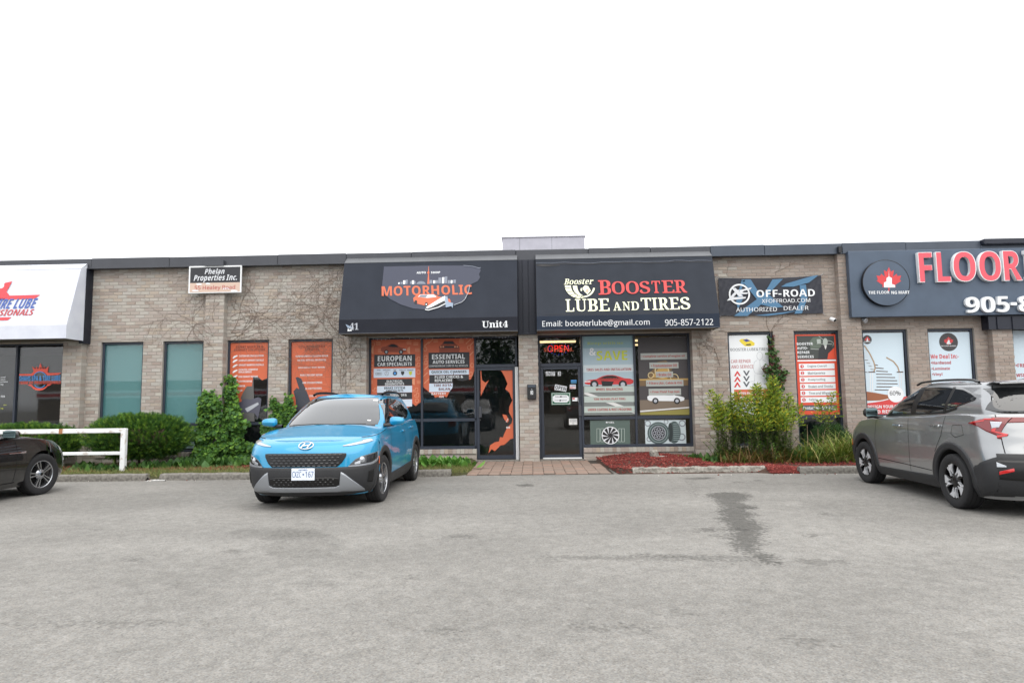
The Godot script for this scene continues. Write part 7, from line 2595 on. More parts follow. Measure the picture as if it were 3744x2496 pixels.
	C(p,-3.209,2.671,0.028,0.000,4,"silver","printed_rim",1.00)
	C(p,-3.571,2.677,0.053,0.000,3,"dark","printed_wheel",1.00)
	C(p,-3.571,2.677,0.028,0.000,4,"silver","printed_rim",1.00)
	PL(p,[-3.084,2.737,-3.159,2.744,-3.159,2.722,-3.084,2.715],3,"white","printed_lamp")
	R(p,-3.870,2.310,-2.857,2.613,2,"signblack","panel")
	T(p,"EUROPEAN",-3.780,2.451,-2.947,2.577,4,"white","b")
	T(p,"CAR SPECIALISTS",-3.785,2.335,-2.942,2.417,4,"white","b")
	R(p,-3.881,2.049,-2.857,2.271,2,"paleblue","panel")
	T(p,"AUDI",-3.803,2.221,-3.713,2.254,4,"greyblue","b")
	T(p,"MERCEDES",-3.650,2.218,-3.469,2.251,4,"greyblue","b")
	T(p,"BMW",-3.390,2.215,-3.322,2.248,4,"greyblue","b")
	T(p,"PORSCHE",-3.250,2.212,-3.091,2.245,4,"greyblue","b")
	T(p,"FERRARI",-3.057,2.209,-2.899,2.242,4,"greyblue","b")
	C(p,-3.812,2.147,0.031,0.023,4,"greyprint","printed_ring",1.00)
	C(p,-3.776,2.147,0.031,0.023,4,"greyprint","printed_ring",1.00)
	C(p,-3.740,2.146,0.031,0.023,4,"greyprint","printed_ring",1.00)
	C(p,-3.703,2.146,0.031,0.023,4,"greyprint","printed_ring",1.00)
	C(p,-3.559,2.149,0.052,0.044,4,"greyprint","printed_ring",1.00)
	LN(p,[-3.559,2.195,-3.559,2.149,-3.598,2.119],0.0060,4,"greyprint","printed_star")
	LN(p,[-3.559,2.149,-3.520,2.117],0.0060,4,"greyprint","printed_star")
	C(p,-3.356,2.151,0.054,0.000,4,"signblack","printed_roundel",1.00)
	C(p,-3.356,2.151,0.031,0.000,5,"skyblue","printed_roundel",1.00)
	PL(p,[-3.207,2.197,-3.129,2.196,-3.129,2.140,-3.168,2.094,-3.207,2.141],4,"signblack","printed_shield")
	PL(p,[-3.014,2.194,-2.937,2.193,-2.942,2.129,-2.975,2.091,-3.008,2.130],4,"limeprint","printed_shield")
	R(p,-3.795,1.850,-2.934,2.015,2,"signblack","panel")
	T(p,"ELECTRICAL",-3.558,1.934,-3.165,1.985,4,"white","b")
	T(p,"DIAGNOSTICS",-3.597,1.862,-3.131,1.921,4,"white","b")
	R(p,-3.794,1.684,-2.934,1.844,2,"paleblue","panel")
	T(p,"BRAKE SYSTEM",-3.619,1.768,-3.108,1.824,4,"signblack","b")
	T(p,"SPECIALISTS",-3.575,1.704,-3.152,1.755,4,"signblack","b")
	R(p,-3.793,1.519,-2.934,1.679,2,"signblack","panel")
	T(p,"SUSPENSION &",-3.472,1.594,-3.067,1.650,4,"white","b")
	R(p,-3.792,1.341,-2.934,1.514,2,"paleblue","panel")
func print_essential_poster(p):
	clip=PackedVector2Array([Vector2(-2.669,2.998),Vector2(-1.390,2.982),Vector2(-1.396,2.229),Vector2(-1.448,2.077),Vector2(-1.500,1.976),Vector2(-1.705,1.938),Vector2(-1.820,1.960),Vector2(-1.883,2.032),Vector2(-1.923,2.160),Vector2(-1.935,1.931),Vector2(-1.948,1.779),Vector2(-2.013,1.698),Vector2(-2.090,1.547),Vector2(-2.154,1.578),Vector2(-2.218,1.539),Vector2(-2.320,1.565),Vector2(-2.371,1.541),Vector2(-2.409,1.607),Vector2(-2.524,1.685),Vector2(-2.670,1.814)])
	PL(p,[-2.669,2.998,-1.390,2.982,-1.396,2.229,-1.448,2.077,-1.500,1.976,-1.705,1.938,-1.820,1.960,-1.883,2.032,-1.923,2.160,-1.935,1.931,-1.948,1.779,-2.013,1.698,-2.090,1.547,-2.154,1.578,-2.218,1.539,-2.320,1.565,-2.371,1.541,-2.409,1.607,-2.524,1.685,-2.670,1.814],0,"orange","poster_sheet")
	LN(p,[-2.571,2.734,-2.577,2.708,-2.592,2.690,-2.612,2.683,-2.633,2.690,-2.648,2.709,-2.653,2.735,-2.648,2.761,-2.633,2.779,-2.612,2.786,-2.592,2.779,-2.577,2.760,-2.571,2.734],0.0120,1,"peach","printed_motif")
	LN(p,[-1.492,2.755,-1.497,2.729,-1.512,2.711,-1.533,2.704,-1.553,2.712,-1.568,2.731,-1.574,2.756,-1.568,2.782,-1.553,2.800,-1.532,2.807,-1.512,2.800,-1.497,2.781,-1.492,2.755],0.0120,1,"peach","printed_motif")
	LN(p,[-1.418,2.318,-1.424,2.293,-1.439,2.275,-1.459,2.268,-1.480,2.275,-1.495,2.294,-1.500,2.320,-1.494,2.345,-1.479,2.364,-1.459,2.370,-1.438,2.363,-1.423,2.344,-1.418,2.318],0.0120,1,"peach","printed_motif")
	LN(p,[-2.640,2.799,-2.517,2.916],0.0180,1,"peach","printed_motif")
	LN(p,[-2.537,2.862,-2.413,2.978],0.0180,1,"peach","printed_motif")
	LN(p,[-2.411,2.968,-2.298,2.966],0.0120,1,"peach","printed_motif")
	LN(p,[-2.411,2.937,-2.298,2.935],0.0120,1,"peach","printed_motif")
	LN(p,[-2.411,2.906,-2.298,2.904],0.0120,1,"peach","printed_motif")
	LN(p,[-1.780,2.945,-1.667,2.943],0.0120,1,"peach","printed_motif")
	LN(p,[-1.781,2.914,-1.668,2.912],0.0120,1,"peach","printed_motif")
	LN(p,[-1.781,2.883,-1.668,2.881],0.0120,1,"peach","printed_motif")
	LN(p,[-1.611,2.847,-1.487,2.963],0.0180,1,"peach","printed_motif")
	LN(p,[-1.522,2.794,-1.398,2.910],0.0180,1,"peach","printed_motif")
	LN(p,[-2.682,2.530,-2.630,2.529,-2.630,2.575,-2.569,2.574,-2.569,2.487,-2.672,2.489,-2.682,2.530],0.0120,1,"peach","printed_motif")
	LN(p,[-2.677,2.402,-2.625,2.401,-2.625,2.447,-2.564,2.446,-2.564,2.359,-2.667,2.361,-2.677,2.402],0.0120,1,"peach","printed_motif")
	LN(p,[-2.641,2.222,-2.518,2.338],0.0180,1,"peach","printed_motif")
	LN(p,[-2.680,2.044,-2.556,2.159],0.0180,1,"peach","printed_motif")
	LN(p,[-1.550,2.538,-1.426,2.654],0.0180,1,"peach","printed_motif")
	LN(p,[-1.576,2.104,-1.525,2.103,-1.524,2.149,-1.463,2.148,-1.464,2.062,-1.566,2.063,-1.576,2.104],0.0120,1,"peach","printed_motif")
	LN(p,[-2.641,1.890,-2.518,2.006],0.0180,1,"peach","printed_motif")
	PL(p,[-2.265,2.729,-2.277,2.781,-2.187,2.856,-2.135,2.933,-1.930,2.929,-1.866,2.851,-1.776,2.785,-1.764,2.708,-1.790,2.619,-2.265,2.626],2,"orangedark","printed_car")
	PL(p,[-2.182,2.856,-2.135,2.912,-1.935,2.909,-1.884,2.846],3,"signblack","printed_window")
	PL(p,[-2.252,2.801,-1.789,2.793,-1.789,2.747,-2.252,2.754],3,"signblack","printed_grille")
	C(p,-2.226,2.782,0.021,0.000,4,"peach","printed_lamp",1.00)
	C(p,-2.167,2.781,0.021,0.000,4,"peach","printed_lamp",1.00)
	C(p,-1.879,2.777,0.021,0.000,4,"peach","printed_lamp",1.00)
	C(p,-1.822,2.776,0.021,0.000,4,"peach","printed_lamp",1.00)
	R(p,-2.530,2.251,-1.527,2.643,3,"signblack","panel")
	T(p,"ESSENTIAL",-2.445,2.482,-1.637,2.597,5,"white","b")
	T(p,"AUTO SERVICES",-2.428,2.371,-1.648,2.451,5,"white","b")
	T(p,"COMPREHENSIVE CARE OF ALL VEHICLES",-2.518,2.295,-1.569,2.336,5,"white","r")
	R(p,-2.515,2.098,-1.542,2.220,3,"paleblue","panel")
	T(p,"QUICK OIL CHANGES",-2.459,2.126,-1.601,2.197,5,"signblack","b")
	R(p,-2.511,1.894,-1.543,2.093,3,"signblack","panel")
	T(p,"FLUID CHECKS &",-2.377,2.014,-1.684,2.078,5,"white","b")
	T(p,"REPLACEME",-2.377,1.927,-1.955,1.993,5,"white","b")
	R(p,-2.516,1.683,-1.545,1.889,3,"paleblue","panel")
	T(p,"TIRE ROTA",-2.403,1.812,-1.966,1.871,5,"brownprint","b")
	T(p,"BALAN",-2.281,1.720,-2.005,1.781,5,"brownprint","b")
	T(p,"BATTERY",-2.460,1.613,-2.102,1.664,5,"white","b")
	T(p,"ON",-2.269,1.544,-2.161,1.587,5,"white","b")
	clip=PackedVector2Array()
func print_door_vinyl(p):
	PL(p,[-0.783,2.194,-0.440,2.189,-0.448,1.051,-0.444,0.550,-0.551,0.526,-0.704,0.390,-0.792,0.379,-0.933,0.243,-1.008,0.294,-1.084,0.195,-1.045,0.382,-0.930,0.455,-0.829,0.474,-0.803,0.579,-0.732,0.566,-0.701,0.653,-0.623,0.802,-0.520,0.901,-0.494,1.001,-0.580,1.178,-0.566,1.304,-0.495,1.454,-0.561,1.645,-0.662,1.730,-0.604,1.861,-0.671,2.027,-0.733,2.142],0,"orange","torn_vinyl")
	PL(p,[-1.261,2.196,-1.243,2.196,-1.225,1.959,-1.144,1.889,-1.056,1.956,-1.119,1.843,-1.197,1.692,-1.256,1.566],0,"orange","torn_vinyl")
	PL(p,[-0.738,1.122,-0.644,1.104,-0.578,0.977,-0.621,0.915,-0.696,1.004],0,"orange","torn_vinyl")
	T(p,"90",-0.659,0.932,-0.590,1.023,2,"white","b",.5)
	T(p,"00",-0.653,0.782,-0.557,0.827,2,"white","b")
func print_unit3_number(p):
	R(p,0.329,2.037,0.380,2.139,1,"white","number_sticker")
	T(p,"U",0.337,2.050,0.372,2.126,3,"signblack","b")
	R(p,0.387,2.036,0.441,2.138,1,"white","number_sticker")
	T(p,"N",0.395,2.049,0.433,2.125,3,"signblack","b")
	R(p,0.451,2.036,0.486,2.137,1,"white","number_sticker")
	T(p,"I",0.458,2.048,0.479,2.124,3,"signblack","b")
	R(p,0.496,2.035,0.550,2.136,1,"white","number_sticker")
	T(p,"T",0.504,2.047,0.542,2.124,3,"signblack","b")
	R(p,0.623,2.033,0.692,2.134,1,"white","number_sticker")
	T(p,"3",0.631,2.045,0.684,2.122,3,"signblack","b")
func print_blue_sticker(p):
	R(p,0.933,1.843,1.069,1.926,1,"stickerblue","sticker")
	R(p,0.934,1.899,1.070,1.926,2,"skyblue","sticker_band")
func print_logo_sticker(p):
	R(p,0.903,1.712,1.049,1.813,1,"white","sticker")
	T(p,"LIQUI",0.913,1.765,1.039,1.803,3,"gearblue","b")
	T(p,"MOLY",0.912,1.719,1.038,1.757,3,"signred","b")
func print_card_sticker(p):
	R(p,0.959,1.414,1.085,1.502,1,"white","sticker")
	R(p,0.964,1.459,1.017,1.495,2,"signred","sticker_band")
func print_edge_sticker(p):
	R(p,1.105,1.377,1.150,1.508,14,"white","sticker")
func print_door_notice(p):
	R(p,0.867,0.850,1.063,0.995,1,"paper","notice")
	T(p,"NO SMOKING",0.883,0.958,1.049,0.980,3,"greyprint","b")
	T(p,"NO VAPING",0.892,0.918,1.043,0.943,3,"greyprint","b")
	C(p,0.966,0.882,0.020,0.015,3,"greyprint","printed_ring",1.00)
func print_certificate(p):
	R(p,0.449,1.330,0.917,1.627,1,"certgreen","plaque")
	R(p,0.465,1.345,0.901,1.612,2,"white","plaque_border")
	R(p,0.475,1.355,0.891,1.602,3,"certgreen","plaque_field")
	PL(p,[0.540,1.571,0.830,1.567,0.880,1.524,0.878,1.431,0.826,1.386,0.536,1.390,0.484,1.436,0.486,1.529],4,"white","plaque_oval")
	T(p,"Ontario    Service",0.546,1.511,0.824,1.547,6,"signblack","r")
	T(p,"Green  Inspection",0.532,1.421,0.832,1.456,6,"signblack","r")
	C(p,0.685,1.529,0.020,0.000,6,"signblack","crest",1.00)
	C(p,0.663,1.436,0.020,0.000,6,"signblack","crest",1.00)
func print_transom3(p):
	T(p,"55 Healey rd.",0.294,2.593,1.006,2.720,3,"orangered","b")
func print_save_poster(p):
	R(p,1.230,1.072,2.475,2.989,0,"posterblue","poster_sheet")
	R(p,1.249,2.688,2.500,2.989,1,"posterteal","printed_sky")
	R(p,1.239,2.104,2.480,2.281,1,"posterpale","printed_cloud")
	T(p,"Keep with us",1.347,2.758,2.221,2.843,3,"fadedlime","sb")
	T(p,"&",1.393,2.511,1.557,2.694,3,"white","b")
	T(p,"SAVE",1.568,2.394,2.313,2.618,3,"limeprint","b")
	T(p,"TIRES SALES AND INSTALLATION",1.311,2.137,2.394,2.198,3,"brickprint","b")
	R(p,1.231,1.072,2.462,1.775,1,"roadgrey","printed_road")
	PL(p,[1.248,1.645,1.268,1.645,2.452,1.176,2.449,1.094,2.199,1.192,1.247,1.582],2,"paper","printed_line")
	PL(p,[1.261,1.866,1.286,1.900,1.381,1.921,1.548,1.937,1.692,2.005,1.811,2.032,1.953,2.033,2.094,1.999,2.212,1.953,2.365,1.938,2.446,1.899,2.432,1.830,2.361,1.799,1.355,1.807,1.272,1.828],2,"carred","printed_car")
	PL(p,[1.619,1.943,1.727,1.998,1.822,2.016,1.941,2.017,2.023,1.997,2.117,1.951,1.856,1.939],3,"dark","printed_window")
	C(p,1.497,1.812,0.101,0.000,3,"dark","printed_wheel",1.00)
	C(p,1.497,1.812,0.053,0.000,4,"silver","printed_rim",1.00)
	C(p,2.183,1.802,0.100,0.000,3,"dark","printed_wheel",1.00)
	C(p,2.183,1.802,0.053,0.000,4,"silver","printed_rim",1.00)
	PL(p,[1.262,1.891,1.404,1.895,1.404,1.870,1.261,1.866],3,"white","printed_lamp")
	PL(p,[1.666,1.891,1.968,1.874,1.914,1.762,1.687,1.765],4,"dark","printed_grille")
	R(p,1.250,1.619,2.467,1.762,6,"stripgreen","printed_strip")
	T(p,"WHEEL BALANCING",1.527,1.660,2.176,1.721,8,"brickprint","b")
	R(p,1.244,1.377,2.460,1.523,6,"stripgreen","printed_strip")
	T(p,"TIRE REPAIR (FLAT TIRE)",1.473,1.420,2.232,1.480,8,"brickprint","b")
	R(p,1.238,1.129,2.453,1.279,6,"stripgreen","printed_strip")
	T(p,"UNDER COATING & RUST PROOFING",1.326,1.174,2.370,1.234,8,"brickprint","b")
	T(p,"TIRE ROTATION",1.604,1.901,2.108,1.959,8,"brickprint","b")
func print_oil_poster(p):
	R(p,2.575,1.059,3.829,2.934,0,"posterdark","poster_sheet")
	PL(p,[2.761,1.913,2.829,2.064,2.933,2.164,2.835,2.266,3.064,2.339,3.241,2.361,3.411,2.207,3.331,2.056,3.526,1.902],1,"oilbrown","printed_engine")
	PL(p,[2.876,1.962,2.980,2.087,3.059,2.187,3.285,2.183,3.354,2.006,3.225,1.919],2,"oilyellow","printed_engine_part")
	C(p,3.132,2.110,0.176,0.146,3,"oilpale","printed_gear",1.00)
	C(p,2.865,2.013,0.075,0.055,3,"oilpale","printed_gear",1.00)
	C(p,3.427,1.941,0.100,0.080,3,"oilpale","printed_gear",1.00)
	R(p,2.585,1.887,3.826,1.925,3,"oilyellow","printed_table")
	R(p,2.590,1.756,3.822,1.887,2,"oilbrown","printed_table")
	R(p,2.577,1.059,3.800,1.417,2,"roadbrown","printed_road")
	PL(p,[2.579,1.167,3.801,1.246,3.800,1.216,2.578,1.132],3,"paper","printed_kerb")
	PL(p,[2.580,1.117,3.799,1.196,3.793,1.051,2.579,1.067],3,"oilolive","printed_verge")
	PL(p,[3.646,1.437,3.629,1.473,3.559,1.496,3.436,1.517,3.332,1.589,3.244,1.619,3.138,1.624,3.030,1.593,2.940,1.550,2.824,1.538,2.760,1.501,2.767,1.430,2.819,1.397,3.573,1.380,3.636,1.399],4,"white","printed_car")
	PL(p,[3.383,1.524,3.305,1.583,3.235,1.603,3.146,1.608,3.083,1.589,3.011,1.545,3.205,1.527],5,"dark","printed_window")
	C(p,3.467,1.388,0.075,0.000,5,"dark","printed_wheel",1.00)
	C(p,3.467,1.388,0.040,0.000,6,"silver","printed_rim",1.00)
	C(p,2.952,1.395,0.075,0.000,5,"dark","printed_wheel",1.00)
	C(p,2.952,1.395,0.040,0.000,6,"silver","printed_rim",1.00)
	PL(p,[3.647,1.463,3.541,1.471,3.540,1.445,3.646,1.437],5,"white","printed_lamp")
	R(p,2.628,2.388,3.747,2.545,7,"stripgrey","printed_strip")
	T(p,"• Complete service of engine oil",2.653,2.428,3.689,2.499,9,"brickprint","b")
	R(p,2.835,2.172,3.533,2.317,7,"stripgrey","printed_strip")
	T(p,"• Transmission Oil",2.877,2.207,3.488,2.277,9,"brickprint","b")
	R(p,2.983,1.958,3.395,2.096,7,"stripgrey","printed_strip")
	T(p,"• Brake Oil",3.003,1.989,3.350,2.060,9,"brickprint","b")
	R(p,2.741,1.743,3.635,1.895,7,"stripgrey","printed_strip")
	T(p,"• Filters (Air, Cabin & Oil)",2.766,1.781,3.602,1.852,9,"brickprint","b")
	R(p,2.796,1.530,3.570,1.686,7,"stripgrey","printed_strip")
	T(p,"• Free Fluid Top-Ups",2.839,1.570,3.532,1.640,9,"brickprint","b")
func print_rim_poster(p):
	R(p,1.371,0.361,2.323,0.951,0,"postergreen","poster_sheet")
	T(p,"FUEL",1.790,0.876,1.953,0.914,2,"white","b")
	R(p,1.753,0.880,1.780,0.915,2,"white","printed_mark")
	LN(p,[1.531,0.751,1.601,0.750,1.593,0.439,1.523,0.439,1.531,0.751],0.0080,1,"stripgreen","printed_outline")
	LN(p,[1.623,0.749,1.693,0.749,1.685,0.438,1.615,0.438,1.623,0.749],0.0080,1,"stripgreen","printed_outline")
	LN(p,[2.049,0.744,2.119,0.743,2.110,0.433,2.040,0.433,2.049,0.744],0.0080,1,"stripgreen","printed_outline")
	LN(p,[2.124,0.743,2.194,0.742,2.185,0.432,2.115,0.433,2.124,0.743],0.0080,1,"stripgreen","printed_outline")
	C(p,1.852,0.585,0.210,0.000,2,"dark","printed_rim",1.00)
	C(p,1.852,0.585,0.210,0.192,3,"white","printed_rim_lip",1.00)
	PL(p,[1.897,0.584,2.021,0.491,1.996,0.456,1.912,0.562],4,"silverw","printed_spoke")
	PL(p,[1.887,0.558,1.932,0.409,1.891,0.396,1.887,0.531],4,"silverw","printed_spoke")
	PL(p,[1.864,0.542,1.812,0.394,1.771,0.407,1.848,0.520],4,"silverw","printed_spoke")
	PL(p,[1.837,0.542,1.707,0.452,1.682,0.486,1.810,0.534],4,"silverw","printed_spoke")
	PL(p,[1.815,0.559,1.658,0.561,1.658,0.604,1.789,0.568],4,"silverw","printed_spoke")
	PL(p,[1.807,0.585,1.682,0.679,1.708,0.714,1.791,0.608],4,"silverw","printed_spoke")
	PL(p,[1.816,0.612,1.772,0.761,1.813,0.775,1.817,0.639],4,"silverw","printed_spoke")
	PL(p,[1.839,0.628,1.892,0.775,1.932,0.763,1.856,0.649],4,"silverw","printed_spoke")
	PL(p,[1.867,0.627,1.996,0.717,2.021,0.683,1.893,0.635],4,"silverw","printed_spoke")
	PL(p,[1.889,0.611,2.046,0.609,2.045,0.566,1.915,0.602],4,"silverw","printed_spoke")
func print_tyre_poster(p):
	R(p,2.683,0.363,3.653,0.935,0,"posterpale","poster_sheet")
	C(p,2.752,0.860,0.075,0.052,1,"greyprint","printed_chain",1.00)
	C(p,2.777,0.487,0.065,0.045,1,"greyprint","printed_chain",1.00)
	C(p,3.574,0.850,0.080,0.056,1,"greyprint","printed_chain",1.00)
	C(p,3.550,0.527,0.089,0.063,1,"greyprint","printed_chain",1.00)
	C(p,3.190,0.892,0.055,0.038,1,"greyprint","printed_chain",1.00)
	PL(p,[3.529,0.639,3.520,0.565,3.499,0.497,3.468,0.441,3.430,0.401,3.387,0.381,3.343,0.381,3.302,0.403,3.267,0.444,3.240,0.500,3.224,0.569,3.221,0.643,3.229,0.717,3.250,0.785,3.281,0.841,3.319,0.882,3.362,0.902,3.406,0.902,3.448,0.880,3.483,0.839,3.510,0.782,3.525,0.713,3.529,0.639],2,"tyreprint","printed_tyre")
	PL(p,[3.340,0.642,3.334,0.563,3.321,0.495,3.303,0.444,3.283,0.417,3.262,0.418,3.243,0.445,3.229,0.496,3.221,0.565,3.221,0.643,3.227,0.721,3.240,0.790,3.257,0.841,3.278,0.868,3.299,0.867,3.317,0.840,3.331,0.789,3.339,0.720,3.340,0.642],3,"tyredark","printed_tyre_face")
	LN(p,[3.362,0.840,3.517,0.851],0.0120,3,"tyrelight","printed_tread")
	LN(p,[3.360,0.793,3.515,0.801],0.0120,3,"tyrelight","printed_tread")
	LN(p,[3.359,0.746,3.513,0.751],0.0120,3,"tyrelight","printed_tread")
	LN(p,[3.357,0.698,3.511,0.702],0.0120,3,"tyrelight","printed_tread")
	LN(p,[3.355,0.651,3.509,0.652],0.0120,3,"tyrelight","printed_tread")
	LN(p,[3.354,0.604,3.508,0.602],0.0120,3,"tyrelight","printed_tread")
	LN(p,[3.352,0.557,3.506,0.553],0.0120,3,"tyrelight","printed_tread")
	LN(p,[3.350,0.510,3.504,0.503],0.0120,3,"tyrelight","printed_tread")
	LN(p,[3.348,0.463,3.502,0.454],0.0120,3,"tyrelight","printed_tread")
	C(p,3.001,0.628,0.264,0.000,4,"tyreprint","printed_tyre",1.00)
	C(p,3.001,0.628,0.224,0.214,5,"tyrelight","printed_wall_line",1.00)
	C(p,3.001,0.628,0.169,0.000,6,"signblack","printed_rim",1.00)
	C(p,3.001,0.628,0.169,0.154,7,"silver","printed_lip",1.00)
	C(p,3.101,0.627,0.037,0.027,7,"silver","printed_hole",1.00)
	C(p,3.069,0.557,0.037,0.027,7,"silver","printed_hole",1.00)
	C(p,2.998,0.529,0.037,0.027,7,"silver","printed_hole",1.00)
	C(p,2.928,0.559,0.037,0.027,7,"silver","printed_hole",1.00)
	C(p,2.901,0.629,0.037,0.027,7,"silver","printed_hole",1.00)
	C(p,2.933,0.699,0.037,0.027,7,"silver","printed_hole",1.00)
	C(p,3.004,0.728,0.037,0.027,7,"silver","printed_hole",1.00)
	C(p,3.074,0.698,0.037,0.027,7,"silver","printed_hole",1.00)
	C(p,3.001,0.628,0.045,0.030,7,"silver","printed_hub",1.00)
func print_hours_poster(p):
	R(p,4.722,0.979,5.695,2.943,0,"white","poster_sheet")
	PL(p,[5.012,2.815,5.056,2.853,5.207,2.858,5.305,2.810,5.382,2.753,5.374,2.695,5.273,2.674,5.149,2.681,5.064,2.751],1,"caryellow","printed_car")
	PL(p,[5.106,2.831,5.194,2.853,5.280,2.806,5.178,2.782],2,"gearblue","printed_window")
	PL(p,[5.163,2.724,5.276,2.735,5.300,2.704,5.187,2.696],2,"signblack","printed_grille")
	T(p,"BOOSTER LUBE&TIRES",4.795,2.568,5.686,2.634,2,"greydark","r")
	T(p,"CAR REPAIR",4.795,2.278,5.264,2.359,2,"dullred","r")
	T(p,"AND SERVICE",4.797,2.147,5.325,2.227,2,"dullred","r")
	PL(p,[4.849,1.958,4.927,2.083,4.947,2.083,5.016,1.961,4.976,1.962,4.937,2.028,4.894,1.958],1,"signred","printed_chevron")
	PL(p,[5.072,2.088,5.114,2.088,5.153,2.014,5.196,2.089,5.236,2.091,5.161,1.964,5.141,1.964],1,"greydark","printed_chevron")
	PL(p,[4.843,1.825,4.921,1.950,4.941,1.949,5.010,1.828,4.970,1.828,4.931,1.894,4.888,1.825],1,"signred","printed_chevron")
	PL(p,[5.066,1.955,5.108,1.955,5.147,1.881,5.190,1.956,5.230,1.958,5.154,1.831,5.135,1.831],1,"greydark","printed_chevron")
	PL(p,[4.837,1.692,4.915,1.817,4.935,1.816,5.004,1.695,4.964,1.696,4.925,1.761,4.882,1.692],1,"signred","printed_chevron")
	PL(p,[5.059,1.822,5.102,1.822,5.141,1.748,5.184,1.823,5.224,1.825,5.148,1.698,5.128,1.698],1,"greydark","printed_chevron")
	LN(p,[5.557,2.439,5.550,2.403,5.533,2.372,5.509,2.351,5.482,2.344,5.456,2.352,5.434,2.373,5.421,2.405,5.417,2.441,5.424,2.478,5.441,2.509,5.465,2.529,5.492,2.536,5.518,2.528,5.540,2.507,5.553,2.476,5.557,2.439],0.0050,1,"greyprint","printed_outline")
	LN(p,[5.420,2.340,5.350,2.291,5.323,2.127,5.355,2.026,5.491,1.999,5.642,2.047,5.676,2.223,5.630,2.299,5.545,2.351],0.0050,1,"greyprint","printed_outline")
	LN(p,[5.354,2.001,5.333,1.826,5.234,1.827],0.0050,1,"greyprint","printed_outline")
	LN(p,[5.616,2.022,5.631,1.821,5.686,1.821],0.0050,1,"greyprint","printed_outline")
	LN(p,[5.482,2.339,5.486,2.150],0.0040,1,"greyprint","printed_outline")
	R(p,4.838,1.339,5.672,1.639,1,"orange","printed_box")
	T(p,"OPEN FROM HOUSE",4.960,1.519,5.531,1.576,3,"white","b")
	T(p,"9AM 6PM",4.972,1.372,5.488,1.477,3,"white","b")
func print_services_poster(p):
	PL(p,[6.338,2.942,7.314,2.933,7.310,1.016,6.342,1.021],0,"redorange","poster_sheet")
	PL(p,[6.391,2.907,7.276,2.896,7.279,2.332,6.388,2.337],1,"photodark","printed_photo")
	PL(p,[6.695,2.772,6.773,2.864,6.938,2.880,6.986,2.768,6.940,2.602,6.704,2.605],2,"photogreen","printed_drum")
	PL(p,[6.861,2.816,6.953,2.824,6.955,2.712,6.869,2.705],3,"photogrey","printed_jug")
	PL(p,[7.120,2.747,7.111,2.705,7.093,2.672,7.069,2.654,7.043,2.654,7.021,2.673,7.006,2.707,7.003,2.749,7.011,2.790,7.029,2.824,7.054,2.842,7.080,2.842,7.102,2.823,7.116,2.789,7.120,2.747],3,"photogrey","printed_head")
	PL(p,[6.904,2.602,7.017,2.674,7.048,2.572,7.099,2.682,7.206,2.634,7.234,2.338,6.871,2.335],3,"signblack","printed_jacket")
	PL(p,[7.031,2.656,7.092,2.655,7.056,2.563],4,"paper","printed_collar")
	PL(p,[7.115,2.469,7.268,2.615,7.270,2.338,7.089,2.337],4,"redorange","printed_blur")
	LN(p,[6.911,2.899,7.024,2.795,7.187,2.774,7.257,2.726,7.234,2.652],0.0120,4,"photogrey","printed_hose")
	LN(p,[6.764,2.706,7.219,2.699],0.0120,2,"photogrey","printed_bar")
	LN(p,[6.703,2.587,6.939,2.574],0.0140,2,"photogrey","printed_bar")
	T(p,"BOOSTER",6.381,2.682,6.759,2.743,6,"white","b")
	T(p,"AUTO-",6.379,2.579,6.634,2.640,6,"white","b")
	T(p,"REPAIR",6.383,2.475,6.674,2.536,6,"white","b")
	T(p,"SERVICES",6.379,2.371,6.765,2.432,6,"white","b")
	R(p,6.378,2.289,7.292,2.324,1,"white","printed_bar")
	R(p,6.407,2.105,7.248,2.234,1,"white","printed_row")
	C(p,6.480,2.171,0.042,0.000,2,"signred","printed_dot",1.00)
	T(p,"1",6.467,2.143,6.492,2.199,3,"white","b")
	T(p,"Engine Overall",6.611,2.134,7.064,2.200,3,"greydark","r")
	R(p,6.408,1.945,7.247,2.073,1,"white","printed_row")
	C(p,6.480,2.011,0.042,0.000,2,"signred","printed_dot",1.00)
	T(p,"2",6.467,1.983,6.493,2.038,3,"white","b")
	T(p,"Maintanence",6.609,1.974,7.015,2.041,3,"greydark","r")
	R(p,6.408,1.785,7.247,1.914,1,"white","printed_row")
	C(p,6.481,1.851,0.042,0.000,2,"signred","printed_dot",1.00)
	T(p,"3",6.468,1.823,6.493,1.878,3,"white","b")
	T(p,"Rustproofing",6.608,1.815,7.013,1.881,3,"greydark","r")
	R(p,6.409,1.626,7.247,1.754,1,"white","printed_row")
	C(p,6.481,1.691,0.042,0.000,2,"signred","printed_dot",1.00)
	T(p,"4",6.468,1.664,6.494,1.719,3,"white","b")
	T(p,"Brakes and Shocks",6.606,1.654,7.182,1.720,3,"greydark","r")
	R(p,6.409,1.467,7.246,1.595,1,"white","printed_row")
	C(p,6.482,1.532,0.042,0.000,2,"signred","printed_dot",1.00)
	T(p,"5",6.469,1.504,6.494,1.559,3,"white","b")
	T(p,"Tires and Wheels",6.605,1.495,7.136,1.561,3,"greydark","r")
	R(p,6.410,1.308,7.246,1.435,1,"white","printed_row")
	C(p,6.482,1.373,0.042,0.000,2,"signred","printed_dot",1.00)
	T(p,"6",6.469,1.345,6.495,1.400,3,"white","b")
	T(p,"Safety",6.603,1.339,6.795,1.404,3,"greydark","r")
	PL(p,[6.426,1.246,7.248,1.242,7.246,1.111,6.423,1.113],1,"greydark","printed_bar")
	T(p,"Contact 905-857-2122",6.448,1.138,7.206,1.213,3,"white","b")
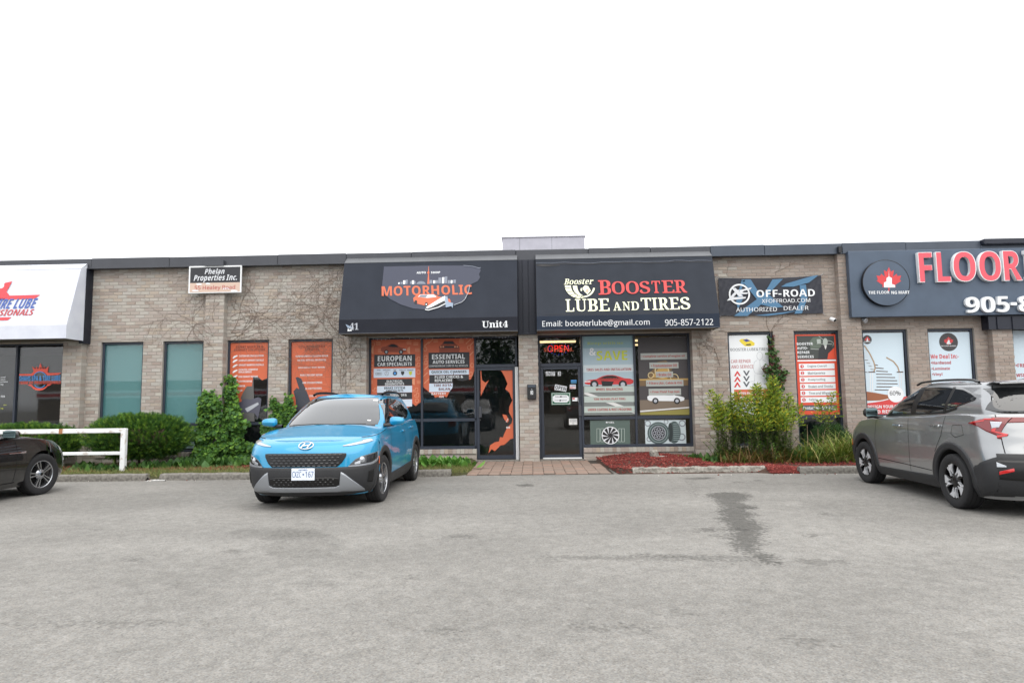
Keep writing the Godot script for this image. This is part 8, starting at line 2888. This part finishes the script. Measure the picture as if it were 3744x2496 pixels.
func print_stairs_poster(p):
	PL(p,[7.963,2.949,8.903,2.943,8.876,0.981,7.927,0.983],0,"palesky","poster_sheet")
	PL(p,[7.963,1.551,8.182,1.515,8.472,1.457,8.513,1.332,7.961,1.327],1,"woodprint","printed_floor")
	PL(p,[7.953,1.270,8.093,1.283,8.316,1.315,8.465,1.345,8.911,1.426,8.880,0.971,7.942,0.983],2,"signred","printed_base")
	LN(p,[7.953,1.285,8.094,1.298,8.317,1.330,8.466,1.362],0.0200,3,"white","printed_edge")
	LN(p,[8.200,2.184,8.272,2.168],0.0220,1,"stairbrown","printed_tread")
	LN(p,[8.219,2.109,8.403,2.091],0.0220,1,"stairbrown","printed_tread")
	LN(p,[8.222,2.034,8.496,2.015],0.0220,1,"stairbrown","printed_tread")
	LN(p,[8.217,1.959,8.590,1.948],0.0220,1,"stairbrown","printed_tread")
	LN(p,[8.220,1.884,8.659,1.872],0.0220,1,"stairbrown","printed_tread")
	LN(p,[8.215,1.809,8.703,1.797],0.0220,1,"stairbrown","printed_tread")
	LN(p,[8.213,1.734,8.710,1.722],0.0220,1,"stairbrown","printed_tread")
	LN(p,[8.208,1.659,8.718,1.647],0.0220,1,"stairbrown","printed_tread")
	LN(p,[8.161,1.585,8.504,1.576],0.0220,1,"stairbrown","printed_tread")
	LN(p,[7.982,2.653,8.094,2.462,8.180,2.260,8.207,2.109,8.164,2.010],0.0300,2,"railtan","printed_rail")
	LN(p,[8.482,2.356,8.647,2.253,8.737,2.126,8.766,2.001],0.0300,2,"railtan","printed_rail")
	LN(p,[8.084,1.998,8.050,1.537],0.0200,2,"white","printed_post")
	LN(p,[8.138,1.997,8.104,1.536],0.0200,2,"white","printed_post")
	LN(p,[8.765,1.988,8.745,1.577],0.0200,2,"silverw","printed_post")
	LN(p,[8.814,1.987,8.794,1.576],0.0200,2,"silverw","printed_post")
	LN(p,[8.003,2.589,7.984,2.288],0.0060,1,"silverw","printed_baluster")
	LN(p,[8.024,2.534,8.007,2.252],0.0060,1,"silverw","printed_baluster")
	LN(p,[8.045,2.478,8.029,2.217],0.0060,1,"silverw","printed_baluster")
	LN(p,[8.067,2.422,8.052,2.182],0.0060,1,"silverw","printed_baluster")
	LN(p,[8.088,2.367,8.074,2.146],0.0060,1,"silverw","printed_baluster")
	LN(p,[8.109,2.311,8.096,2.111],0.0060,1,"silverw","printed_baluster")
	LN(p,[8.130,2.256,8.119,2.075],0.0060,1,"silverw","printed_baluster")
	LN(p,[8.151,2.200,8.141,2.040],0.0060,1,"silverw","printed_baluster")
	LN(p,[7.973,2.301,8.046,2.295],0.0120,1,"stairbrown","printed_tread")
	LN(p,[8.012,2.227,8.086,2.221],0.0120,1,"stairbrown","printed_tread")
	LN(p,[8.052,2.154,8.126,2.148],0.0120,1,"stairbrown","printed_tread")
	LN(p,[8.092,2.081,8.166,2.075],0.0120,1,"stairbrown","printed_tread")
	LN(p,[8.132,2.008,8.205,2.001],0.0120,1,"stairbrown","printed_tread")
	LN(p,[7.930,2.013,8.021,2.007],0.0160,1,"stairbrown","printed_tread")
	LN(p,[8.036,2.011,8.189,2.014],0.0250,3,"stairbrown","printed_cap")
	LN(p,[8.704,2.001,8.857,2.004],0.0250,3,"stairbrown","printed_cap")
	C(p,8.060,2.790,0.106,0.000,2,"charcoal","printed_badge",1.00)
	PL(p,[7.991,2.791,8.065,2.871,8.129,2.789,8.057,2.745],3,"signred","printed_leaf")
	PL(p,[8.033,2.745,8.063,2.841,8.087,2.744],4,"white","printed_tower")
	LN(p,[7.975,2.741,8.136,2.739],0.0120,4,"white","printed_name")
	C(p,8.645,1.474,0.191,0.000,3,"white","printed_bubble",1.00)
	T(p,"60%",8.505,1.450,8.757,1.554,5,"signblack","sr")
	T(p,"DESIGN YOUR STEPS",7.970,1.148,8.845,1.222,4,"white","b")
	T(p,"AND REFINISH",8.006,1.031,8.837,1.105,4,"white","b")
func print_deals_poster(p):
	PL(p,[9.487,2.939,10.476,2.935,10.457,1.785,9.482,1.799],0,"palesky","poster_sheet")
	PL(p,[9.482,1.799,10.457,1.785,10.437,0.716,9.475,0.728],0,"palesky","poster_sheet")
	C(p,9.971,2.701,0.220,0.000,1,"charcoal","printed_badge",1.00)
	PL(p,[9.981,2.836,9.997,2.795,10.023,2.808,10.011,2.749,10.045,2.775,10.052,2.754,10.085,2.759,10.069,2.721,10.082,2.710,10.024,2.673,10.028,2.653,9.974,2.663,9.970,2.620,9.959,2.620,9.963,2.663,9.907,2.655,9.914,2.675,9.862,2.713,9.876,2.724,9.865,2.762,9.898,2.756,9.908,2.778,9.938,2.750,9.935,2.810,9.959,2.795],2,"leafred","printed_leaf")
	PL(p,[9.923,2.652,9.927,2.697,9.949,2.706,9.952,2.737,9.972,2.750,9.979,2.814,9.977,2.750,10.000,2.736,9.996,2.682,10.024,2.673,10.022,2.650],3,"white","printed_tower")
	T(p,"THE FLOOR",9.781,2.594,9.968,2.621,3,"white","b")
	T(p,"NG MART",9.986,2.591,10.146,2.618,3,"white","b")
	T(p,"We Deal In:-",9.523,2.308,10.179,2.418,2,"leafred","b")
	T(p,"•Hardwood",9.525,2.174,9.991,2.252,2,"dullred","b")
	T(p,"•Laminate",9.527,2.037,9.956,2.110,2,"dullred","b")
	T(p,"•Vinyl",9.529,1.884,9.769,1.970,2,"dullred","b")
func print_free_poster(p):
	PL(p,[11.494,2.954,12.688,2.940,12.549,0.690,11.445,0.703],0,"palesky","poster_sheet")
	T(p,"•FREE",11.494,2.075,11.763,2.159,2,"dullred","b")
	T(p,"WSIB",11.487,1.845,11.744,1.924,2,"dullred","b")
func print_floor_sign_badge(p):
	PL(p,[8.393,4.437,8.435,4.329,8.503,4.365,8.473,4.210,8.560,4.279,8.579,4.222,8.665,4.234,8.624,4.137,8.656,4.108,8.508,4.012,8.519,3.962,8.378,3.987,8.371,3.875,8.343,3.875,8.350,3.987,8.206,3.968,8.224,4.018,8.088,4.119,8.124,4.146,8.096,4.246,8.180,4.230,8.207,4.286,8.285,4.214,8.275,4.369,8.338,4.331],9,"leafred","printed_leaf")
	PL(p,[8.248,3.959,8.256,4.076,8.314,4.098,8.320,4.180,8.373,4.214,8.390,4.379,8.385,4.214,8.445,4.178,8.436,4.037,8.508,4.012,8.504,3.954],10,"white","printed_tower")
	T(p,"THE FLOOR",7.883,3.809,8.366,3.879,10,"white","b")
	T(p,"NG MART",8.411,3.800,8.825,3.870,10,"white","b")
func print_xf_banner(p):
	PL(p,[5.076,4.269,5.189,4.280,5.301,4.278,5.554,3.840,5.823,4.268,6.073,4.275,5.706,3.913,6.050,3.590,5.827,3.581,5.520,3.663,5.185,3.391,4.862,3.396,5.427,3.792],1,"bannerblue","printed_cross")
	PL(p,[5.176,4.267,5.074,4.231,4.927,3.725,4.969,3.572,4.887,3.396,5.105,3.823,5.065,4.027],1,"bannerblue","printed_stroke")
	PL(p,[6.013,4.086,6.141,4.159,6.796,4.338,6.921,4.348,6.688,4.174,6.311,4.080],1,"bannerblue","printed_stroke")
	PL(p,[6.462,4.115,6.611,4.125,6.630,3.795,6.475,3.431,6.301,3.426,6.467,3.747],1,"bannerblue","printed_stroke")
	PL(p,[5.334,3.401,6.031,3.464,6.404,3.508,6.029,3.426,5.681,3.387],1,"bannerblue","printed_stroke")
	T(p,"OFF-ROAD",5.422,3.840,6.810,4.012,3,"white","b")
	T(p,"XFOFFROAD.COM",5.542,3.698,6.689,3.791,3,"white","r")
	T(p,"AUTHORIZED",4.919,3.495,5.891,3.594,3,"white","r")
	T(p,"DEALER",6.054,3.516,6.642,3.610,3,"white","r")
	C(p,5.018,3.921,0.254,0.214,2,"white","printed_ring",1.00)
	PL(p,[4.709,3.767,4.953,4.029,5.040,4.028,4.870,3.853,5.169,3.852,5.155,3.817],4,"silverw","printed_emblem")
	PL(p,[4.830,4.077,4.930,4.076,5.107,3.861,5.002,3.863],5,"silverw","printed_emblem")
	PL(p,[5.040,4.028,5.316,4.078,5.277,4.028,5.126,4.001,5.087,3.963,5.231,3.960,5.199,3.923,5.060,3.920,5.008,3.977],6,"silverw","printed_emblem")
